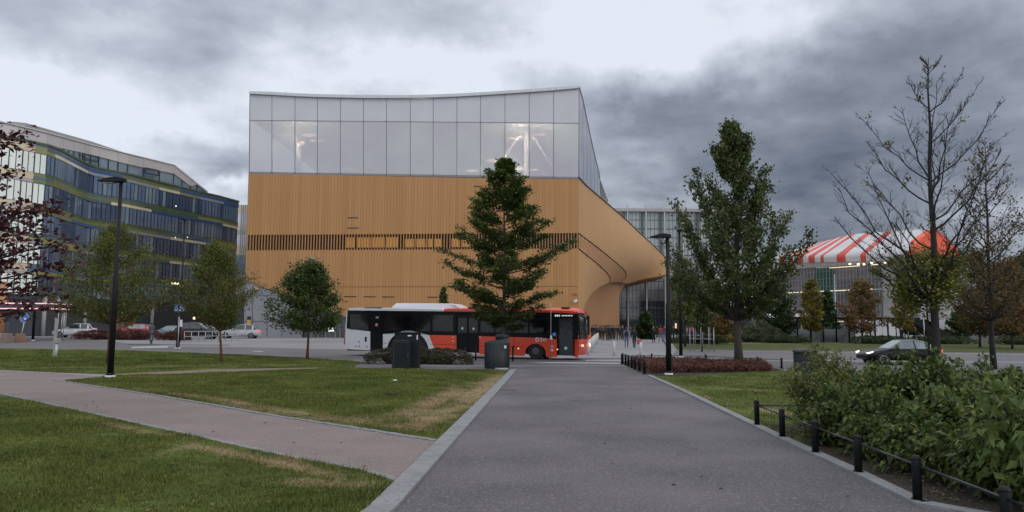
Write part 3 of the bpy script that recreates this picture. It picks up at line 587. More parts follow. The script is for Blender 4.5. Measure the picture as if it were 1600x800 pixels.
def strip_hedge(name, x0, x1, Y, pyt, dep, leaf, lm, label, n, seed, dy=0, group='clipped hedges and beds along the square', **k):
    a = GX(x0, Y); b = GX(x1, Y + dy); top = P((x0 + x1) / 2, pyt, Y + dy / 2).z; c = (a + b) / 2; c.z = gz(c.x, c.y)
    return leafy(name, c, ((b - a).length, dep, top - c.z), n, leaf, lm, label, 'hedge', group, seed, rz=math.atan2((b - a).y, (b - a).x), **k)
LH = leafmat('leaf_greygreen', [(.09, .11, .06), (.06, .08, .04), (.12, .13, .08)])
LH2 = leafmat('leaf_hedge', [(.025, .045, .016), (.04, .065, .02), (.03, .05, .018)])
strip_hedge('clipped_hedge', 1186, 1260, 82, 526, 2.5, .14, LH2, 'low dark clipped hedge right of the grey-green shrubs', 3000, 81)
strip_hedge('clipped_hedge', 1330, 1412, 82, 526, 2.5, .14, LH2, 'low dark clipped hedge below the black canopy', 3200, 82)
strip_hedge('clipped_hedge', 1412, 1520, 83, 526.5, 2.5, .14, LH2, 'low dark clipped hedge in front of the white hoarding', 3600, 83)
strip_hedge('clipped_hedge', 1550, 1640, 83, 527, 2.5, .14, LH2, 'low dark clipped hedge at the right edge', 3000, 84)
strip_hedge('clipped_hedge', 1050, 1135, 78, 526, 2.0, .14, LH2, 'low dark clipped hedge behind the steel tree guard', 3000, 85)
strip_hedge('grey_shrub', 1148, 1222, 85, 505, 4, .16, LH, 'rounded grey-green shrub, wider of the two behind the big trunk', 5000, 86, round_=.7)
strip_hedge('grey_shrub', 1104, 1160, 86, 505, 4, .16, LH, 'rounded grey-green shrub left of the big trunk', 4500, 87, round_=.7)
strip_hedge('yellow_bed', 1104, 1146, 82, 517, 2, .15, LY, 'patch of yellow-green foliage in front of the grey-green shrubs', 2600, 88, round_=.7)
strip_hedge('barberry_hedge', 120, 262, 76, 517.5, 1.5, .16, LR, 'low dark red hedge in front of the parked cars on the left', 4500, 89)
strip_hedge('barberry_hedge', 262, 300, 76, 519, 1.5, .16, LR, 'short dark red hedge piece left of the railing', 1600, 90)
# red barberry bed beside the path
rs = random.Random(6)
a0, a1, a2, a3 = G(985, 570), G(1190, 574), G(1205, 581), G(1016, 585)
npt = 7500; rg = np.random.default_rng(9); U = rg.random(npt); Vv = rg.random(npt)
bx = (a0.x * (1 - U) + a1.x * U) * (1 - Vv) + (a3.x * (1 - U) + a2.x * U) * Vv; by = (a0.y * (1 - U) + a1.y * U) * (1 - Vv) + (a3.y * (1 - U) + a2.y * U) * Vv
hh = .34 * (1 + .35 * np.sin(bx * 2.3) * np.cos(by * 3.1 + bx)) * (1 - .25 * U); C = np.stack([bx, by, .03 + hh * rg.random(npt) ** .5], 1); C = np.repeat(C, 5, 0) + rg.normal(0, .05, (npt * 5, 3))
V, F = leaves_np(C, .075, rg, .1); o = npmesh('barberry_plants', V, F, LR); o['kind'] = 'stuff'; tag(o, 'dense low red barberry filling the bed beside the path', 'shrubs')
# foreground shrubs
LS1 = leafmat('shrub_leaf_airy', [(.06, .085, .02), (.10, .13, .03), (.15, .17, .045), (.15, .12, .035)], tr=.3)
LS2 = leafmat('shrub_leaf', [(.03, .055, .016), (.06, .10, .024), (.13, .18, .04), (.028, .05, .018), (.18, .20, .045)], tr=.35)
LS3 = leafmat('shrub_leaf_lime', [(.09, .14, .03), (.13, .18, .045), (.07, .12, .03), (.15, .17, .05)], tr=.35)
def shrub(px, Y, h, r, lm, leaf, n, label, seed, ns=16, droop=.5, spread=1.0):
    rr = random.Random(seed); rg = np.random.default_rng(seed); b = GX(px, Y); root = thing('shrub', b, label, 'shrub', 'leafy shrubs in the fenced planting bed')
    st = MB(); A = []; Dd = []
    for i in range(ns):
        az = 2.4 * i + rr.uniform(-.4, .4); rad = r * rr.uniform(.25, 1.0) * spread; hh = h * rr.uniform(.62, 1.14) * (1 - .28 * (rad / r) ** 2); p0 = b + Vector((rr.uniform(-.12, .12), rr.uniform(-.12, .12), 0)); pts = []
        for j in range(7):
            u = j / 6; pts.append(p0 + Vector((math.cos(az) * rad * u ** 1.4, math.sin(az) * rad * u ** 1.4, hh * u)) + Vector((rr.uniform(-1, 1), rr.uniform(-1, 1), 0)) * .03)
        st.tube(pts, [.012 * (1 - .75 * j / 6) for j in range(7)], 5, cap=False)
        for k in range(15):
            u = .16 + .84 * (k + rr.random()) / 15; j = min(int(u * 6), 5); p = pts[j].lerp(pts[j + 1], u * 6 - j); a2 = rr.uniform(0, 6.28); L = rr.uniform(.12, .34) * (1.25 - .7 * u); e = p + Vector((math.cos(a2) * L, math.sin(a2) * L, L * rr.uniform(0, .7)))
            st.tube([p, e], [.005, .002], 3, cap=False)
            for v in (.3, .6, .9, 1.05): A.append(p.lerp(e, v)); Dd.append((e - p).normalized())
        A.append(pts[-1]); Dd.append(Vector((0, 0, 1)))
    st.build('stem', M_['bark_dark'], root)
    A = np.array([tuple(v) for v in A]); Dd = np.array([tuple(v) for v in Dd]); n = int(n * 1.15); leaf *= .98; k = rg.integers(0, len(A), n); C = A[k] + rg.normal(0, .045, (n, 3)); V, F = leaves_np(C, leaf, rg, .3, six=True, droop=droop, D=Dd[k] * .8)
    npmesh('foliage', V, F, lm, root, smooth=True); return root
shrub(1266, 13.0, 1.30, .62, LS1, .055, 4200, 'airy fine-leaved shrub nearest the corner fence post', 1, 18, .3)
shrub(1292, 13.4, 1.62, .5, LS1, .06, 4200, 'tallest airy shrub, its tip standing over the lawn behind', 2, 16, .3)
shrub(1345, 13.2, 1.15, .62, LS1, .07, 3600, 'fine-leaved shrub just right of the tallest tip', 3)
shrub(1330, 11.6, .92, .55, LS2, .08, 3000, 'low dark shrub behind the third fence post', 4)
shrub(1400, 12.3, 1.28, .65, LS2, .085, 3600, 'dark green shrub in front of the black car', 5)
shrub(1425, 10.6, .98, .6, LS2, .09, 3000, 'dark shrub behind the fourth and fifth fence posts', 6)
shrub(1462, 12.0, 1.42, .65, LS2, .095, 3400, 'green shrub below the trunk of the bare tree', 7)
shrub(1480, 9.8, 1.0, .6, LS2, .095, 3000, 'dark shrub filling the bed behind the last whole rail', 8)
shrub(1535, 11.2, 1.18, .65, LS2, .1, 3400, 'green shrub below the half bare tree', 9)
shrub(1545, 9.0, 1.05, .6, LS2, .1, 3000, 'dark shrub in the bed beside the lime green one', 10)
shrub(1600, 10.6, 1.25, .65, LS2, .1, 3400, 'green shrub behind the lime green one at the right edge', 11)
shrub(1605, 7.6, 1.22, .42, LS3, .115, 2200, 'lime green shrub with large drooping leaves at the right edge', 12, 12, .9)
shrub(1680, 9.4, 1.3, .7, LS2, .1, 3000, 'green shrub just beyond the right edge, rear', 13)
shrub(1700, 7.6, 1.2, .6, LS2, .1, 2400, 'green shrub just beyond the right edge, front', 14)
shrub(1490, 13.4, 1.25, .7, LS2, .09, 3000, 'green shrub in the back row, left of the half bare trunk', 15)
shrub(1590, 13.2, 1.2, .7, LS2, .09, 3000, 'green shrub in the back row at the right edge', 16)
shrub(1382, 13.5, 1.12, .6, LS1, .07, 3000, 'shrub in the back row, right below the car', 17)
for px_, Y_, h_, r_, sd_, lb_ in ((1285, 12.0, .62, .38, 31, 'low skirt shrub just behind the second fence post'), (1352, 10.7, .68, .42, 32, 'low skirt shrub between the third and fourth fence posts'), (1412, 9.7, .7, .42, 33, 'low skirt shrub just left of the fifth fence post'), (1478, 8.9, .75, .42, 34, 'low skirt shrub right of the fifth fence post'), (1545, 8.2, .75, .40, 35, 'low skirt shrub in front of the lime green one')):
    shrub(px_, Y_, h_, r_, LS2, .085, 1900, lb_, sd_, 14, .5)
# box hedge with low planting between bus and cabinet
b = (G(565, 570) + G(735, 570)) / 2
leafy('planter_shrubs', b + Vector((0, .9, 0)), ((G(735, 569) - G(562, 569)).length, 1.6, .72), 9000, .075, leafmat('leaf_planter', [(.06, .045, .03), (.05, .06, .025), (.035, .04, .02), (.08, .045, .035)]), 'low brown-green planting strip beside the black cabinet', 'shrubs', None, 95, bumpy=.1)
# ------------------------------------------------------------------ library: curved timber body under a glass storey
FY = 92.0
GZ = 0.5
def slatmat(name, c1, c2, per, stripe=.25, rough=.55):
    m, nt, N, L, b = NT(name); g = N.new('ShaderNodeNewGeometry'); sp = N.new('ShaderNodeSeparateXYZ'); L.new(g.outputs['Position'], sp.inputs[0])
    def math_(op, a, bb=None):
        n = N.new('ShaderNodeMath'); n.operation = op
        for i, v in enumerate((a, bb)):
            if v is None: continue
            if isinstance(v, (int, float)): n.inputs[i].default_value = v
            else: L.new(v, n.inputs[i])
        return n.outputs[0]
    s = math_('ADD', sp.outputs[0], math_('MULTIPLY', sp.outputs[1], 1.37)); fl_ = math_('FLOOR', math_('MULTIPLY', s, 1 / per)); fr = math_('FRACT', math_('MULTIPLY', s, 1 / per))
    wn = N.new('ShaderNodeTexWhiteNoise'); wn.noise_dimensions = '1D'; L.new(fl_, wn.inputs['W'])
    cv = N.new('ShaderNodeCombineXYZ'); L.new(math_('MULTIPLY', s, 2.2), cv.inputs[0]); L.new(math_('MULTIPLY', sp.outputs[2], .05), cv.inputs[1]); n2 = N.new('ShaderNodeTexNoise'); n2.inputs['Scale'].default_value = 1.0; n2.inputs['Detail'].default_value = 4; L.new(cv.outputs[0], n2.inputs['Vector'])
    lo = N.new('ShaderNodeTexNoise'); lo.inputs['Scale'].default_value = .12; lo.inputs['Detail'].default_value = 4; L.new(g.outputs['Position'], lo.inputs['Vector'])
    k = math_('ADD', math_('ADD', math_('MULTIPLY', wn.outputs[0], stripe), math_('MULTIPLY', n2.outputs[0], .5)), math_('MULTIPLY', lo.outputs[0], .5)); 
    mx = N.new('ShaderNodeMix'); mx.data_type = 'RGBA'; L.new(math_('SUBTRACT', k, .05), mx.inputs[0]); mx.inputs[6].default_value = rgb(c1); mx.inputs[7].default_value = rgb(c2)
    gap = math_('LESS_THAN', fr, .16); m2 = N.new('ShaderNodeMix'); m2.data_type = 'RGBA'; L.new(math_('MULTIPLY', gap, .32), m2.inputs[0]); L.new(mx.outputs[2], m2.inputs[6]); m2.inputs[7].default_value = rgb(tuple(v * .3 for v in c2)); L.new(m2.outputs[2], b.inputs['Base Color'])
    b.inputs['Roughness'].default_value = rough; b.inputs['Specular IOR Level'].default_value = .3
    bp = N.new('ShaderNodeBump'); bp.inputs['Strength'].default_value = .4; bp.inputs['Distance'].default_value = .05; L.new(math_('GREATER_THAN', fr, .16), bp.inputs['Height']); L.new(bp.outputs[0], b.inputs['Normal'])
    return m
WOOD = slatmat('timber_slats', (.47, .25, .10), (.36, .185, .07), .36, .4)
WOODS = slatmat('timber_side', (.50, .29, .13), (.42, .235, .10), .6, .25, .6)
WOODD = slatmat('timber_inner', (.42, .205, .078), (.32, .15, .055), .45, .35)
GREYP = mat('grey_cladding', (.24, .245, .265), (.205, .21, .23), scale=.5, rough=.5)
lib = thing('library_building', GX(640, FY), 'large timber clad library with a glass top storey behind the bus', 'building')
def F_(px, py, dy=0):
    p = P(px, py, FY); p.y = FY + dy; return p
def onz(px, py, z):                # point of height z seen at that pixel
    d = ray(px, py); t = (z - EYE) / d.z; return Vector((d.x * t, d.y * t, z))
def wall(outline, thick, m, name, parent=lib, y=0, bevel=0):
    mb = MB(); pts = [F_(*q) + Vector((0, y, 0)) for q in outline]
    for q, p in zip(outline, pts):
        if q[0] > 902.9 and name.startswith('timber'): p.x = F_(904, 280).x
    mb.prism(pts, (0, thick, 0)); return mb.build(name, m, parent, bevel=bevel)
gl_ = lambda px: F_(px, 500).x
# front: above and below the louvre band
base = lambda px: (px, 534.5)
wall([(388.3, 271.2), (530, 273.8), (720, 277.6), (904, 280.2), (903.8, 364), (720, 365), (385.2, 367)], .5, WOOD, 'timber_front')
wall([(384.8, 391), (720, 389.5), (903.6, 388), (903.3, 536), (548, 536), (548, 497), (538, 494), (500, 481), (433, 458), (383, 437)], .5, WOOD, 'timber_front')
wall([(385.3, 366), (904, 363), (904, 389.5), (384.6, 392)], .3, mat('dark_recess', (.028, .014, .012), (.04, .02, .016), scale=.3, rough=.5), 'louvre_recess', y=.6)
mb = MB(); k = 0; x = 386.5
while x < 903:
    z0 = F_(x, 391.3 - (x - 385) / 519 * 3.2).z; z1 = F_(x, 366.7 - (x - 385) / 519 * 3).z; X = F_(x, 378).x; mb.box((X, FY + .12, (z0 + z1) / 2), (.11, .3, z1 - z0)); x += 4.52
sl_ = mb.build('louvre_slats', WOOD, lib); sl_['kind'] = 'stuff'
GLOW = glow('warm_window', (.9, .48, .13), .19); GLOWW = glow('warm_lamp', (1.0, .85, .55), 2.2)
for x0, x1 in ((540, 553), (556, 562), (563, 578), (581, 588), (590, 600), (602, 620), (632, 646), (650, 664), (668, 676), (678, 690), (705, 718), (722, 745)):
    mb = MB(); t = (x0 - 385) / 519 * 3; hi = 0 if x0 < 630 else 3; mb.prism([F_(x0, 387 - t), F_(x1, 387 - t), F_(x1, 371 - t + hi), F_(x0, 371 - t + hi)], (0, .05, 0)); 
    o = mb.build('lit_window', GLOW, lib); o.location.y += .5
for (x0, x1, y) in ((543, 560, 341), (543, 560, 357), (741, 753, 292), (538, 557, 464), (568, 587, 464.3), (597, 616, 464.6), (668, 684, 465), (874, 888, 391.5)):
    mb = MB(); mb.prism([F_(x0, y), F_(x1, y), F_(x1, y - 1.3), F_(x0, y - 1.3)], (0, .06, 0)); o = mb.build('slot_vent', M_['rubber'], lib); o.location.y -= .03
mb = MB(); mb.prism([F_(508, 448.6), F_(903, 447.6), F_(903, 447), F_(508, 448)], (0, .05, 0)); o = mb.build('panel_joint', mat('joint', (.12, .06, .03), rough=.8), lib); o.location.y -= .02
# glass storey
tops = [(390.5, 147.6), (425, 149.2), (461, 151.3), (496, 152.7), (532, 153.6), (568, 154.3), (604, 154.4), (641, 154.2), (677, 153.5), (714, 152), (751, 150), (789, 147.5), (827, 145), (865, 142.3), (904.5, 138.7)]
def midy(x): return 188.2 + (x - 390) / 514 * 4.6
def boty(x): return 270 + (x - 390) / 514 * 8.3
OP = mat('opaque_glass_panel', (.50, .51, .535), (.45, .46, .49), scale=.25, rough=.12, spec=.5)
def frosted():
    m, nt, N, L, b = NT('frosted_glass'); g = N.new('ShaderNodeNewGeometry'); n = N.new('ShaderNodeTexNoise'); n.inputs['Scale'].default_value = .1; n.inputs['Detail'].default_value = 3; L.new(g.outputs['Position'], n.inputs['Vector'])
    r = N.new('ShaderNodeValToRGB'); L.new(n.outputs[0], r.inputs[0]); r.color_ramp.elements[0].position = .35; r.color_ramp.elements[0].color = (.60, .63, .62, 1); r.color_ramp.elements[1].position = .65; r.color_ramp.elements[1].color = (.53, .51, .57, 1); L.new(r.outputs[0], b.inputs['Base Color'])
    b.inputs['Roughness'].default_value = .12; b.inputs['Alpha'].default_value = .66; b.inputs['Specular IOR Level'].default_value = .5; return m
FR = frosted()
MULL = mat('mullion', (.22, .22, .235), rough=.5)
for i in range(14):
    (xa, ya), (xb, yb) = tops[i], tops[i + 1]; g_ = .55
    wall([(xa + g_, ya + .4), (xb - g_, yb + .4), (xb - g_, midy(xb) - .6), (xa + g_, midy(xa) - .6)], .12, OP, 'upper_panel', y=-.02)
    wall([(xa + g_, midy(xa) + .6), (xb - g_, midy(xb) + .6), (xb - g_ - (.8 if i == 13 else 0), boty(xb) - 1.6), (xa + g_ - (.8 if i < 1 else 0), boty(xa) - 1.6)], .06, FR, 'window_pane', y=-.02)
mb = MB()
for i in range(15):
    xa, ya = tops[i]; xb = xa - (1.2 if i == 0 else .4); mb.prism([F_(xa - .7, ya), F_(xa + .7, ya), F_(xb + .7, boty(xb)), F_(xb - .7, boty(xb))], (0, .16, 0))
mb.prism([F_(390, midy(390) - .7), F_(904, midy(904) - .7), F_(904, midy(904) + .7), F_(390, midy(390) + .7)], (0, .155, 0)); mb.prism([F_(389, boty(389) - 1.7), F_(904, boty(904) - 1.7), F_(904, boty(904) + 1.4), F_(389, boty(389) + 1.4)], (0, .157, 0))
o = mb.build('window_frame', MULL, lib)
mb = MB(); t2 = [(390.5, 143.8)] + [(x, y - 4.6) for x, y in tops[1:-1]] + [(905, 135.2)]
mb.loft([[F_(x, y) + Vector((0, -.35, 0)) for x, y in t2], [F_(x, y) + Vector((0, -.35, 0)) for x, y in tops], ], smooth=False)
mb.loft([[F_(x, y) + Vector((0, -.35, 0)) for x, y in t2], [F_(x, y) + Vector((0, .5, .05)) for x, y in t2]], smooth=False); mb.loft([[F_(x, y) + Vector((0, -.35, 0)) for x, y in tops], [F_(x, y) + Vector((0, .5, 0)) for x, y in tops]], smooth=False)
mb.build('roof_edge', mat('pale_fascia', (.56, .57, .59), rough=.5), lib)
# roof surface and interior of the glass storey
ZW = F_(640, 276).z; ZT = F_(640, 154).z
xl, xr = F_(389, 270).x, F_(904, 280).x
sideG = [Vector((xr, FY, 0))] + [onz(px, py, ZW) for px, py in ((911, 286), (920, 294.5), (930, 303.5))] + [Vector((17.5, 128, 0)), Vector((20, 150, 0)), Vector((14, 190, 0))]
mb = MB(); ceil = F_(640, 189).z
mb.prism([(xl, FY + .3, ceil), (xr, FY + .3, ceil), (19, 150, ceil), (14, 188, ceil), (xl, 188, ceil)], (0, 0, .4)); mb.build('ceiling', mat('white_ceiling', (.62, .62, .62), rough=.9), lib)
mb = MB(); mb.prism([(xl, FY + .5, ZW - .9), (xr, FY + .5, ZW - .9), (19, 150, ZW - .9), (14, 188, ZW - .9), (xl, 188, ZW - .9)], (0, 0, .4)); mb.build('floor', mat('pale_floor', (.34, .31, .34), rough=.6), lib)
mb = MB(); mb.prism([(xl + .2, 128, ZW - .5), (xr + 4, 128, ZW - .5), (xr + 4, 128, ceil), (xl + .2, 128, ceil)], (0, .3, 0)); mb.build('interior_wall', mat('interior_wall', (.50, .47, .55), (.42, .40, .46), scale=.2, rough=.9), lib)
mb = MB()
for a, b_ in zip(t2[:-1], t2[1:]): mb.add([F_(a[0], a[1]) + Vector((0, .5, 0)), F_(b_[0], b_[1]) + Vector((0, .5, 0)), F_(b_[0], b_[1]) + Vector((0, 60, -2)), F_(a[0], a[1]) + Vector((0, 60, -2))], [(0, 1, 2, 3)])
mb.build('roof', M_['white_matt'], lib)
WC = mat('white_column', (.8, .8, .8), rough=.5)
for (px, py0, py1, rr_) in ((467, 224, 268, .33), (823, 205, 276, .36), (425.5, 214, 266, .1), (715, 255, 276, .1), (827, 218, 240, .1), (751, 258, 276, .1)):
    a = P(px, py0, FY + 3); b_ = P(px, py1, FY + 3); mb = MB(); mb.tube([b_, a], rr_, 14); mb.build('column', WC, lib)
for (q, r_) in ((((783, 252), (800, 228), (808, 217), (815, 213)), .14), (((831, 213), (838, 221), (853, 245), (874, 273)), .14)):
    mb = MB(); mb.tube([P(a, b_, FY + 2.5) for a, b_ in q], r_, 8); mb.build('brace', WC, lib)
for (px, py, wx, wy, s) in ((462, 218, 2.2, 5, 1.6), (472, 223, 4, 3, 2.6), (484, 211, 12, 3, .75), (445, 210, 14, 1.6, .4), (496, 220, 14, 1.5, .6), (806, 216, 14, 2.4, .8), (842, 209, 12, 4, .5), (828, 222, 1.6, 2.4, 2.4), (545, 264.5, 12, 1.2, .9), (738, 267, 10, 2, 1.5), (772, 251, 14, 3, .8), (784, 257, 6, 5, 1.3), (808, 263.5, 10, 3.4, 1.8), (833, 265, 10, 1.5, .5), (850, 272, 3, 1, .7)):
    c = P(px, py, FY + 4 + (px % 3)); k = c.y / 1200; mb = MB(); rows = []
    mb.tube([c - Vector((wx * k, 0, 0)), c - Vector((wx * k * .6, 0, 0)), c, c + Vector((wx * k * .6, 0, 0)), c + Vector((wx * k, 0, 0))], [wy * k * .3, wy * k * .85, wy * k, wy * k * .85, wy * k * .3], 12); mb.build('ceiling_lamp', glow('lamp_%d' % px, (1, .82, .50), s), lib)
for px, py, e_ in ((462, 217, 420), (812, 212, 420), (850, 214, 200), (660, 200, 700), (800, 262, 500)):
    l_ = bpy.data.lights.new('storey_light', 'POINT'); l_.energy = e_; l_.color = (1, .86, .62); l_.shadow_soft_size = .22; lo = bpy.data.objects.new('storey_light', l_); COL.objects.link(lo); lo.parent = lib; p = P(px, py, FY + (1.4 if px != 660 else 8)); lo.location = p - Vector(lib.location)
# side glass of the top storey
SG = [(905, 136, 280, FY), (911, 157, 287, 97), (917, 187, 293, 101), (923, 215, 298.5, 105), (929, 243, 303.5, 109), (934, 262, 306.5, 113), (937, 277, 309, 117), (938.5, 305, 311, 122)]
tr_, br_ = [], []
for x, yt, yb, Y in SG: a = P(x, yt, Y); b_ = P(x, yb, Y); b_.z = ZW + .05; tr_.append(a); br_.append(b_)
tr_.append(Vector((19, 160, tr_[-1].z + 2))); br_.append(Vector((19, 160, ZW)))
mb = MB(); mb.loft([tr_, br_]); mb.build('side_glass', mat('side_glass', (.42, .46, .52), (.36, .40, .46), scale=.2, rough=.1, spec=.5), lib)
mb = MB()
for a, b_ in zip(tr_[1:-1], br_[1:-1]): mb.tube([a, b_], .035, 4)
mb.tube(tr_, .09, 6); mb.build('side_mullion', MULL, lib)
# timber side: ruled from the corner to the overhanging tip
def IP(tab, t):
    for a, b_ in zip(tab[:-1], tab[1:]):
        if t <= b_[0]: u = (t - a[0]) / (b_[0] - a[0]); return Vector(a[1]).lerp(Vector(b_[1]), u)
    return Vector(tab[-1][1])
cz = ZW
topA = [onz(px, py, cz) for px, py in ((915, 290), (930, 303), (948, 318), (965, 332.5), (983, 348.5), (1000, 365), (1020, 383), (1038, 401))]
A_ = [Vector((xr, FY, cz))] + topA
zB = F_(904, 364.5).z; zC = F_(904, 388.5).z
Bp = [Vector((xr, FY, zB))] + [onz(px, py, zB) for px, py in ((914, 372), (925, 380), (938, 390), (951, 400.6), (960, 408), (967, 414), (976, 422.5))]
Cp = [Vector((xr, FY, zC))] + [onz(px, py, zC) for px, py in ((914, 396.5), (925, 405), (933, 412), (940.7, 419), (946, 424), (950, 428.6), (953, 435.5))]
def resample(pts, n):
    L = [0]; 
    for a, b_ in zip(pts[:-1], pts[1:]): L.append(L[-1] + (Vector(b_) - Vector(a)).length)
    out = []
    for i in range(n):
        t = L[-1] * i / (n - 1); j = max(k for k in range(len(L)) if L[k] <= t + 1e-9); j = min(j, len(pts) - 2); u = (t - L[j]) / max(L[j + 1] - L[j], 1e-9); out.append(Vector(pts[j]).lerp(Vector(pts[j + 1]), u))
    return out
Dn = [Vector((xr, FY, GZ - .1))] + [P(*q) for q in ((908.5, 500, 93), (910.5, 485, 94), (915, 472, 97), (923.5, 459, 102), (935, 449, 108), (949, 442.3, 115), (962, 440.2, 125), (972, 441, 137), (980, 443.6, 150))]
Df = [P(*q) for q in ((987, 441, 158), (1002, 437, 168), (1025, 433, 180), (1038, 430.5, 188), (1046, 427, 192))]
n_ = 48
nn1 = 30
rA = resample(A_ + [P(1046, 408, 191), P(1048, 414, 192)], n_)
rD = resample(Dn, nn1) + resample([Dn[-1]] + Df, n_ - nn1 + 1)[1:]
# smooth the lower edge a little so the shell has no kinks
for _ in range(2): rD = [rD[0]] + [(rD[i - 1] + rD[i] * 2 + rD[i + 1]) / 4 for i in range(1, n_ - 1)] + [rD[-1]]
rows = []
for i in range(n_):
    f = i / (n_ - 1); seg = []
    for j in range(25):
        v = j / 24; p = rA[i].lerp(rD[i], v); bl_ = math.sin(math.pi * v) * math.sin(math.pi * min(1, f * 1.02)); seg.append(p + Vector((1.3, -1.0, -.5)) * bl_)
    rows.append(seg)
from mathutils.bvhtree import BVHTree
vv = [p for r_ in rows for p in r_]; ff = [(i * 25 + j, i * 25 + j + 1, (i + 1) * 25 + j + 1, (i + 1) * 25 + j) for i in range(n_ - 1) for j in range(24)]
bvh = BVHTree.FromPolygons(vv, ff); E0_ = Vector((0, 0, EYE))
def hit(px, py):
    d = ray(px, py).normalized(); h = bvh.ray_cast(E0_, d); return (h[0] - d * .12) if h[0] is not None else None
gB = [(904.6, 364.5), (914, 372), (925, 380), (938, 390), (951, 400.6), (960, 408), (967, 414), (973, 419.5), (977.5, 425), (979, 429), (978, 433), (975, 436.5), (970, 439)]
gC = [(904.6, 388.5), (914, 396.5), (925, 405), (933, 411.5), (940.7, 418.5), (946, 423.5), (950.5, 429), (953.3, 434), (953.5, 438), (951.5, 441)]
def fine(q, k=4): return [(a[0] + (b_[0] - a[0]) * i / k, a[1] + (b_[1] - a[1]) * i / k) for a, b_ in zip(q[:-1], q[1:]) for i in range(k)] + [q[-1]]
def pxy(v): d = Vector(v) - E0_; return 800 + 1200 * d.dot(_r) / d.dot(_f), 400 - 1200 * d.dot(_u) / d.dot(_f)
poly = gB + gC[::-1]; cx_ = []; 
for f in ff: c = sum((vv[i] for i in f), Vector()) / 4; cx_.append(pxy(c))
ins = inpoly(np.array([c[0] for c in cx_]), np.array([c[1] for c in cx_]), poly)
mb = MB(); mb.add(vv, ff, 0, True)
for i, k_ in enumerate(ins): mb.m[i] = 1 if k_ else 0
mb.build('timber_side', [WOODS, slatmat('timber_band', (.42, .225, .095), (.34, .17, .065), .5, .3)], lib)
mb = MB()
for q in (gB, gC):
    pp = [h for h in (hit(*k) for k in fine(q)) if h is not None]
    if len(pp) > 2: mb.tube(pp, .07, 5)
mb.build('groove', mat('groove', (.05, .022, .014), rough=.8), lib)
mb = MB(); mb.tube([p + Vector((.05, -.1, .05)) for p in A_], .09, 5); mb.build('edge_trim', mat('edge_trim', (.09, .06, .045), rough=.7), lib)
# inner wall and soffit below the overhang
Eb = P(967.6, 505, 150); gE = Vector((Eb.x, 150, GZ - .2))
Ep = [gE, gE.lerp(P(967.6, 463, 150), .5), P(967.6, 463, 150), P(968.8, 457.5, 151), P(974, 449, 153), P(980, 444.5, 156), P(987, 441, 160), P(1002, 437, 168), P(1025, 433, 180), P(1046, 429.5, 192)]
Ep = [gE, gE.lerp(P(967.6, 463, 150), .5), P(967.6, 463, 150), P(968.8, 457.5, 151), P(972, 451, 152), P(976, 446.5, 152), P(980, 443.8, 151)]
rDn = rD[:nn1]; rE = resample(Ep, nn1); rows2 = []
for i in range(nn1):
    d, e = rDn[i], rE[i]; f = i / (nn1 - 1); seg = []
    for j in range(13):
        u = j / 12; p = d.lerp(e, u); s_ = math.sin(math.pi * u); p.x -= 1.0 * s_ * (1 - f); p.z += 1.2 * s_ * math.sin(math.pi * f); seg.append(p)
    rows2.append(seg)
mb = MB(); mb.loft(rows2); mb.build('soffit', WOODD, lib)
# far end and back of the building
mb = MB(); mb.add([rA[-1], rD[-1], Vector((34, 215, 12)), Vector((34, 215, cz))], [(0, 1, 2, 3)]); mb.add([rD[-1], rD[nn1 + 4], Vector((Eb.x, 200, 11)), Vector((34, 215, 12))], [(0, 1, 2, 3)])
mb.add([gE, Vector((Eb.x, 200, GZ)), Vector((Eb.x, 200, 11)), Ep[3]], [(0, 1, 2, 3)])
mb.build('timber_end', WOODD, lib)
mb = MB(); mb.add([(xl, FY + .5, GZ - .2), (xl, 200, GZ), (xl, 200, cz), (xl, FY + .5, cz)], [(0, 1, 2, 3)]); mb.build('timber_back', WOODS, lib)
mb = MB(); mb.prism([Vector((xl, FY + .7, cz - .35)), Vector((xr - .3, FY + .7, cz - .35))] + [p - Vector((.8, 0, .35)) for p in topA] + [Vector((30, 215, cz - .35)), Vector((xl, 215, cz - .35))], (0, 0, .25)); mb.build('terrace', M_['white_matt'], lib)
# grey corner, entrance glass
wall([(383, 437.6), (433, 458.6), (471, 472.5), (471, 536), (380, 536), (381, 490)], .35, GREYP, 'grey_wall', y=.12)
mb = MB()
for q in (((394, 461), (394, 536)), ((417, 462), (417, 536)), ((394, 461.5), (440, 461.5)), ((380, 502), (471, 502.5)), ((440, 462), (440, 536))):
    a, b_ = F_(*q[0]), F_(*q[1]); a.y = b_.y = FY + .1; mb.bar(a, b_, .05, .05)
mb.build('panel_joint', mat('joint_dark', (.10, .10, .11), rough=.8), lib)
wall([(471, 472.6), (500, 481.4), (538, 494.4), (548, 497.4), (548, 536), (471, 536)], .1, mat('entrance_glass', (.05, .065, .07), (.09, .10, .10), scale=.5, rough=.1), 'entrance_glass', y=1.0)
mb = MB()
for x in (478, 494, 506, 521, 529, 537): 
    a, b_ = F_(x, 477 + (x - 471) * .3), F_(x, 535); a.y = b_.y = FY + .9; mb.bar(a, b_, .12, .12)
mb.build('entrance_mullion', MULL, lib)
mb = MB(); mb.prism([F_(510.5, 507), F_(519, 507), F_(519, 518), F_(510.5, 518)], (0, .05, 0)); o = mb.build('lit_poster', glow('poster_light', (.9, 1, .92), 1.6), lib); o.location.y += .8
mb = MB(); c = F_(401, 451); mb.disc(c + Vector((0, -.04, 0)), (0, -1, 0), .28, 20, 0, .16); mb.disc(c + Vector((0, -.03, 0)), (0, -1, 0), .16, 20, 1); mb.build('round_sign', [mat('orange_sign', (.75, .22, .05), rough=.4), mat('pale_sign', (.6, .5, .45), rough=.5)], lib)
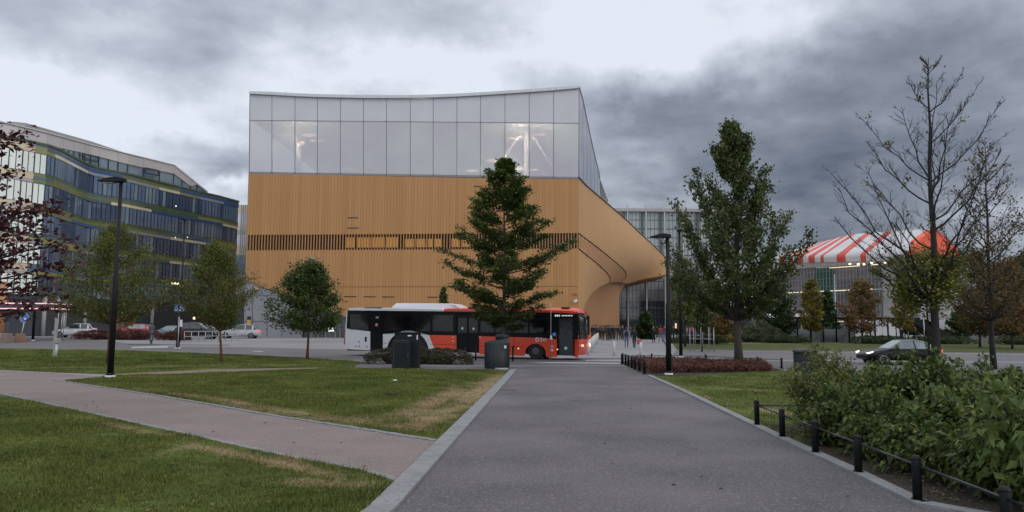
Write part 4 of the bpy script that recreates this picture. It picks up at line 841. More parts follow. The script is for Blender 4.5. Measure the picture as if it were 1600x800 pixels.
mb = MB(); c = F_(389, 504); mb.box((c.x, FY, c.z), (.45, .1, .6)); mb.box((c.x, FY - .05, c.z + .55), (.4, .1, .35), 1); mb.build('notice', [mat('yellow_notice', (.5, .33, .1), rough=.6), M_['rubber']], lib)
mb = MB(); c = F_(390, 461); mb.bar(F_(388, 462) + Vector((0, -.6, 0)), F_(394, 462) + Vector((0, .1, 0)), .12); mb.build('wall_camera', M_['white'], lib)
mb = MB(); c = F_(899, 470.5); mb.bar(c + Vector((-.2, -.5, -.1)), c + Vector((.15, -.1, .1)), .22); mb.build('wall_camera', M_['white'], lib)
mb = MB(); mb.box((F_(899, 459).x, FY - .1, F_(899, 459).z), (.4, .2, .22)); mb.build('wall_lamp', mat('terracotta', (.4, .14, .06), rough=.6), lib)
ch = GX(487, FY - 1.2); fp = thing('flue_pipe', ch, 'grey steel flue pipe standing close to the timber wall', 'pipe'); mb = MB(); mb.tube([ch, P(487.5, 404, FY - 1.2)], .32, 16); mb.build('pipe', M_['steel'], fp)
mb = MB(); mb.tube([P(487.5, 405.5, FY - 1.2), P(487.5, 403, FY - 1.2)], .42, 16); mb.build('cap', M_['steel'], fp)

# ------------------------------------------------------------------ office block on the left
off_ = thing('office_building', GX(200, 100), 'long curved office block with blue glass and green, yellow and cream bands', 'building')
TZ = 20.4 + 1.75
def depth_at(px, py): return (TZ - EYE) * ray(px, py).y / ray(px, py).z
pl = []
for px, py in ((-260, 150), (-120, 185), (0, 212), (30, 217), (58, 223.5), (75, 227), (92, 233), (108, 242), (125, 251), (142, 260), (170, 266), (200, 271.5), (250, 284.5), (300, 297), (340, 306), (373, 315)):
    Y = depth_at(px, py); p = P(px, py, Y); pl.append(Vector((p.x, p.y, 0)))
Ls = [0]
for a, b_ in zip(pl[:-1], pl[1:]): Ls.append(Ls[-1] + (b_ - a).length)
iC = Ls[4]                                     # where the cream part ends
def pth(t, off=0.0):
    t = min(max(t, 0), Ls[-1]); j = max(k for k in range(len(Ls)) if Ls[k] <= t + 1e-9); j = min(j, len(pl) - 2); d = (pl[j + 1] - pl[j]); p = pl[j] + d * ((t - Ls[j]) / d.length); d.normalize(); return p + Vector((d.y, -d.x, 0)) * off
pal = {'green': (.085, .125, .055), 'lime': (.24, .24, .10), 'cream': (.60, .57, .42), 'blue': (.05, .10, .24), 'teal': (.09, .14, .16), 'grey': (.26, .28, .31), 'olive': (.16, .175, .075)}
pm = {k: mat('panel_' + k, v, tuple(c * .85 for c in v), scale=.4, rough=.22, spec=.6) for k, v in pal.items()}
WG = [mat('office_glass', (.11, .165, .25), (.14, .20, .30), scale=.5, rough=.06, spec=.9), mat('office_glass_pale', (.22, .29, .34), (.17, .23, .29), scale=.5, rough=.08, spec=.9), mat('office_glass_dark', (.05, .08, .14), (.07, .10, .17), scale=.5, rough=.06, spec=.8)]
CW = mat('glass_painted_sky', (.74, .80, .76), (.66, .72, .69), scale=.2, rough=.15); CP = mat('cream_panel', (.58, .50, .36), (.50, .43, .32), scale=.3, rough=.3); CG = mat('greige_panel', (.40, .37, .37), (.35, .33, .33), scale=.3, rough=.35)  # CW: pale sky reflection of these windows is put into their colour
step = 1.35; NC = int(Ls[-1] / step); step = Ls[-1] / NC; ro = random.Random(11)
FH = 3.42; z00 = GZ
floors = [TZ - FH * (k + 1) for k in range(5)]   # base of each window+spandrel storey, top down
band = {i: MB() for i in range(3)}
PK = list(pm) + ['CP', 'CG']; PMAT = [pm[k] for k in pm] + [CP, CG]
nwin = 0
def vq(mb, t0, t1, z0, z1, off, m=0):
    a, b_ = pth(t0, off), pth(t1, off); mb.add([(a.x, a.y, z0), (b_.x, b_.y, z0), (b_.x, b_.y, z1), (a.x, a.y, z1)], [(0, 1, 2, 3)], m)
for k, zb in enumerate(floors):
    zt = zb + FH; sp_h = 1.12; smb = MB()
    # spandrel: two rows of panels in runs of colour
    for row in range(3):
        z1 = zt - row * sp_h / 3; z0 = z1 - sp_h / 3; j = 0
        while j < NC:
            run = ro.randint(3, 9); c = ro.choice([('green', 'green', 'olive', 'teal', 'teal', 'green'), ('olive', 'lime', 'green', 'blue', 'teal', 'blue'), ('cream', 'lime', 'teal', 'blue', 'grey', 'olive')][row])
            for q in range(j, min(j + run, NC)):
                t0, t1 = q * step, (q + 1) * step
                key = c if t0 > iC - .3 else ('CG' if (k + row) % 3 == 0 else 'CP'); vq(smb, t0, t1, z0, z1, .05, PK.index(key))
            j += run
    smb.build('spandrel_band', PMAT, off_)
    zw0, zw1 = zb, zt - sp_h; j = 0
    while j < NC:
        t0 = j * step; cream = t0 < iC - .3; w_ = 3 if nwin < 72 and not cream else 3
        mb = MB(); t1 = min((j + w_) * step, Ls[-1]); r_ = ro.random(); mi = 0 if r_ < .55 else (1 if r_ < .72 else 2)
        if t0 / Ls[-1] > .80 and k > 1: mi = 2 if r_ < .6 else 0
        for q in range(w_):
            a = t0 + q * step
            if a + step > t1 + .01: break
            h = step / 2
            for hf in range(2):
                mi2 = mi if ro.random() < .7 else ro.choice((0, 1, 2)); vq(mb, a + hf * h + .04, a + hf * h + h - .04, zw0 + .05, zw1 - .05, .0, 3 if cream else mi2)
            vq(mb, a - .03, a + .04, zw0, zw1, .1, 4); vq(mb, a + h - .02, a + h + .03, zw0, zw1, .04, 4)
        mb.build('window', [WG[0], WG[1], WG[2], CW, mat('office_mullion', (.03, .04, .06), rough=.5) if nwin == 0 else bpy.data.materials['office_mullion']], off_); nwin += 1; j += w_
mb = MB()
for j in range(NC): a, b_ = pth(j * step, -.25), pth((j + 1) * step, -.25); mb.add([(a.x, a.y, GZ), (b_.x, b_.y, GZ), (b_.x, b_.y, TZ), (a.x, a.y, TZ)], [(0, 1, 2, 3)])
a, b_ = pth(0, -.25), pth(Ls[-1], -.25); mb.add([(b_.x, b_.y, GZ), (b_.x - 25, b_.y + 2, GZ), (b_.x - 25, b_.y + 2, TZ), (b_.x, b_.y, TZ)], [(0, 1, 2, 3)])
rf = [pth(j * step, .1) for j in range(NC + 1)]; mb.add([(p.x, p.y, TZ - .01) for p in rf] + [(b_.x - 25, b_.y + 2, TZ), (a.x - 25, a.y + 2, TZ)], [tuple(range(len(rf) + 2))])
mb.build('wall', mat('office_wall', (.045, .055, .07), rough=.5), off_)
mb = MB(); mb.loft([[Vector((p.x, p.y, TZ - .12)) + (pth(j * step, .16) - p) for j, p in enumerate(rf)], [Vector((p.x, p.y, TZ + .12)) + (pth(j * step, .16) - p) for j, p in enumerate(rf)]], smooth=False); mb.build('parapet', mat('parapet', (.07, .10, .06), rough=.5), off_)
# ground floor: recess, columns, lit lobby
zgf = floors[-1]; mb = MB()
for j in range(0, NC, 4): p = pth(j * step, -.1); mb = MB(); mb.tube([(p.x, p.y, GZ), (p.x, p.y, zgf)], .25, 8); mb.build('column', M_['concrete'], off_)
mb = MB(); a, b_ = pth(Ls[-1] * .60, -.1), pth(Ls[-1] * .66, -.1); mb.add([(a.x, a.y, GZ), (b_.x, b_.y, GZ), (b_.x, b_.y, 3.3), (a.x, a.y, 3.3)], [(0, 1, 2, 3)]); mb.build('timber_door', mat('timber_door', (.28, .14, .05), (.2, .1, .04), scale=2, stretch=(1, 1, 8), rough=.6), off_)
for (px, py, Y, wx) in ((273.5, 443, 103, .9), (303, 497, 96, .3), (274, 371, 103, .06), (293, 371, 103, .06), (275, 322, 106, .08)):
    c = P(px, py, Y); mb = MB(); mb.tube([c - Vector((wx * .5, 0, 0)), c + Vector((wx * .5, 0, 0))], min(.14, wx), 6); mb.build('lobby_lamp', GLOWW, off_)
# penthouse: pale fascia over a glazed strip
def line3(q): return [P(px, py, Y) for px, py, Y in q]
pxs_ = (-260, -120, 0, 30, 58, 75, 92, 108, 125, 142, 170, 200, 250, 300, 340, 373)
def lin(px, tab):
    for a, b_ in zip(tab[:-1], tab[1:]):
        if px <= b_[0]: return a[1] + (b_[1] - a[1]) * (px - a[0]) / (b_[0] - a[0])
    return tab[-1][1]
Yb = lambda px: lin(px, list(zip(pxs_, [p.y for p in pl]))) + .15
tT = [(-120, 158), (0, 191), (60, 205), (140, 226.5), (210, 243.5), (272, 258.5), (325, 301.5)]; tB = [(-120, 184), (0, 213), (60, 222.5), (97, 232), (140, 241), (210, 259), (272, 271.5), (308, 298.5)]
cols_ = [-120, -60, 0, 30, 58, 75, 92, 100, 108, 116, 125, 133, 142, 155, 170, 185, 200, 225, 250, 272, 285, 298, 308, 324]
ftop = [P(x, lin(x, tT), Yb(x)) for x in cols_]; fbot = [P(x, max(lin(x, tB), lin(x, tT) + .6) if x < 308 else lin(x, tT) + .6, Yb(x)) for x in cols_]
mb = MB(); mb.loft([ftop, fbot], smooth=False); back = Vector((-1.5, .8, .05)); mb.loft([ftop, [p + back for p in ftop]], smooth=False); mb.loft([fbot, [p + back for p in fbot]], smooth=False); mb.build('fascia', mat('greige_fascia', (.44, .415, .42), (.38, .36, .365), scale=.15, rough=.45), off_)
mb = MB()
for a, b_ in list(zip(ftop[1:-1], fbot[1:-1]))[::2]: mb.bar(a + Vector((.04, -.04, 0)), b_ + Vector((.04, -.04, 0)), .04)
mb.tube([p + Vector((.1, -.1, .05)) for p in ftop], .08, 5); mb.build('fascia_joint', mat('pale_line', (.5, .5, .5), rough=.5), off_)
gb = [Vector((p.x, p.y, TZ - .1)) for p in fbot]; sh = Vector((-.12, .08, 0)); mb = MB(); mb.loft([[p + sh for p in fbot], [p + sh for p in gb]], smooth=False); mb.build('strip_glazing', WG[1], off_)
mb = MB()
for i in range(24):
    t = i / 23 * (len(fbot) - 1); j = min(int(t), len(fbot) - 2); a = fbot[j].lerp(fbot[j + 1], t - j); b_ = gb[j].lerp(gb[j + 1], t - j); mb.bar(a, b_, .09)
mb.build('strip_mullion', bpy.data.materials['office_mullion'], off_)
for (x0, y0, x1, y1) in ((128, 241, 152, 254), (225, 263, 246, 275)):
    Ya = Yb(x0); q = [P(x0, y0, Ya), P(x1, y0 + (x1 - x0) * .22, Yb(x1)), P(x1, y1, Yb(x1)), P(x0, y1 - (x1 - x0) * .2, Ya)]; mb = MB(); 
    for a, b_ in zip(q, q[1:] + q[:1]): mb.bar(a + Vector((.3, -.3, 0)), b_ + Vector((.3, -.3, 0)), .18)
    mb.build('window_frame', bpy.data.materials['office_mullion'], off_)
r2 = line3([(8, 191, 95), (20, 190, 95), (40, 192, 96), (90, 206, 101), (140, 220, 106), (200, 240, 112), (215, 247, 113)]); mb = MB(); mb.loft([r2, [p - Vector((0, 0, 3.5)) for p in r2]], smooth=False); mb.loft([r2, [p + Vector((-12, 4, 0)) for p in r2]], smooth=False); mb.build('upper_roof', mat('zinc_roof', (.30, .30, .315), (.26, .26, .27), scale=.2, rough=.5), off_)
# red neon canopy at the entrance
cn = thing('entrance_canopy', GX(30, 72), 'thin dark canopy edged with two pink light lines at the left', 'canopy')
q0, q1, q2 = P(-60, 472.5, 66), P(80, 473.5, 72), P(112, 475.5, 78)
mb = MB()
for a, b_ in ((q0, q1), (q1, q2)): mb.prism([a, b_, b_ - Vector((0, 0, .62)), a - Vector((0, 0, .62))], (-2.5, 2, 0))
mb.build('deck', mat('canopy_dark', (.05, .035, .05), rough=.5), cn)
NE = glow('pink_light', (1.0, .48, .52), .8)
for dz in (-.05, -.52):
    mb = MB(); o1 = Vector((.05, -.08, dz)); mb.tube([q0 + o1, q1 + o1, q2 + o1], .055, 5); mb.build('light_line', NE, cn)
for px, Y in ((-40, 66), (100, 76)): mb = MB(); g0 = GX(px, Y); mb.tube([g0, (g0.x, g0.y, q1.z - .5)], .06, 8); mb.build('post', M_['steel'], cn)
# cream building in the gap
cb_ = thing('cream_building', GX(380, 150), 'slice of a cream and white building between office and library', 'building')
zs = [P(380, y, 150).z for y in (320, 333, 352, 360, 367, 383, 399, 411, 430, 460, 520)]; xa, xb = GX(362, 150).x, GX(402, 150).x
cm = [CP, M_['white_matt'], CP, CG, M_['white_matt'], CP, WG[1], WG[0], CP, WG[2]]
for i in range(10):
    mb = MB(); mb.box(((xa + xb) / 2, 152, (zs[i] + zs[i + 1]) / 2), (xb - xa, 4, zs[i] - zs[i + 1])); mb.build('facade_band', cm[i], cb_)
mb = MB()
for i in range(4): mb.box((GX(373 + i * 3, 150).x, 149.95, (zs[0] + zs[-1]) / 2), (.12, .1, zs[0] - zs[-1]))
mb.build('facade_mullion', MULL, cb_)
# ------------------------------------------------------------------ glass building behind the square
gb_ = thing('glass_building', GX(1030, 200), 'tall glass hall with pale fins behind the square, right of the library', 'building')
YG = 200.0; zt = P(1030, 330.5, YG).z; zm = P(1030, 436, YG).z
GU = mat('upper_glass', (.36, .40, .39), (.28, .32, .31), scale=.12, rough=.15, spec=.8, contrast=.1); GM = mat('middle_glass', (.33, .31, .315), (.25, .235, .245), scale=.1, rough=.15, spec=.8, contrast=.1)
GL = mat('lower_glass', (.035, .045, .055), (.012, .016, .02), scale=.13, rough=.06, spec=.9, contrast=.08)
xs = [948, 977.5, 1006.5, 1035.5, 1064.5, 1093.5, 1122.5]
zu = P(1030, 398, YG).z; zl_ = P(1030, 470, YG).z; GL2 = mat('glass_painted_reflection', (.22, .205, .225), (.08, .08, .095), scale=.09, rough=.1, spec=.9, contrast=.08)  # GL2: pale reflections are put into the colour of this zone
for a, b_ in zip(xs[:-1], xs[1:]):
    X0, X1 = (a - 800) / 1200 * YG, (b_ - 800) / 1200 * YG
    mb = MB()
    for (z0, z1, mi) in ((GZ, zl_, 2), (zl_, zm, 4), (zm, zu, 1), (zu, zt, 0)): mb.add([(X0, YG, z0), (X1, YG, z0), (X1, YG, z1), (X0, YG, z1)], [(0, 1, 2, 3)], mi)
    nz = 14
    for i in range(nz + 1): z = GZ + (zt - GZ) * i / nz; mb.box(((X0 + X1) / 2, YG - .08, z), (X1 - X0, .12, .18 if i % 3 == 0 else .09), 3)
    for i in range(1, 5): mb.box((X0 + (X1 - X0) * i / 5, YG - .06, (zt + GZ) / 2), (.07, .1, zt - GZ), 3)
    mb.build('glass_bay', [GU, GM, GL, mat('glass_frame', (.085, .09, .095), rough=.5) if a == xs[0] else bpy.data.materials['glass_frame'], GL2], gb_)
    mb = MB(); mb.box((X0 + .55, YG - .9, (zt + 1.6 + GZ) / 2), (.34, .7, zt + 1.6 - GZ)); mb.build('fin', mat('pale_fin', (.42, .42, .41), rough=.5) if a == xs[0] else bpy.data.materials['pale_fin'], gb_)
    mb = MB(); mb.box((X0 - .35, YG - .5, (zt + zm) / 2), (.5, .4, zt - zm)); mb.build('column', bpy.data.materials['glass_frame'], gb_)
mb = MB(); X0, X1 = (xs[0] - 800) / 6, (xs[-1] - 800) / 6; mb.box(((X0 + X1) / 2, YG - .6, zt + .2), (X1 - X0, 1.6, .8)); mb.build('roof_edge', M_['concrete'], gb_)
mb = MB(); mb.box(((X0 + X1) / 2, YG + 10.2, (zt + GZ) / 2 - .3), (X1 - X0, 20, zt - GZ - .6)); mb.build('body', mat('hall_body', (.06, .065, .07), rough=.6), gb_)
for px, py in ((1056, 509), (1010, 512)): mb = MB(); c = P(px, py, YG - .5); mb.box(c, (.35, .3, 1.3 if px > 1050 else .5)); mb.build('lit_doorway', GLOWW if px < 1050 else glow('doorway_glow', (1, .6, .3), .7), gb_)

# ------------------------------------------------------------------ striped pavilion
pv = thing('striped_pavilion', GX(1400, 112), 'scaffolded building under a red and white striped tent roof', 'building')
E1 = P(1415, 395, 110); E0 = P(1206, 402, 131); E2 = P(1502, 404, 117); R1 = P(1461, 357, 113.5); R0 = P(1330, 366, 138); 
E1.z = E1.z
SW = mat('tent_white', (.52, .52, .535), (.45, .45, .47), scale=.3, rough=.6); SR = mat('tent_red', (.55, .065, .045), (.46, .055, .04), scale=.4, rough=.6); SO = mat('tent_orange', (.78, .10, .035), (.68, .085, .03), scale=.4, rough=.55)
# stripes: cuts along eave and ridge, red or white, from left to right, read as fractions of picture width
eave = [(1206, 0), (1218, 1), (1226, 0), (1232, 1), (1239, 0), (1245, 1), (1255, 0), (1263, 1), (1273, 0), (1282, 1), (1287, 0), (1307, 1), (1321, 0), (1344, 1), (1353, 0), (1415, None)]
topx = [1262, 1276, 1283, 1288, 1295, 1300, 1308, 1314, 1324, 1330, 1338, 1352, 1362, 1383, 1395, 1461]
def on_edge(px, A, B_):            # point of edge A-B seen at picture column px
    lo, hi = 0.0, 1.0
    def col(v):
        d = Vector(v) - Vector((0, 0, EYE)); return 800 + 1200 * d.dot(_r) / d.dot(_f)
    inc = col(B_) > col(A)
    for _ in range(40):
        m = (lo + hi) / 2
        if (col(A.lerp(B_, m)) < px) == inc: lo = m
        else: hi = m
    return A.lerp(B_, (lo + hi) / 2)
eL = P(1262, 383.5, 136)
for i in range(len(eave) - 1):
    a, b_ = on_edge(eave[i][0], E0, E1), on_edge(eave[i + 1][0], E0, E1); tx0, tx1 = topx[i], topx[i + 1]
    f = lambda x: on_edge(x, R0, R1) if x > 1330 else on_edge(x, eL, R0)
    c, d = f(tx1), f(tx0)
    rows = []
    for j in range(6):
        u = j / 5; sag = Vector((0, 0, .02 * math.sin(math.pi * u))); rows.append([a.lerp(d, u) + sag, b_.lerp(c, u) + sag])
    dn = Vector((.0, -.05, -1.1)); rows = [[a + dn, b_ + dn], [a + dn * .4 + Vector((-.04, -.04, 0)), b_ + dn * .4 + Vector((-.04, -.04, 0))]] + rows
    mb = MB(); mb.loft(rows); mb.build('roof_stripe', SR if eave[i][1] else SW, pv)
mb = MB(); rows = []
ins = P(1428, 386, 111)
mb.prism([E1 + Vector((0, 0, -.6)), P(1416, 396.5, 110), P(1424, 387.5, 110.6), P(1443, 370, 112), R1, P(1475, 368, 114.5), P(1492, 384, 116), P(1500, 393, 117), E2, P(1460, 403, 113.5)], (-.5, 1.5, 0)); mb.build('orange_gable', SO, pv)
mb = MB(); mb.add([R1, E2, E2 + Vector((-18, 20, -2)), R0 + Vector((-.5, 2, -.8))], [(0, 1, 2, 3)]); mb.build('roof_back', SW, pv)
WL = mat('scaffold_sheeting', (.44, .43, .45), (.32, .32, .34), scale=.35, rough=.7, contrast=.1); WD = mat('pavilion_glass', (.18, .18, .205), (.12, .12, .145), scale=.3, rough=.3, contrast=.1)
def vwall(A, B_, t0, t1, z0, z1, off, m, name, parent=pv, thick=.15):
    a, b_ = A.lerp(B_, t0), A.lerp(B_, t1); d = (B_ - A); n = Vector((d.y, -d.x, 0)).normalized(); mb = MB(); q = [Vector((a.x, a.y, z0)), Vector((b_.x, b_.y, z0)), Vector((b_.x, b_.y, z1)), Vector((a.x, a.y, z1))]; mb.prism([p + n * off for p in q], -n * thick); return mb.build(name, m, parent)
g = GZ - .1
E0g, E1g, E2g = Vector((E0.x, E0.y, 0)), Vector((E1.x, E1.y, 0)), Vector((E2.x, E2.y, 0))
ztop = min(E0.z, E1.z) - .9
vwall(E0g, E1g, 0, 1, ztop - .2, ztop + .9, -.05, M_['concrete'], 'eave_beam')
for t0, t1, mt in ((0, .36, WD), (.5, .83, WD), (.83, 1, WL)):
    k = max(1, int((t1 - t0) * 7))
    for i in range(k):
        for z0, z1 in ((g, 3.2), (3.3, 8.0), (8.1, ztop - .2)): vwall(E0g, E1g, t0 + (t1 - t0) * i / k + .002, t0 + (t1 - t0) * (i + 1) / k - .002, z0, z1, -.3, mt, 'facade_panel')
vwall(E0g, E1g, .36, .5, g, ztop - .4, .05, mat('green_glass', (.02, .11, .10), (.012, .07, .065), scale=.5, rough=.35), 'green_stair')
mb = MB(); n = (E1g - E0g).normalized(); nn = Vector((n.y, -n.x, 0))
for i in range(41):
    p = E0g.lerp(E1g, i / 40) + nn * .15; mb.box((p.x, p.y, (g + ztop) / 2), (.05, .05, ztop - g))
for z in [g + 1.2 * i for i in range(10)]:
    mb.bar(E0g + nn * .15 + Vector((0, 0, z)), E1g + nn * .15 + Vector((0, 0, z)), .04)
mb.build('scaffold', M_['concrete'], pv)
TU = glow('tube_light', (1, .82, .55), .9)
for z, spans in ((3.25, ((0, .3), (.5, .57), (.8, .92))), (8.05, ((0, .33), (.36, .5), (.51, .78))), (ztop - .5, ((.03, .22), (.48, .7), (.78, .83)))):
    for a, b_ in spans: mb = MB(); mb.tube([E0g.lerp(E1g, a) + nn * .25 + Vector((0, 0, z)), E0g.lerp(E1g, b_) + nn * .25 + Vector((0, 0, z))], .055, 5); mb.build('tube_light', TU, pv)
for px, py in ((1328, 412.5), (1341, 412.5), (1350, 413), (1362, 410.5), (1383, 410.5)):
    c = on_edge(px, E0, E1); c = P(px, py, c.y - .6); mb = MB(); mb.tube([c - Vector((.14, 0, 0)), c + Vector((.14, 0, 0))], .12, 8); mb.build('bulb', GLOWW, pv)
for i in range(5):
    for z0, z1 in ((g, 2.6), (2.7, 5.3), (5.4, 8.0), (8.1, ztop + .9)): vwall(E1g, E2g, i / 5 + .003, (i + 1) / 5 - .003, z0, z1, -.25, WL if (i, z0) not in ((0, 5.4), (0, 2.7)) else WD, 'sheeting_panel')
mb = MB(); d = (E2g - E1g).normalized(); nn2 = Vector((d.y, -d.x, 0))
for i in range(13): p = E1g.lerp(E2g, i / 12) + nn2 * .2; mb.box((p.x, p.y, (g + ztop) / 2), (.05, .05, ztop - g))
for z in [g + 1.3 * i for i in range(9)]: mb.bar(E1g + nn2 * .2 + Vector((0, 0, z)), E2g + nn2 * .2 + Vector((0, 0, z)), .05)
mb.build('scaffold', M_['steel'], pv)
# scaffold tower right of the pavilion
st_ = thing('scaffold_tower', GX(1518, 118), 'bare steel scaffold tower with a blue sheet between pavilion and autumn trees', 'scaffold'); mb = MB()
x0, x1 = GX(1503, 118).x, GX(1530, 118).x; zt2 = P(1515, 406, 118).z
for x in (x0, (x0 + x1) / 2, x1):
    for y in (117, 119): mb.tube([(x, y, .4), (x, y, zt2)], .05, 5)
for i in range(7):
    z = .5 + (zt2 - .6) * i / 6; mb.box(((x0 + x1) / 2, 118, z), (x1 - x0, 2, .07))
mb.build('frame', M_['steel'], st_); mb = MB(); a = P(1503, 474, 117); b_ = P(1520, 484, 117); mb.box(((a.x + b_.x) / 2, 116.9, (a.z + b_.z) / 2), (b_.x - a.x, .1, a.z - b_.z)); mb.build('blue_sheet', mat('blue_sheet', (.05, .12, .38), rough=.6), st_)
# white hoarding, black canopies, pergola
hd = thing('hoarding', GX(1420, 90), 'long white hoarding in front of the striped pavilion', 'fence')
for i in range(7):
    xa, xb = 1335 + i * 21, 1335 + (i + 1) * 21 - .5; a, b_ = GX(xa, 92), GX(xb, 92); mb = MB(); z1 = P(xa, 500, 92).z; mb.box(((a.x + b_.x) / 2, 92, (a.z + z1) / 2), (b_.x - a.x, .1, z1 - a.z)); mb.build('panel', M_['white_matt'], hd)
pe = thing('pergola', GX(1290, 86), 'long thin dark canopy on slim posts below the pavilion', 'canopy')
za = P(1300, 497, 86).z; mb = MB(); a, b_ = GX(1238, 86), GX(1433, 86); mb.box(((a.x + b_.x) / 2, 87, za), (b_.x - a.x, 3, .2)); mb.build('roof', M_['black'], pe)
for i in range(10): x = a.x + .5 + (b_.x - a.x - 1) * i / 9; mb = MB(); mb.tube([(x, 86, .45), (x, 86, za)], .09, 6); mb.build('post', M_['black'], pe)
mb = MB(); mb.box(((GX(1196, 90).x + GX(1330, 90).x) / 2, 90, 1.2), (GX(1330, 90).x - GX(1196, 90).x, .1, 1.6)); o = mb.build('glazed_screen', mat('glazed_screen', (.12, .16, .18), (.28, .30, .32), scale=.45, rough=.2, contrast=.06), pe)
for i, (xa, ya, xb, yb, wd) in enumerate(((1400, 499, 1434, 524, .5), (1418, 499, 1462, 526, 2.0), (1443, 499, 1462, 516, .5))):
    sc_ = thing('sloping_ramp', GX((xa + xb) / 2, 84), ['slim black sloping beam, leftmost of the three by the hoarding', 'wide black sloping ramp between the two slim beams', 'short black sloping beam right of the wide ramp'][i], 'ramp'); p, q = P(xa, ya, 84), P(xb, yb, 84)
    mb = MB(); mb.prism([p, p + Vector((wd, 0, 0)), q + Vector((wd, 0, 0)), q], (0, 2.2, 0)); mb.build('deck', M_['black'], sc_); mb = MB(); mb.tube([p, (p.x, 84, .5)], .07, 6); mb.build('post', M_['steel'], sc_)
for i, (px, w_) in enumerate(((1203, 7), (1252, 10), (1180, 6))):
    dm = thing('small_tent', GX(px, 110), ['small white domed tent, middle one of three', 'largest small white domed tent', 'smallest white domed tent behind the tree'][i], 'tent'); c = P(px, 497, 110); r = w_ * 110 / 1200; rows = [[c + Vector((math.cos(a) * r * math.cos(e), math.sin(a) * r * math.cos(e), r * math.sin(e))) for a in [2 * math.pi * k / 14 for k in range(14)]] for e in (0, .4, .8, 1.2, 1.5)]
    mb = MB(); mb.loft(rows, closed=True); mb.build('canopy', M_['white'], dm); mb = MB(); mb.tube([(c.x, c.y, .4), (c.x, c.y, c.z)], .1, 6); mb.build('pole', M_['steel'], dm)
# low far buildings
for nm, x0, x1, pt, Y, mm, lab in (('low_building', 1535, 1700, 500, 100, mat('pale_container', (.30, .30, .32), (.22, .22, .24), scale=.6, rough=.6), 'low pale building behind the hedges at the right edge'), ('low_building', 1120, 1345, 486, 125, mat('far_grey', (.15, .155, .17), (.10, .105, .12), scale=.3, rough=.6), 'low grey building behind the trees right of the glass hall'), ('dark_building', -300, 60, 400, 140, mat('far_dark', (.10, .11, .13), rough=.6), 'dark far building behind the office block')):
    a, b_ = GX(x0, Y), GX(x1, Y); z = P((x0 + x1) / 2, pt, Y).z; t = thing(nm, (a + b_) / 2, lab, 'building'); mb = MB(); mb.box(((a.x + b_.x) / 2, Y + 4, z / 2 + .2), (b_.x - a.x, 8, z)); mb.build('wall', mm, t, bevel=.05)
    mb = MB(); n = int((b_.x - a.x) / 3)
    for i in range(n): mb.box((a.x + 1.5 + i * 3, Y - .02, z * .55), (1.6, .08, z * .3))
    mb.build('window', M_['darkglass'], t); mb = MB(); mb.box(((a.x + b_.x) / 2, Y + 4, z + .32), (b_.x - a.x + .6, 8.6, .2)); mb.build('roof', M_['concrete'], t)

# ------------------------------------------------------------------ buses
RN = Vector((-10.35, 48.0, 0)); FN = Vector(((903 - 800) / 1200 * 43.6, 43.6, 0)); BD = (FN - RN); BL = BD.length; BD.normalize(); BN = Vector((-BD.y, BD.x, 0)); BRZ = math.atan2(BD.y, BD.x)
def bl(px, py, off=0.0):            # picture -> bus side plane -> (along, height)
    d = ray(px, py); o = Vector((0, 0, EYE)); t = (RN + BN * off - o).dot(BN) / d.dot(BN); p = o + d * t; return ((p - RN).dot(BD), p.z - gz(RN.x, 46))
bus = thing('city_bus', RN, 'long red and white single-deck bus crossing in front of the library', 'bus', rz=BRZ)
WID = 2.5
BK = mat('bus_black', (.005, .005, .006), (.008, .008, .009), scale=1.2, rough=.3, spec=.15); BW = mat('bus_white', (.66, .66, .70), (.58, .58, .62), scale=.8, rough=.35, coat=.3); BRD = mat('bus_red', (.74, .062, .018), (.64, .052, .015), scale=.8, rough=.35, coat=.3)
def panel(pts, m, name, y0=0.0, th=.04, parent=bus, bevel=0):
    mb = MB(); mb.prism([(x, y0, z) for x, z in (bl(*q) for q in pts)], (0, th, 0)); return mb.build(name, m, parent, local=True, bevel=bevel)
# side, from the rear to the front
panel([(541.5, 513.5), (578.3, 518), (578.3, 547.5), (544, 545.5), (542, 538)], BW, 'rear_side_panel')
rdoor = panel([(578.6, 490), (598, 490), (598, 550), (578.6, 549)], BK, 'door', .01)
panel([(543, 485), (690, 486.3), (690, 523.5), (598.3, 521.5), (598.3, 490), (578.3, 490), (578.3, 517.8), (541.6, 513.3)], BK, 'window_band', .0)
panel([(690, 486.3), (845, 488), (869, 488.5), (869, 530), (845, 527.5), (748.5, 525), (748.5, 490), (713.5, 490), (713.5, 524), (690, 523.5)], BK, 'window_band', .0)
def arch(cx, cy, rx, n=14): return [(cx + rx * math.cos(a), cy - rx * math.sin(a)) for a in [math.pi * (1 - i / n) for i in range(n + 1)]]
panel([(598.3, 522), (670, 523.3), (675, 536), (680, 549), (670.5, 549)] + list(reversed(arch(637, 549.5, 33))) + [(598.3, 547.5)], BW, 'white_side_panel')
panel([(670.3, 523.3), (713.2, 524.2), (713.2, 551), (680.3, 549.5), (675.3, 536)], BRD, 'red_side_panel')
panel([(748.7, 525.3), (845, 527.8), (870, 530.4), (870, 558)] + [(853, 557.5)] + list(reversed(arch(836.5, 553.5, 16.5))) + [(819.5, 556), (748.7, 553.5)], BRD, 'red_side_panel')
for k, (xa, xb) in enumerate(((714, 731), (731, 748.4))): panel([(xa + .3, 491), (xb - .3, 491.3), (xb - .3, 551.5), (xa + .3, 551)], BK, 'door_leaf', .02)
panel([(885, 489.5), (903.2, 490.5), (903.2, 531), (898.5, 531), (898.5, 496), (869, 495), (869, 488.8)], BK, 'front_pillar')
DG = seethru('door_glass', (.05, .06, .07), .35, .08); DGD = mat('door_lower', (.028, .034, .042), (.035, .042, .05), scale=1.5, rough=.2)
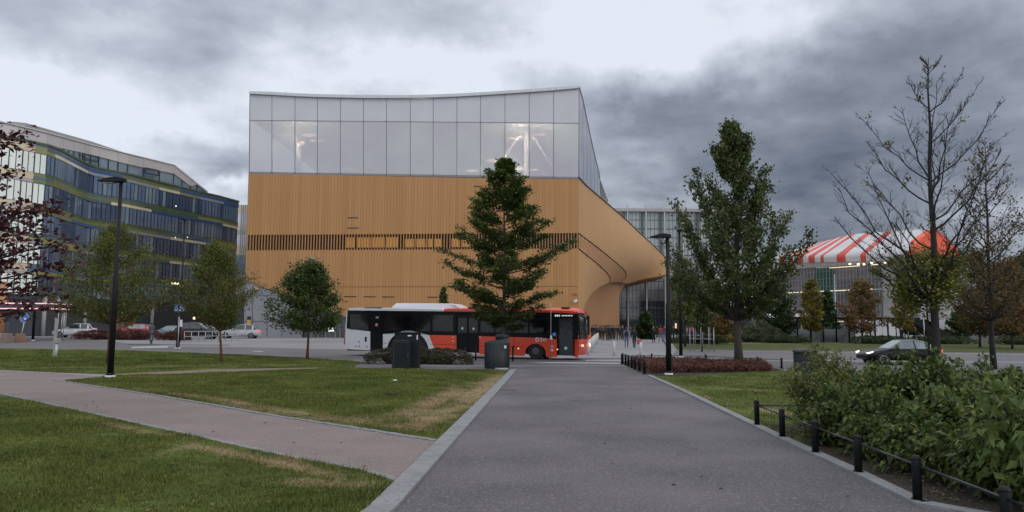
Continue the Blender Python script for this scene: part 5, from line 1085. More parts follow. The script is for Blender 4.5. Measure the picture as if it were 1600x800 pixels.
fd = panel([(869, 495), (873.5, 495), (873.5, 555.5), (870, 555.5)], BK, 'door_frame', .0)
panel([(894.5, 496), (898.5, 496), (898.5, 557), (894.5, 556.5)], BK, 'door_frame')
panel([(873.7, 523), (894.3, 523.6), (894.3, 556), (873.7, 555.3)], DGD, 'door_leaf', .03)
panel([(873.7, 496), (894.3, 496.3), (894.3, 523.4), (873.7, 522.8)], DG, 'door_window', .03, .015)
panel([(898.7, 531.3), (903.5, 532), (903.5, 559), (898.7, 558.6)], BRD, 'front_corner')
# roof edges
panel([(545, 481.2), (691, 483), (694, 486.5), (543, 485)], BW, 'roof_edge', .02)
panel([(693, 484), (700, 482.2), (850, 484.3), (897, 486.4), (903, 490.2), (869, 488.7), (694, 486.3)], BRD, 'roof_edge', .02)
_, zr = bl(700, 482); zr -= .02
def lb(x): return x
mb = MB(); xs_ = bl(692, 484)[0]
def roofrows(x0, x1, zz):
    return [[Vector((x, y, zz + dz)) for y, dz in ((.03, -.12), (.12, -.01), (.5, .06), (WID / 2, .10), (WID - .5, .06), (WID - .12, -.01), (WID - .03, -.12))] for x in (x0, x1)]
mb.loft(roofrows(.15, xs_, zr)); mb.build('roof', BW, bus, local=True)
rr_ = roofrows(xs_, BL - .45, zr); e1_ = [Vector((p.x + .3, WID / 2 + (p.y - WID / 2) * .97, p.z - .05)) for p in rr_[1]]; e2_ = [Vector((p.x + .42, WID / 2 + (p.y - WID / 2) * .93, zr - .22)) for p in rr_[1]]; mb = MB(); mb.loft(rr_ + [e1_, e2_]); mb.build('roof', BRD, bus, local=True)
p0, p1, p2, p3 = bl(608, 479), bl(613, 473.4), bl(700, 473.8), bl(722, 481)
mb = MB(); mb.prism([(p0[0], .35, p0[1] - .3), (p0[0], .35, p0[1]), (p1[0], .5, p1[1]), (p2[0], .5, p2[1]), (p3[0] - .6, .35, p2[1] - .12), (p3[0], .35, p3[1] - .1)], (0, 1.8, 0)); mb.build('roof_unit', BW, bus, local=True, bevel=.05)
for px in (573, 586, 735, 765, 882): x, z = bl(px, 484); mb = MB(); mb.box((x, .3, zr + .06), (.45, .3, .07)); mb.build('roof_hatch', M_['rubber'] if px != 765 else BRD, bus, local=True)
# far side, rear, front, floor
zb = .28
mb = MB(); mb.prism([(.05, WID - .04, zb), (BL - 1.9, WID - .04, zb), (BL - 1.9, WID - .04, zr - .1), (.05, WID - .04, zr - .1)], (0, .04, 0)); mb.prism([(BL - 1.9, WID - .04, zb), (BL, WID - .04, zb), (BL, WID - .04, 1.2), (BL - 1.9, WID - .04, 1.2)], (0, .04, 0)); mb.prism([(BL - 1.9, WID - .04, 2.35), (BL, WID - .04, 2.35), (BL, WID - .04, zr - .1), (BL - 1.9, WID - .04, zr - .1)], (0, .04, 0)); mb.build('far_side', BRD, bus, local=True)
mb = MB(); mb.prism([(.02, .05, zb + .1), (-.03, .05, 1.2), (.03, .05, zr - .15), (.2, .05, zr - .05), (.2, .05, zb + .1)], (0, WID - .1, 0)); mb.build('rear_panel', BW, bus, local=True, bevel=.03)
mb = MB(); mb.box((-.04, .25, 1.15), (.12, .3, .9)); mb.build('tail_light', mat('tail_red', (.3, .02, .02), rough=.3), bus, local=True)
mb = MB(); mb.box((BL / 2, WID / 2, .38), (BL - .3, WID - .2, .12)); mb.box((BL / 2 - 1.3, WID / 2, 1.0), (BL - 3.4, WID - .25, 1.2)); mb.box((BL - 2.6, WID / 2, 1.6), (.1, WID - .25, 2.3)); mb.build('chassis', M_['rubber'], bus, local=True)
# front: lower red bumper and curved windscreen
fr_rows = []
for z, dx in ((.28, .10), (.5, .20), (.95, .22), (1.18, .16)): fr_rows.append([Vector((BL - .02 + dx * math.sin(math.pi * min(1, .12 + v * .76)) * 1.1, v * WID, z)) for v in [k / 10 for k in range(11)]])
mb = MB(); mb.loft(fr_rows); mb.loft([[Vector((BL - .3, 0, z)), Vector((BL + .05, 0, z))] for z in (.28, 1.18)], smooth=False); mb.build('front_bumper', BRD, bus, local=True)
ws_rows = []
for z, dx in ((1.18, .16), (1.7, .14), (2.3, .06), (zr - .35, -.02), (zr - .12, -.16)): ws_rows.append([Vector((BL + dx * 1.1 * math.sin(math.pi * min(1, .12 + v * .76)), v * WID, z)) for v in [k / 10 for k in range(11)]])
mb = MB(); mb.loft(ws_rows); mb.build('windscreen', mat('windscreen', (.05, .065, .06), (.02, .025, .025), scale=1.0, rough=.06, spec=.6), bus, local=True)
mb = MB(); mb.tube([(BL + .1, .12, 1.2), (BL + .06, .12, 2.3), (BL - .05, .12, zr - .2)], .05, 6); mb.build('windscreen_trim', M_['rubber'], bus, local=True)
mb = MB(); mb.disc((BL + .26, .28, .82), (1, -.5, 0), .07, 14); mb.tube([(BL + .16, .30, .82), (BL + .235, .28, .82)], .07, 12); mb.build('headlight', glow('headlight', (1, .92, .8), .35), bus, local=True)
mb = MB(); mb.disc((BL + .26, WID - .28, .82), (1, .5, 0), .12, 14); mb.tube([(BL + .16, WID - .30, .82), (BL + .235, WID - .28, .82)], .12, 12); mb.build('headlight', bpy.data.materials['headlight'], bus, local=True)
mb = MB(); mb.tube([(BL, .05, zr - .25), (BL + .35, -.08, zr - .3), (BL + .45, -.15, zr - .5)], .03, 6); mb.box((BL + .45, -.15, zr - .75), (.12, .2, .5)); mb.build('wing_mirror', M_['rubber'], bus, local=True, bevel=.02)
def wheel(px, py, r, name='wheel', y=.06):
    x, z = bl(px, py); z = r + .0; mb = MB(); mb.tube([(x, y, z), (x, y + .04, z), (x, y + .3, z)], [r * .93, r, r], 28); w_ = mb.build('wheel', M_['rubber'], bus, local=True, bevel=0)
    mb = MB(); mb.tube([(x, y - .02, z), (x, y + .05, z)], [r * .40, r * .56], 24); mb.tube([(x, y - .05, z), (x, y, z)], r * .2, 12)
    for k in range(8): a = k * math.pi / 4; mb.tube([(x + math.cos(a) * r * .3, y - .035, z + math.sin(a) * r * .3), (x + math.cos(a) * r * .3, y, z + math.sin(a) * r * .3)], r * .035, 6)
    mb.build('rim', mat('bus_rim', (.12, .12, .125), rough=.5, metal=.5) if 'bus_rim' not in bpy.data.materials else bpy.data.materials['bus_rim'], w_, local=True)
for px in (836.5, 654, 619): wheel(px, 550, .47)
for px in (836.5, 654, 619): x = bl(px, 550)[0]; mb = MB(); mb.tube([(x, WID - .3, .47), (x, WID - .05, .47)], .47, 20); mb.build('wheel', M_['rubber'], bus, local=True)
mb = MB()
for px, wdp in ((836.5, 34), (637, 68)):
    x0, _ = bl(px - wdp / 2, 550); x1, _ = bl(px + wdp / 2, 550); mb.box(((x0 + x1) / 2, .36, .75), (x1 - x0, .04, .95))
mb.build('wheel_well', M_['rubber'], bus, local=True)
# small marks
WM = mat('pale_mark', (.7, .7, .7), rough=.5); GR = mat('green_sticker', (.45, .75, .62), rough=.5); 
def mark(px, py, wx, wy, m, name='sticker', y=-.006): 
    x, z = bl(px, py); mb = MB(); mb.box((x, y, z), (wx, .012, wy)); return mb.build(name, m, bus, local=True)
def ring(px, py, r, m, name='sticker', r0=None, y=-.012): x, z = bl(px, py); mb = MB(); mb.disc((x, y, z), (0, -1, 0), r, 18, 0, r0); return mb.build(name, m, bus, local=True)
x0, z0 = bl(839.5, 530.5); ring(839.5, 530.6, .125, WM, 'logo', .07); mark(845.5, 530.9, .05, .26, WM, 'logo'); 
for k in range(3): mark(850.8, 529.3 + k * 1.7, .24, .03, WM, 'logo')
for px, py, r in ((722.5, 513, .075), (740, 513.7, .075), (884, 544, .09)): ring(px, py, r, GR)
ring(866, 522.3, .11, mat('blue_sticker', (.10, .32, .75), rough=.4)); ring(588.5, 507.5, .10, mat('pink_sticker', (.6, .2, .22), rough=.5)); mark(589.5, 496, .2, .12, mat('grey_sticker', (.25, .28, .28), rough=.5))
DT = glow('display_dots', (.62, .70, .68), .55)
dp = mark(881, 493.3, 1.25, .2, BK, 'destination_display', -.008)
for i, (o_, w_) in enumerate(((-.48, .09), (-.37, .09), (-.26, .07), (-.10, .05), (-.02, .08), (.08, .06), (.17, .09), (.28, .05), (.36, .08), (.47, .07))):
    x, z = bl(881, 493.2); mb = MB(); mb.box((x + o_, -.018, z), (w_, .008, .10 if i < 3 else .065)); mb.build('display_text', DT, dp, local=True)
for px, py in ((759, 543), (810, 544.5), (871, 546), (556, 541), (561, 534), (561, 541), (573, 541), (708, 527), (708, 533), (750, 526.5)): mark(px, py, .07, .07, M_['rubber'] if px < 600 else (glow('side_marker', (1, .6, .3), 1.0) if py > 540 and px != 759 else WM), 'side_marker')
mark(571.5, 530, .13, .30, M_['rubber'], 'filler_flap')
LNM = mat('dark_line', (.10, .01, .01), rough=.7)
for a, b_ in (((748.7, 541), (818, 542.3)), ((598, 536), (604, 536)), ((672, 537.5), (713, 538.3))):
    (x0, z0), (x1, z1) = bl(*a), bl(*b_); mb = MB(); mb.box(((x0 + x1) / 2, -.004, (z0 + z1) / 2), (x1 - x0, .008, .02)); mb.build('panel_line', LNM, bus, local=True)
(x0, z0), (x1, z1) = bl(803, 527), bl(803, 553); mb = MB(); mb.box((x0, -.004, (z0 + z1) / 2), (.02, .008, z0 - z1)); mb.build('panel_line', LNM, bus, local=True)
# window panes, a shade different behind the band
PG = mat('bus_pane', (.016, .015, .016), (.004, .004, .005), scale=.8, rough=.07, spec=.3, contrast=.1)
for xa, xb in ((547, 575), (600, 625), (627, 650), (652, 672), (676, 708), (751, 772), (774, 800), (802, 825), (828, 858)):
    k = (xa - 541) / 362; panel([(xa, 491 + k * 3), (xb, 491.3 + k * 3), (xb, 515.5 + k * 7), (xa, 514.8 + k * 7)], PG, 'window', -.006, .012)
for xa, xb in ((715.5, 729.5), (732.5, 746.5)): panel([(xa, 497), (xb, 497), (xb, 520), (xa, 520)], PG, 'window', .008, .012)
# second bus behind
fs = P(919.5, 512, 58); b2 = thing('parked_bus', GX(919.5, 58), 'second red bus partly hidden behind the nose of the big bus', 'bus', rz=R(-6))
mb = MB(); mb.box((-3.9, .0, 1.62), (8, 2.4, 2.3)); mb.build('body', BK, b2, local=True, bevel=.15)
mb = MB(); mb.box((-3.9, .0, .82), (8.1, 2.46, 0.9)); mb.build('lower_body', BRD, b2, local=True, bevel=.08)
for x in (-6, -1.6): mb = MB(); mb.tube([(x, -1.24, .48), (x, -1.0, .48)], .46, 18); mb.build('wheel', M_['rubber'], b2, local=True)
# ------------------------------------------------------------------ cars
CGL = mat('car_glass', (.03, .036, .04), (.02, .024, .028), scale=2, rough=.05, spec=.7)
CGP = mat('car_glass_pale', (.20, .25, .28), (.14, .18, .2), scale=1.2, rough=.08, spec=.7)
TL = glow('tail_light', (.9, .08, .07), .7); HLG = glow('car_headlight', (1, .97, .9), 1.1); HLO = mat('headlight_off', (.5, .5, .52), rough=.2)
def car(loc, rz, paint, label, L=4.2, H=1.45, Wd=1.78, hatch=True, glass=None, lights=False, group='cars parked and driving by the square', tails=None, chrome=False):
    root = thing('car', loc, label, 'car', group, rz); hw = Wd / 2; k = L / 4.2
    if hatch: st = [(0, .52, .72), (.08, .66, .80), (.35, .76, .86), (.95, .86, .89), (1.22, .93, .89), (2.0, 1.40, .74), (2.15, 1.43, .73), (2.72, 1.45, .72), (2.80, 1.45, .72), (3.45, 1.40, .71), (3.60, 1.36, .70), (4.0, .98, .82), (4.14, .86, .82), (4.2, .60, .76)]
    else: st = [(0, .50, .72), (.08, .64, .80), (.4, .76, .87), (1.0, .88, .89), (1.30, .93, .89), (2.05, 1.36, .70), (2.25, 1.41, .68), (2.62, 1.42, .67), (2.70, 1.42, .67), (3.25, 1.34, .66), (3.38, 1.30, .66), (3.88, 1.02, .80), (4.1, .96, .82), (4.2, .62, .76)]
    belt = .90 * H / 1.45; rows = []; 
    for x, zt_, wy in st:
        zt_ *= H / 1.45; cab = 1.22 < x < 4.0; w0 = hw * (.97 if .3 < x < 4.05 else wy / .86 * .93); zb = .24 if .25 < x < 3.95 else .30
        bz = min(belt, zt_ - .02); tw = hw * wy * (1.0 if not cab else .98) if cab else w0 * .88
        half = [(w0 * .86, zb), (w0, zb + .16), (w0 * 1.0, (zb + bz) / 2 + .08), (w0 * .955, bz), (tw, max(zt_ - .05, bz + .004)), (tw * .8, zt_)]
        rows.append([Vector((x * k, -y, z)) for y, z in half] + [Vector((x * k, y, z)) for y, z in reversed(half)])
    n = len(rows[0]); body = MB(); sidew = MB(); ws = MB(); vs = [p for r in rows for p in r]
    bf, sf, wf = [], [], []
    for i in range(len(rows) - 1):
        x0, x1 = st[i][0], st[i + 1][0]
        for j in range(n):
            f = (i * n + j, i * n + (j + 1) % n, (i + 1) * n + (j + 1) % n, (i + 1) * n + j)
            side = j in (3, 7); top = j in (4, 5, 6)
            pill = (x0, x1) in ((2.72, 2.80), (2.62, 2.70), (3.45, 3.60), (3.25, 3.38))
            if side and 1.2 < x0 < 3.95 and not pill: sf.append(f)
            elif j == 5 and ((1.2 < x0 < 1.4) or (3.3 < x0 < 3.7 and x1 > 3.8)): wf.append(f)
            else: bf.append(f)
    body.add(vs, bf, 0, True); body.add(rows[0], [tuple(range(n))]); body.add(rows[-1], [tuple(range(n))])
    g = glass or CGL
    body.build('body', paint, root, local=True); sidew.add(vs, sf); ws.add(vs, wf)
    
    for sj in (3, 7):
        for gx in ((1.2, 2.69), (2.69, 3.39), (3.39, 4.0)):
            ff = [f for f in sf if f[0] % n == sj and gx[0] <= st[f[0] // n][0] < gx[1]]
            if ff: sw_ = MB(); sw_.add(vs, ff); sw_.build('side_window', g, root, local=True)
    
    for nm_, k0 in (('windscreen', 0), ('rear_window', 1)):
        wq = [f for f in wf if (st[f[0] // n][0] > 2.4) == bool(k0)]; wm = MB(); wm.add(vs, wq); wm.build(nm_, g, root, local=True)
    tr = MB()
    for s in (-1, 1):
        for i in (4, 5, 7, 10): 
            pass
        pts = [Vector((rows[i][4 if s < 0 else 7].x, rows[i][4 if s < 0 else 7].y, rows[i][4 if s < 0 else 7].z)) for i in range(4, 12)]; tr.tube([p + Vector((0, s * .012, 0)) for p in pts], .018 if chrome else .012, 4)
    tr.build('window_trim', M_['steel'] if chrome else M_['rubber'], root, local=True)
    for x in (.82 * k, 3.42 * k):
        for s in (-1, 1):
            mb = MB(); mb.tube([(x, s * (hw * .60), .33), (x, s * (hw * .965 + .004), .33)], .365, 22); mb.build('wheel_arch', M_['rubber'], root, local=True)
            mb = MB(); mb.tube([(x, s * hw * .7, .31), (x, s * (hw * .985), .31), (x, s * (hw * .985 + .02), .31)], [.31, .31, .28], 22); w_ = mb.build('wheel', M_['rubber'], root, local=True)
            mb = MB(); mb.disc((x, s * (hw * .985 + .024), .31), (0, s, 0), .205, 20, 0, .17); mb.tube([(x, s * hw * .98, .31), (x, s * (hw * .985 + .03), .31)], .05, 10)
            for q in range(7): a = q * 2 * math.pi / 7; mb.bar((x, s * (hw * .985 + .026), .31), (x + math.cos(a) * .19, s * (hw * .985 + .026), .31 + math.sin(a) * .19), .035, .012)
            mb.build('rim', mat('alloy', (.38, .38, .40), rough=.35, metal=.7) if 'alloy' not in bpy.data.materials else bpy.data.materials['alloy'], w_, local=True)
    for s in (-1, 1):
        mb = MB(); mb.prism([(.02, s * hw * .62, .61), (.05, s * hw * .88, .63), (.28, s * (hw * .955), .70), (.27, s * (hw * .95), .66), (.05, s * hw * .86, .57)], (-.03, s * .015, .02)); mb.build('headlight', HLG if lights else HLO, root, local=True)
        mb = MB(); mb.prism([(L - .0, s * hw * .55, .82), (L - .02, s * hw * .86, .84), (L - .25, s * (hw * .955), .84), (L - .24, s * (hw * .965), .70), (L - .01, s * hw * .86, .68)], (.03, s * .015, 0)); mb.build('tail_light', TL if tails is None else tails, root, local=True)
        mb = MB(); mb.box((1.55 * k, s * (hw + .07), belt + .06), (.16, .18, .11)); mb.build('wing_mirror', paint, root, local=True, bevel=.03)
        mb = MB(); 
        for x in (1.75, 2.76): mb.box((x * k, s * (hw * .972), .6), (.008, .012, .5))
        mb.box((2.0 * k, s * (hw * .985), belt - .1), (.16, .02, .025)); mb.box((3.0 * k, s * (hw * .985), belt - .1), (.16, .02, .025)); mb.build('door_handle', M_['rubber'], root, local=True)
    mb = MB(); mb.box((-.005, 0, .42), (.02, Wd * .55, .14)); mb.build('grille', M_['rubber'], root, local=True); mb = MB(); mb.box((L + .005, 0, .62), (.02, .5, .11)); mb.build('number_plate', M_['white'], root, local=True)
    return root
def cp_(n, c, **k): return mat(n, c, tuple(v * .9 for v in c), scale=.8, rough=.32, coat=.15, spec=.3, **k)
bc = G(1345, 568); car(Vector((GX(1343, 41.5).x, 41.5 + .0, 0)), R(-1), cp_('black_car', (.006, .0065, .009)), 'black coupe with silver window trim driving left on the road', L=3.95, H=1.38, hatch=False, lights=True, glass=CGP, chrome=True)
car(GX(89, 82), R(14), cp_('white_car', (.55, .57, .60)), 'white hatchback parked left of the leaning birch trunk', L=4.1, H=1.5)
car(GX(186, 88), R(8), cp_('red_car', (.28, .03, .045)), 'dark red car parked behind the red hedge', L=4.0, H=1.5, glass=CGP)
car(GX(245, 92), R(6), cp_('blue_grey_car', (.22, .28, .34)), 'pale blue-grey car parked behind the cyclist', L=3.0, H=1.3, glass=CGP)
car(GX(346, 80), R(186), cp_('black_suv', (.014, .016, .019)), 'large black car parked at the railing', L=4.3, H=1.75)
car(GX(346, 84), R(8), cp_('silver_car', (.42, .44, .47)), 'silver car parked beside the grey corner wall', L=4.3, H=1.5)
car(GX(60, 98), R(6), cp_('dark_car', (.03, .03, .035)), 'dark car parked under the pink-lit canopy', L=4.2, H=1.5)
car(GX(288, 96), R(6), cp_('grey_car_two', (.12, .12, .13)), 'mid grey car parked behind the black one at the railing', L=4.0, H=1.5)

# ------------------------------------------------------------------ street lamps
def lamp(base, H, label, arm=.75, r=.085, side=-1, foot=True, thick=.5):
    root = thing('street_lamp', base, label, 'lamp', 'black street lamps'); x, y, z = base; mb = MB()
    mb.tube([(x, y, z), (x, y, z + H * thick), (x, y, z + H * thick + .1), (x, y, z + H)], [r * 1.35, r * 1.2, r * .85, r * .8], 14); mb.build('pole', M_['black'], root)
    mb = MB(); zt_ = z + H; a = [(x - side * .12, -.16, zt_ + .05), (x + side * arm * .55, -.2, zt_ + .06), (x + side * arm, -.08, zt_ - .10)]
    top = [(x - side * .14, zt_ + .03), (x + side * .15, zt_ + .08), (x + side * arm * .5, zt_ + .05), (x + side * arm, zt_ - .05)]; bot = [(x + side * arm, zt_ - .08), (x + side * arm * .5, zt_ - .13), (x + side * .12, zt_ - .10), (x - side * .14, zt_ - .09)]
    mb.prism([(p[0], y - .13, p[1]) for p in top + bot], (0, .26, 0)); mb.build('lamp_head', M_['black'], root, bevel=.02)
    mb = MB(); mb.box((x + side * arm * .55, y, zt_ - .135), (arm * .45, .18, .02)); mb.build('lamp_lens', mat('lamp_lens', (.5, .5, .48), rough=.3) if 'lamp_lens' not in bpy.data.materials else bpy.data.materials['lamp_lens'], root)
    if foot: mb = MB(); mb.tube([(x, y, z - .05), (x, y, z + .08)], [r * 2.2, r * 2.0], 16); mb.build('foot', M_['white_matt'], root)
    mb = MB(); mb.tube([(x, y, z + .08), (x, y, z + .16)], r * 1.7, 12); mb.build('collar', M_['black'], root)
b = G(172, 590); L_ = lamp(b, P(172, 280, b.y).z, 'tallest black street lamp, on the lawn beside the gravel path', .78, .078)
b = G(1045, 586); lamp(b, P(1045, 368, b.y).z, 'black street lamp at the left end of the red bed', .68, .08)
b = G(1064, 558); lamp(b, P(1064, 360, b.y).z, 'thinner black street lamp across the road behind the red bed', .5, .085, side=1)
b = GX(1047.5, 78); lamp(b, P(1047, 446, 78).z - b.z, 'short distant street lamp at the square, left of the others', .5, .07, foot=False)
b = GX(57, 72); lamp(b, P(57, 405, 72).z - b.z, 'thin distant street lamp in front of the office block, far left', .6, .09, foot=True)
b = GX(284, 70); lamp(b, P(284, 343, 70).z - b.z, 'thin distant street lamp behind the crossing signs', .6, .09, foot=False)
# ------------------------------------------------------------------ crossing signs on a black post
b = G(277.5, 545.5); t = thing('crossing_sign', b, 'black post carrying two blue pedestrian crossing signs', 'sign'); mb = MB(); mb.tube([b, (b.x, b.y, P(279, 490, b.y).z)], [.13, .12], 12); mb.build('post', M_['black'], t)
mb = MB(); mb.tube([b, b + Vector((0, 0, .12))], .2, 12); mb.build('foot', M_['white_matt'], t)
zc = P(280, 481, b.y).z; BS = mat('sign_blue', (.02, .07, .32), rough=.4); WS = mat('sign_white', (.7, .72, .75), rough=.4)
mb = MB(); mb.tube([(b.x, b.y, zc - .4), (b.x, b.y, zc + .3)], .05, 8); mb.build('bracket', M_['steel'], t)
def crossing_plate(c, s, an, parent):
    mt = Matrix.Rotation(an, 3, 'Z'); mb = MB()
    def T(x, y, z): return Vector(c) + mt @ Vector((x * s, y, z * s))
    mb.prism([T(-.5, 0, -.5), T(.5, 0, -.5), T(.5, 0, .5), T(-.5, 0, .5)], mt @ Vector((0, .03, 0))); pl_ = mb.build('sign_plate', BS, parent)
    mb = MB(); mb.prism([T(-.38, -.012, -.40), T(.38, -.012, -.40), T(0, -.012, .42)], mt @ Vector((0, .01, 0))); tr = mb.build('triangle', WS, pl_)
    mb = MB(); mb.bar(T(0, -.022, .12), T(.02, -.022, -.10), .07 * s, .02); mb.bar(T(.02, -.022, -.1), T(-.14, -.022, -.36), .05 * s, .02); mb.bar(T(.02, -.022, -.1), T(.15, -.022, -.36), .05 * s, .02); mb.bar(T(0, -.022, .08), T(-.14, -.022, -.05), .04 * s, .02); mb.disc(T(0, -.024, .2), mt @ Vector((0, -1, 0)), .06 * s, 12); mb.build('walking_figure', M_['black'], pl_)
    for x in (-.24, -.08, .08, .24): pass
crossing_plate((b.x - .17, b.y - .12, zc), .55, R(-28), t); crossing_plate((b.x + .2, b.y - .12, zc), .55, R(30), t)
b = GX(282.5, 56); t = thing('sign_post', b, 'thin grey post with a small pale plate beside the crossing signs', 'sign'); mb = MB(); mb.tube([b, (b.x, b.y, P(282, 495, 56).z)], .035, 6); mb.build('post', M_['steel'], t); mb = MB(); c = P(283, 505, 56); mb.box(c, (.16, .04, .5)); mb.build('plate', WS, t)
# keep-right sign on its brown block, concrete blocks
b = GX(37.5, 68); t = thing('keep_right_sign', b, 'round blue sign with a white arrow above a brown block', 'sign'); c = P(39, 497, 68)
mb = MB(); mb.tube([b, (c.x, 68, c.z)], .05, 8); mb.build('post', M_['steel'], t); mb = MB(); mb.tube([(c.x, 67.93, c.z), (c.x, 67.97, c.z)], .40, 28); dsk = mb.build('disc', mat('disc_blue', (.03, .16, .52), rough=.4), t)
mb = MB(); mb.disc((c.x, 67.925, c.z), (0, -1, 0), .40, 28, 0, .375); mb.bar((c.x - .2, 67.92, c.z + .2), (c.x + .1, 67.92, c.z - .1), .03, .08); mb.prism([(c.x + .2, 67.91, c.z - .2), (c.x - .03, 67.91, c.z - .16), (c.x + .16, 67.91, c.z + .03)], (0, .01, 0)); mb.build('arrow', WS, dsk)
b = GX(37, 67.4); mb = MB(); mb.box((b.x, b.y, b.z + .38), (.66, .5, .8)); tag(mb.build('sign_block', mat('brown_block', (.26, .15, .09), (.2, .12, .07), scale=3, rough=.8), origin=b, bevel=.03), 'brown wooden block at the foot of the round blue sign', 'block')
for px, w_, mm, lab in ((3, .9, M_['concrete'], 'pale concrete block at the left edge'), (16.5, .5, mat('brown_concrete', (.22, .16, .14), rough=.85), 'smaller brownish block beside the pale concrete one')):
    b = GX(px, 66); mb = MB(); mb.box((b.x, b.y, b.z + .4), (w_, .8, .85)); tag(mb.build('concrete_block', mm, origin=b, bevel=.04), lab, 'block')
b = GX(5, 64); t = thing('timber_column', b, 'pale orange lit wooden column at the left edge', 'column'); mb = MB(); b = GX(5, 70) - Vector((0, 6, 0)); mb.tube([(b.x, b.y + 6, .4), (b.x + .1, b.y + 6, P(6, 440, b.y + 6).z)], [.36, .3], 12); mb.build('shaft', mat('timber_painted_light', (.42, .22, .12), (.34, .16, .09), scale=2, rough=.7), t); mb = MB(); mb.box((b.x, b.y + 6, .55), (.9, .9, .2)); mb.build('base', M_['concrete'], t)  # orange light falling on the shaft is put into its colour
for px, Y, py, r_, lab, w_ in ((94.5, 66, 478, .035, 'thin post with a small crossing sign in front of the white hatchback', 1), (103.5, 70, 479, .035, 'thin post right of the small crossing sign, under the canopy edge', 0)):
    b = GX(px, Y); t = thing('sign_post', b, lab, 'sign'); mb = MB(); mb.tube([b, (b.x, b.y, P(px, py, Y).z)], r_, 6); mb.build('post', M_['steel'], t)
    c = P(px - 2 if w_ else px + 2, 468 if w_ else 477, Y); mb = MB(); mb.box(c, (.42, .04, .42) if w_ else (.3, .04, .25)); pp = mb.build('plate', BS if w_ else M_['steel'], t)
    if w_: mb = MB(); mb.prism([c + Vector((-.16, -.03, -.16)), c + Vector((.16, -.03, -.16)), c + Vector((0, -.03, .17))], (0, .01, 0)); mb.build('triangle', WS, pp)
# pale marker posts on the far lawn
b = G(84.5, 557); t = thing('cable_post', b, 'tall grey square post standing on the far lawn', 'post'); mb = MB(); mb.box((b.x, b.y, (P(84, 498, b.y).z) / 2), (.12, .12, P(84, 498, b.y).z)); mb.build('post', M_['concrete'], t, bevel=.01); mb = MB(); mb.box((b.x, b.y, P(84, 498, b.y).z + .02), (.14, .14, .04)); mb.build('cap', M_['steel'], t)
b = G(87.5, 557.5); t = thing('service_post', b, 'short white service post with a grey head beside the square one', 'post'); mb = MB(); zz = P(88, 536, b.y).z; mb.tube([b, (b.x, b.y, zz)], .065, 10); mb.build('pipe', M_['white_matt'], t); mb = MB(); mb.box((b.x + .02, b.y, zz + .12), (.30, .24, .26)); mb.build('head', M_['concrete'], t, bevel=.03)
# railing at the parking place
t = thing('railing', GX(330, 72), 'pale steel railing in front of the parked black car', 'railing'); a, b_ = GX(292, 72), GX(376, 76); zr_ = .95
for f in (.95, .5): mb = MB(); mb.bar(a + Vector((0, 0, f)), b_ + Vector((0, 0, f)), .05); mb.build('rail', M_['steel'], t)
for i in range(9): p = a.lerp(b_, i / 8); mb = MB(); mb.tube([p, p + Vector((0, 0, .95))], .03, 6); mb.build('post', M_['steel'], t)
# ------------------------------------------------------------------ bins
b = G(620, 577); d1 = thing('utility_cabinet', b, 'tall square black cabinet standing in the planting left of the bin', 'cabinet'); Yc = b.y
x0, x1, zt1, = P(613, 540, Yc).x, P(640, 540, Yc).x, P(620, 532, Yc).z
mb = MB(); mb.box(((x0 + x1) / 2, Yc + .35, zt1 / 2), (x1 - x0, .7, zt1)); mb.build('front_box', M_['bin'], d1, bevel=.02)
xa, xb, zt3 = P(616, 540, Yc + .75).x, P(654.5, 540, Yc + .75).x, P(630, 520.5, Yc + .75).z
mb = MB(); mb.box(((xa + xb) / 2, Yc + 1.1, zt3 / 2), (xb - xa, .7, zt3)); mb.build('rear_box', M_['bin'], d1, bevel=.02)
mb = MB(); mb.box(((xa + xb) / 2, Yc + 1.1, zt3 + .015), (xb - xa + .06, .76, .04)); mb.build('lid', M_['black'], d1)
mb = MB(); c = P(640, 524.5, Yc + .74); mb.box(c, (.16, .02, .05)); mb.build('label_plate', M_['white'], d1); mb = MB(); c = P(652, 527, Yc + .74); mb.box(c, (.05, .02, .2)); mb.build('label_plate', M_['white'], d1)
mb = MB(); mb.box((x0 + .06, Yc - .004, zt1 * .5), (.012, .01, zt1 * .86)); mb.box((x1 - .06, Yc - .006, zt1 * .5), (.03, .02, .16)); mb.box(((x0 + x1) / 2, Yc - .004, zt1 * .94), (x1 - x0 - .1, .01, .012)); mb.build('door_edge', mat('edge_grey', (.07, .075, .08), rough=.5), d1)
b = G(776, 577); d2 = thing('waste_container', b, 'round black waste container under the conical tree', 'bin'); r = (797 - 758) / 2 / 1200 * b.y; c = Vector((b.x, b.y + r, 0)); zA = P(770, 534, b.y).z; zB_ = P(780, 529, b.y + r).z
mb = MB(); n = 36; ring_ = lambda z, rr_: [c + Vector((math.cos(2 * math.pi * i / n) * rr_, math.sin(2 * math.pi * i / n) * rr_, z + (.16 if z > .5 else 0) * (.5 + .5 * math.cos(2 * math.pi * i / n)) )) for i in range(n)]
mb.loft([ring_(.02, r * .985), ring_(.05, r), ring_(zA, r)], closed=True); mb.add(ring_(zA, r), [tuple(range(n))]); mb.build('drum', mat('bin_slats', (.013, .019, .023), (.008, .012, .015), scale=3, stretch=(8, 8, .3), rough=.5, bump=.3, bscale=12), d2)
mb = MB(); c2 = c + Vector((.22, .1, zA + .05)); mb.tube([c2, c2 + Vector((0, 0, .22)), c2 + Vector((0, 0, .27))], [.30, .30, .22], 20); mb.build('lid', M_['bin'], d2)
mb = MB(); q = P(789.5, 542, b.y + .1); mb.box((q.x, q.y - .12, q.z), (.09, .02, .12)); mb.build('label_plate', M_['white'], d2)
mb = MB()
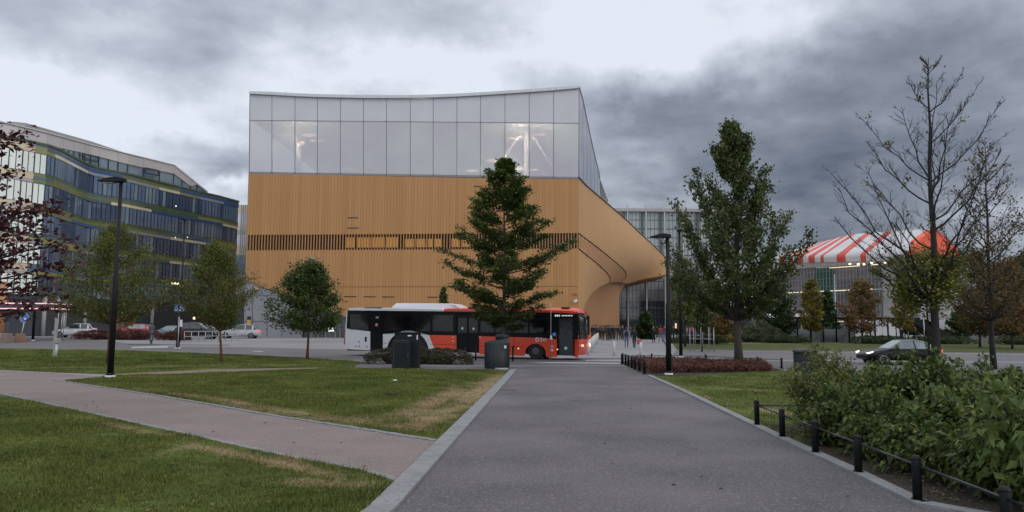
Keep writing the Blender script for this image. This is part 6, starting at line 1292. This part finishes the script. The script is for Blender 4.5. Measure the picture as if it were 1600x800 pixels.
for i in range(28):
    a = math.pi + math.pi * i / 27; mb.box((c.x + math.cos(a) * r, c.y + math.sin(a) * r, zA / 2), (.012, .012, zA - .1), rz=a)
mb.build('seam', M_['black'], d2)
mb = MB(); mb.tube([(c.x + .22, c.y - r - .1, .0), (c.x + .22, c.y - r - .1, .06)], .3, 18); mb.build('plinth', M_['concrete'], d2)
for px, top, Y in ((745, 552, 42), (802.5, 553, 41.5), (729, 552, 41)):
    b = GX(px, Y); mb = MB(); mb.tube([b, b + Vector((0, 0, .78))], .045, 10); mb.tube([b + Vector((0, 0, .78)), b + Vector((0, 0, .82))], .055, 10); tag(mb.build('bollard', M_['black'], origin=b), {745: 'slim black bollard left of the round container', 802.5: 'slim black bollard right of the round container', 729: 'slim black bollard at the right end of the low planting'}[px], 'bollard', 'slim black bollards at the crossing')
b = GX(1256, 22.6); d3 = thing('waste_container', b, 'dark waste container half hidden behind the foreground shrubs', 'bin'); mb = MB(); n = 30
mb.loft([[b + Vector((math.cos(2 * math.pi * i / n) * .33, math.sin(2 * math.pi * i / n) * .33, z + (.05 * math.cos(2 * math.pi * i / n) if z > .5 else 0))) for i in range(n)] for z in (.02, .5, 1.14)], closed=True); mb.build('drum', bpy.data.materials['bin_slats'], d3)
mb = MB(); mb.tube([b + Vector((0, 0, 1.12)), b + Vector((0, 0, 1.2)), b + Vector((0, 0, 1.25))], [.35, .34, .2], 24); mb.build('lid', mat('lid_grey', (.05, .05, .053), rough=.5), d3)
# thin bus stop pole
b = G(860.5, 563); t = thing('signal_pole', b, 'thin grey pole with small warning plates in front of the bus door', 'pole'); mb = MB(); mb.tube([b, (b.x, b.y, P(862, 487, b.y).z), (b.x, b.y, P(862, 474, b.y).z)], [.035, .03, .012], 8); mb.build('pole', M_['steel'], t)
c = P(861, 531, b.y - .05); mb = MB(); mb.tube([c, c + Vector((0, 0, .1)), c + Vector((0, 0, .26))], [.09, .07, .03], 10); mb.build('cone_lamp', M_['white'], t)
for py, cc in ((541, (.7, .25, .2)), (547, (.65, .5, .45))): c = P(862.5, py, b.y - .06); mb = MB(); mb.box(c, (.16, .02, .13)); mb.build('plate', mat('plate_%d' % py, cc, rough=.5), t)
# ------------------------------------------------------------------ low fences
def fence(name, posts, H, label, r=.046, backto=None):
    t = thing(name, posts[0], label, 'fence')
    for p in posts:
        mb = MB(); mb.tube([p, p + Vector((0, 0, H - .03)), p + Vector((0, 0, H))], [r, r, r * .72], 16); mb.tube([p + Vector((0, 0, H * .93)), p + Vector((0, 0, H * .95))], r * 1.12, 16); po = mb.build('post', M_['black'], t)
        mb = MB(); mb.tube([p, p + Vector((0, 0, .05))], r * 1.45, 14); mb.build('foot', M_['black'], po)
    for a, b_ in zip(posts[:-1], posts[1:]): mb = MB(); mb.tube([a + Vector((0, 0, H * .80)), b_ + Vector((0, 0, H * .80))], .014, 8); mb.build('rail', M_['rail'], t)
    if backto is not None: mb = MB(); mb.tube([posts[0] + Vector((0, 0, H * .8)), backto + Vector((0, 0, H * .8))], .014, 8); mb.build('rail', M_['rail'], t)
    return t
ps = [G(*q) for q in ((1183, 667), (1222.5, 686), (1274.5, 711), (1341.5, 742.5), (1434, 787))]; ps.append(ps[-1] + (ps[-1] - ps[-2]) * 1.02); ps.append(ps[-1] + (ps[-1] - ps[-2]))
fence('post_and_rail_fence', ps, .485, 'low black post and rail fence along the foreground shrubs', backto=ps[0] + Vector((9, .4, 0)))
ps2 = [G(*q) for q in ((973, 569), (977.5, 571), (982, 573), (987, 575.5), (992, 578), (999, 581), (1007, 585))]
f2 = fence('post_and_rail_fence', ps2, .55, 'short row of close black posts at the left end of the red bed', .055)
ps3 = [G(*q) for q in ((973, 569), (1020, 567.5), (1105, 569), (1187, 574), (1225, 576.5))]
fence('post_and_rail_fence', [p + Vector((0, .3, 0)) for p in ps3], .5, 'low black fence along the back of the red bed', .05)
# white bollards on the square
def boll(px, Y, lab, h=.95):
    b = GX(px, Y); mb = MB(); mb.tube([b, b + Vector((0, 0, h - .02)), b + Vector((0, 0, h))], [.085, .085, .06], 14); tag(mb.build('bollard', mat('bollard_pale', (.6, .6, .6), rough=.4) if 'bollard_pale' not in bpy.data.materials else bpy.data.materials['bollard_pale'], origin=b), lab, 'bollard', 'pale bollards on the square')
boll(959.5, 52, 'pale bollard in the open square, left of the couple'); boll(1001, 50, 'pale bollard in the open square, right of the couple')
for i in range(7): boll(919.5 + i * 2.4, 52 + i * 4.2, ['pale bollard nearest the bus nose in the receding row', 'second bollard of the receding row from the bus nose', 'third bollard of the receding row from the bus nose', 'fourth, middle bollard of the receding row', 'fifth bollard of the receding row, third from its far end', 'sixth bollard of the receding row, last but one', 'farthest bollard of the receding row by the timber wall'][i], 1.0)
# tree guard
t = thing('tree_guard', GX(1096, 60), 'cage of thin steel stakes round the sapling on the verge', 'tree guard')
for i in range(10): a = i * math.pi / 5; p = GX(1096, 60) + Vector((math.cos(a) * .95, math.sin(a) * .95, 0)); mb = MB(); mb.tube([p, p + Vector((0, 0, 1.9))], .02, 6); mb.build('stake', M_['steel'], t)
mb = MB(); p = GX(1096, 60)
for z in (1.0,): mb.tube([p + Vector((math.cos(i * math.pi / 10) * .95, math.sin(i * math.pi / 10) * .95, z)) for i in range(21)], .012, 4, cap=False)
mb.build('hoop', M_['steel'], t)

# ------------------------------------------------------------------ people
SKIN = mat('skin', (.40, .24, .17), (.34, .20, .14), scale=6, rough=.6); HAIR = mat('hair', (.03, .022, .018), (.05, .035, .025), scale=20, rough=.7); SHOE = mat('shoe', (.03, .03, .03), rough=.6)
def body_mesh(pose):
    hipz = .93; J = {'pel': (0, 0, .95), 'sp': (0, 0, 1.12), 'ch': (0, .01, 1.34), 'nk': (0, 0, 1.49), 'hd0': (0, -.01, 1.56), 'hd1': (0, -.02, 1.66), 'hd2': (0, -.01, 1.75)}
    J.update({'sl': (-.18, 0, 1.43), 'sr': (.18, 0, 1.43), 'el': (-.23, .02, 1.14), 'er': (.23, .02, 1.14), 'wl': (-.24, -.05, .90), 'wr': (.24, -.05, .90), 'fl': (-.24, -.07, .81), 'fr': (.24, -.07, .81),
              'hl': (-.09, 0, .92), 'hr': (.09, 0, .92), 'kl': (-.10, -.01, .50), 'kr': (.10, -.01, .50), 'al': (-.11, .02, .09), 'ar': (.11, .02, .09), 'tl': (-.12, -.15, .03), 'tr': (.12, -.15, .03)})
    if pose == 'walk': J.update({'kl': (-.10, -.17, .52), 'al': (-.10, -.26, .12), 'tl': (-.10, -.42, .06), 'kr': (.10, .04, .50), 'ar': (.10, .30, .15), 'tr': (.10, .20, .04), 'el': (-.23, .10, 1.15), 'wl': (-.23, .12, .92), 'fl': (-.23, .10, .83), 'er': (.23, -.06, 1.15), 'wr': (.22, -.20, .95), 'fr': (.22, -.25, .87)})
    if pose == 'phone': J.update({'el': (-.22, -.05, 1.15), 'wl': (-.10, -.25, 1.25), 'fl': (-.05, -.30, 1.30), 'er': (.22, -.05, 1.15), 'wr': (.10, -.25, 1.22), 'fr': (.05, -.30, 1.27)})
    if pose == 'ride': J.update({'ch': (0, -.16, 1.50), 'sp': (0, -.06, 1.25), 'pel': (0, 0, 1.05), 'nk': (0, -.22, 1.66), 'hd0': (0, -.25, 1.72), 'hd1': (0, -.28, 1.81), 'hd2': (0, -.27, 1.90), 'sl': (-.18, -.18, 1.58), 'sr': (.18, -.18, 1.58), 'el': (-.22, -.36, 1.36), 'er': (.22, -.36, 1.36), 'wl': (-.22, -.58, 1.22), 'wr': (.22, -.58, 1.22), 'fl': (-.20, -.66, 1.19), 'fr': (.20, -.66, 1.19), 'hl': (-.09, 0, 1.02), 'hr': (.09, 0, 1.02), 'kl': (-.11, -.40, .86), 'al': (-.11, -.22, .52), 'tl': (-.11, -.38, .47), 'kr': (.11, -.34, .66), 'ar': (.11, -.16, .28), 'tr': (.11, -.32, .23)})
    rad = {'pel': .145, 'sp': .13, 'ch': .155, 'nk': .06, 'hd0': .075, 'hd1': .10, 'hd2': .075, 'sl': .075, 'sr': .075, 'el': .052, 'er': .052, 'wl': .034, 'wr': .034, 'fl': .035, 'fr': .035, 'hl': .10, 'hr': .10, 'kl': .068, 'kr': .068, 'al': .045, 'ar': .045, 'tl': .042, 'tr': .042}
    ks = list(J); ix = {k: i for i, k in enumerate(ks)}; E = [('pel', 'sp'), ('sp', 'ch'), ('ch', 'nk'), ('nk', 'hd0'), ('hd0', 'hd1'), ('hd1', 'hd2'), ('ch', 'sl'), ('sl', 'el'), ('el', 'wl'), ('wl', 'fl'), ('ch', 'sr'), ('sr', 'er'), ('er', 'wr'), ('wr', 'fr'), ('pel', 'hl'), ('hl', 'kl'), ('kl', 'al'), ('al', 'tl'), ('pel', 'hr'), ('hr', 'kr'), ('kr', 'ar'), ('ar', 'tr')]
    me = bpy.data.meshes.new('person'); me.from_pydata([J[k] for k in ks], [(ix[a], ix[b]) for a, b in E], []); o = bpy.data.objects.new('tmp', me); COL.objects.link(o)
    md = o.modifiers.new('skin', 'SKIN'); md.use_smooth_shade = True
    for i, k in enumerate(ks): me.skin_vertices[0].data[i].radius = (rad[k] * (1.25 if k in ('ch', 'pel', 'sp') else 1), rad[k] * (.85 if k in ('ch', 'pel', 'sp') else 1)); me.skin_vertices[0].data[i].use_root = (k == 'pel')
    s = o.modifiers.new('sub', 'SUBSURF'); s.levels = 1; s.render_levels = 1
    dg = bpy.context.evaluated_depsgraph_get(); m2 = bpy.data.meshes.new_from_object(o.evaluated_get(dg)); bpy.data.objects.remove(o); m2.name = 'person_' + pose
    segs = [(a, b) for a, b in E]; zone = {'hd0': 0, 'hd1': 0, 'hd2': 0, 'nk': 0, 'fl': 0, 'fr': 0, 'wl': 1, 'wr': 1, 'ch': 1, 'sp': 1, 'sl': 1, 'sr': 1, 'el': 1, 'er': 1, 'pel': 2, 'hl': 2, 'hr': 2, 'kl': 2, 'kr': 2, 'al': 2, 'ar': 2, 'tl': 3, 'tr': 3}
    m2.materials.clear()
    for _ in range(4): m2.materials.append(None)
    for p in m2.polygons:
        c = p.center; best = min(ks, key=lambda k: (Vector(J[k]) - c).length - rad[k]); p.material_index = zone[best]; p.use_smooth = True
    hc = Vector(J['hd1']); return m2, hc
BOD = {k: body_mesh(k) for k in ('stand', 'walk', 'phone', 'ride')}
def hairmesh(hc):
    mb = MB(); rows = []
    for j in range(6): e = j / 5 * math.pi / 2; rows.append([hc + Vector((math.cos(a) * .108 * math.cos(e * .98), .025 + math.sin(a) * .115 * math.cos(e * .98), .01 + .115 * math.sin(e))) for a in [2 * math.pi * i / 14 for i in range(14)]])
    mb.loft(rows, closed=True); rows = [[hc + Vector((math.cos(a) * .106, .03 + math.sin(a) * .108, z)) for a in [math.pi * (i / 8) for i in range(9)]] for z in (.01, -.05, -.09)]; mb.loft(rows); return mb
cm_ = {}
def clo(c):
    if c not in cm_: cm_[c] = mat('cloth_%d' % len(cm_), c, tuple(v * .8 for v in c), scale=8, rough=.9)
    return cm_[c]
BLK, NAV, GRY, RDJ, DEN, BEI, WHT = (.012, .012, .014), (.015, .018, .035), (.05, .05, .055), (.35, .05, .05), (.08, .12, .20), (.30, .24, .17), (.5, .5, .5)
def person(loc, rz, pose, top, leg, label, group='people on the square', bag=None, s=1.0, pack=None):
    me, hc = BOD[pose]; t = thing('person', loc, label, 'person', group, rz); t.scale = (s, s, s)
    m = me.copy(); 
    for i, mm in enumerate((SKIN, clo(top), clo(leg), SHOE)): m.materials[i] = mm
    o = bpy.data.objects.new('body', m); COL.objects.link(o); o.parent = t
    hairmesh(hc).build('hair', HAIR, t, local=True)
    mb = MB(); mb.tube([hc + Vector((0, -.10, -.01)), hc + Vector((0, -.125, -.03))], [.012, .018], 6)
    mb.build('nose', SKIN, t, local=True)
    if pack: mb = MB(); mb.box((0, .20, 1.25), (.30, .18, .42)); o = mb.build('backpack', clo(pack), None, local=True, bevel=.05); o.parent = t; 
    return t
c1 = GX(979, 66); person(c1, R(170), 'walk', (.22, .26, .32), DEN, 'walker in a blue-grey jacket and jeans with a dark backpack, left of the couple', pack=NAV)
c2 = GX(991, 66); person(c2, R(182), 'walk', BLK, BLK, 'walker all in black carrying a red bag, right of the couple')
mb = MB(); q = c2 + Vector((.42, -.05, .32)); mb.prism([q + Vector((-.16, 0, 0)), q + Vector((.16, 0, 0)), q + Vector((.19, 0, .38)), q + Vector((-.19, 0, .38))], (0, .12, 0)); o = mb.build('bag', mat('bag_red', (.45, .05, .05), rough=.6), origin=q, bevel=.02); tag(o, 'red bag hanging from the hand of the walker in black', 'bag')
mb = MB(); mb.tube([q + Vector((-.08, .06, .38)), q + Vector((-.14, .06, .52)), q + Vector((-.05, .06, .38))], .012, 5); mb.build('handle', bpy.data.materials['bag_red'], o)
person(GX(1021, 80), R(10), 'phone', BLK, BLK, 'person in black facing the camera with hands raised near the second fin', pack=None)
person(GX(1032, 80), R(150), 'walk', RDJ, DEN, 'person in a dark red top and jeans left of the nearer lamp post')
person(GX(1038.5, 88), R(-20), 'stand', GRY, DEN, 'person in grey beside the red-topped one')
person(GX(1052, 92), R(100), 'stand', BLK, NAV, 'dark figure standing between the two right lamp posts')
person(GX(1012, 105), R(60), 'stand', GRY, BLK, 'small grey figure far back on the square')
lab = ['dark figure nearest the bollard row under the overhang', 'dark figure, second under the overhang', 'figure in brown, third under the overhang', 'figure in grey and black, fourth under the overhang', 'dark figure, fifth under the overhang', 'figure in navy, sixth under the overhang', 'figure in black with a bent head, seventh under the overhang', 'figure in beige, eighth under the overhang', 'dark figure, ninth and last before the walkers']
for i, (px, Y, tp, pose) in enumerate(((929, 90, BLK, 'stand'), (934, 92, NAV, 'phone'), (942, 88, (.10, .06, .04), 'stand'), (949, 90, GRY, 'phone'), (955, 96, BLK, 'stand'), (960, 92, NAV, 'walk'), (964.5, 89, BLK, 'phone'), (970, 98, (.2, .15, .1), 'stand'), (938, 99, BLK, 'stand'))):
    person(GX(px, Y), R((i * 73) % 360), pose, tp, BLK if i % 3 else GRY, lab[i])
lab = ['figure far behind the walkers, left', 'figure in a pale top far behind the walkers', 'figure in red far off between walkers and fins', 'dark far figure before the hall doors', 'far figure in navy before the hall doors', 'far figure under the second lamp, in black', 'far figure in beige near the tree guard', 'far figure in red near the tree guard', 'far figure in black near the tree guard', 'far figure in grey behind the tree guard']
for i, (px, Y) in enumerate(((926, 96), (931.5, 86), (945.5, 97), (952, 87), (958, 101), (967, 95), (973, 90), (948, 104))):
    person(GX(px, Y), R((i * 61 + 30) % 360), ('stand', 'phone', 'walk')[i % 3], (BLK, (.03, .02, .02), NAV)[i % 3], BLK, ['dark figure at the left end of the crowd under the overhang', 'dark figure near the bollards, in front of the crowd', 'dark walker in the rear of the crowd under the overhang', 'dark figure in the front of the crowd, centre', 'dark figure in the rear of the crowd, right of centre', 'dark walker at the right side of the crowd', 'dark figure at the right end of the crowd', 'dark figure farthest back in the crowd'][i])
for i, (px, Y, tp) in enumerate(((985, 120, GRY), (998, 118, WHT), (1005, 125, RDJ), (1027, 120, BLK), (1044, 112, NAV), (1058, 110, BLK), (1073, 105, BEI), (1081, 100, RDJ), (1088, 104, BLK), (1104, 102, GRY))):
    person(GX(px, Y), R((i * 97 + 20) % 360), 'stand', tp, BLK if i % 2 else DEN, lab[i])
person(GX(1407, 78), R(-60), 'walk', BLK, BLK, 'person in black walking past the white hoarding', s=1.05)
# driver inside the bus
dl, dz = bl(884, 523, .9); dr = RN + BD * dl + BN * 1.5; dr.z = .35
person(dr, BRZ + R(90), 'ride', (.5, .52, .55), NAV, 'bus driver in a pale shirt seen through the front door', group='people at the road', s=.93)
# cyclist and bicycle
cb2 = GX(241, 66); cy = person(cb2 + Vector((0, 0, -.02)), R(200), 'ride', (.05, .05, .06), (.10, .10, .12), 'cyclist in dark clothes riding in front of the red hedge', group='people at the road', s=.96)
bk = thing('bicycle', cb2, 'dark bicycle under the cyclist in front of the red hedge', 'bicycle', None, R(200))
for y in (-.62, .45):
    mb = MB(); mb.tube([(0, y + math.cos(i * math.pi / 12) * .33, .34 + math.sin(i * math.pi / 12) * .33) for i in range(25)], .022, 6, cap=False)
    for i in range(8): mb.tube([(0, y, .34), (0, y + math.cos(i * math.pi / 4) * .32, .34 + math.sin(i * math.pi / 4) * .32)], .004, 3)
    mb.build('wheel', M_['rubber'], bk, local=True)
mb = MB()
for a, b_ in (((0, .45, .34), (0, .0, .30)), ((0, 0, .30), (0, .12, .85)), ((0, .45, .34), (0, .1, .8)), ((0, .1, .78), (0, -.45, .85)), ((0, 0, .3), (0, -.47, .75)), ((0, -.62, .34), (0, -.44, 1.05))): mb.tube([a, b_], .018, 6)
mb.build('frame', M_['steel'], bk, local=True); mb = MB(); mb.tube([(-.25, -.55, 1.1), (0, -.46, 1.08), (.25, -.55, 1.1)], .014, 6); mb.build('handlebar', M_['black'], bk, local=True); mb = MB(); mb.box((0, .12, .9), (.14, .25, .06)); mb.build('saddle', M_['black'], bk, local=True, bevel=.02)
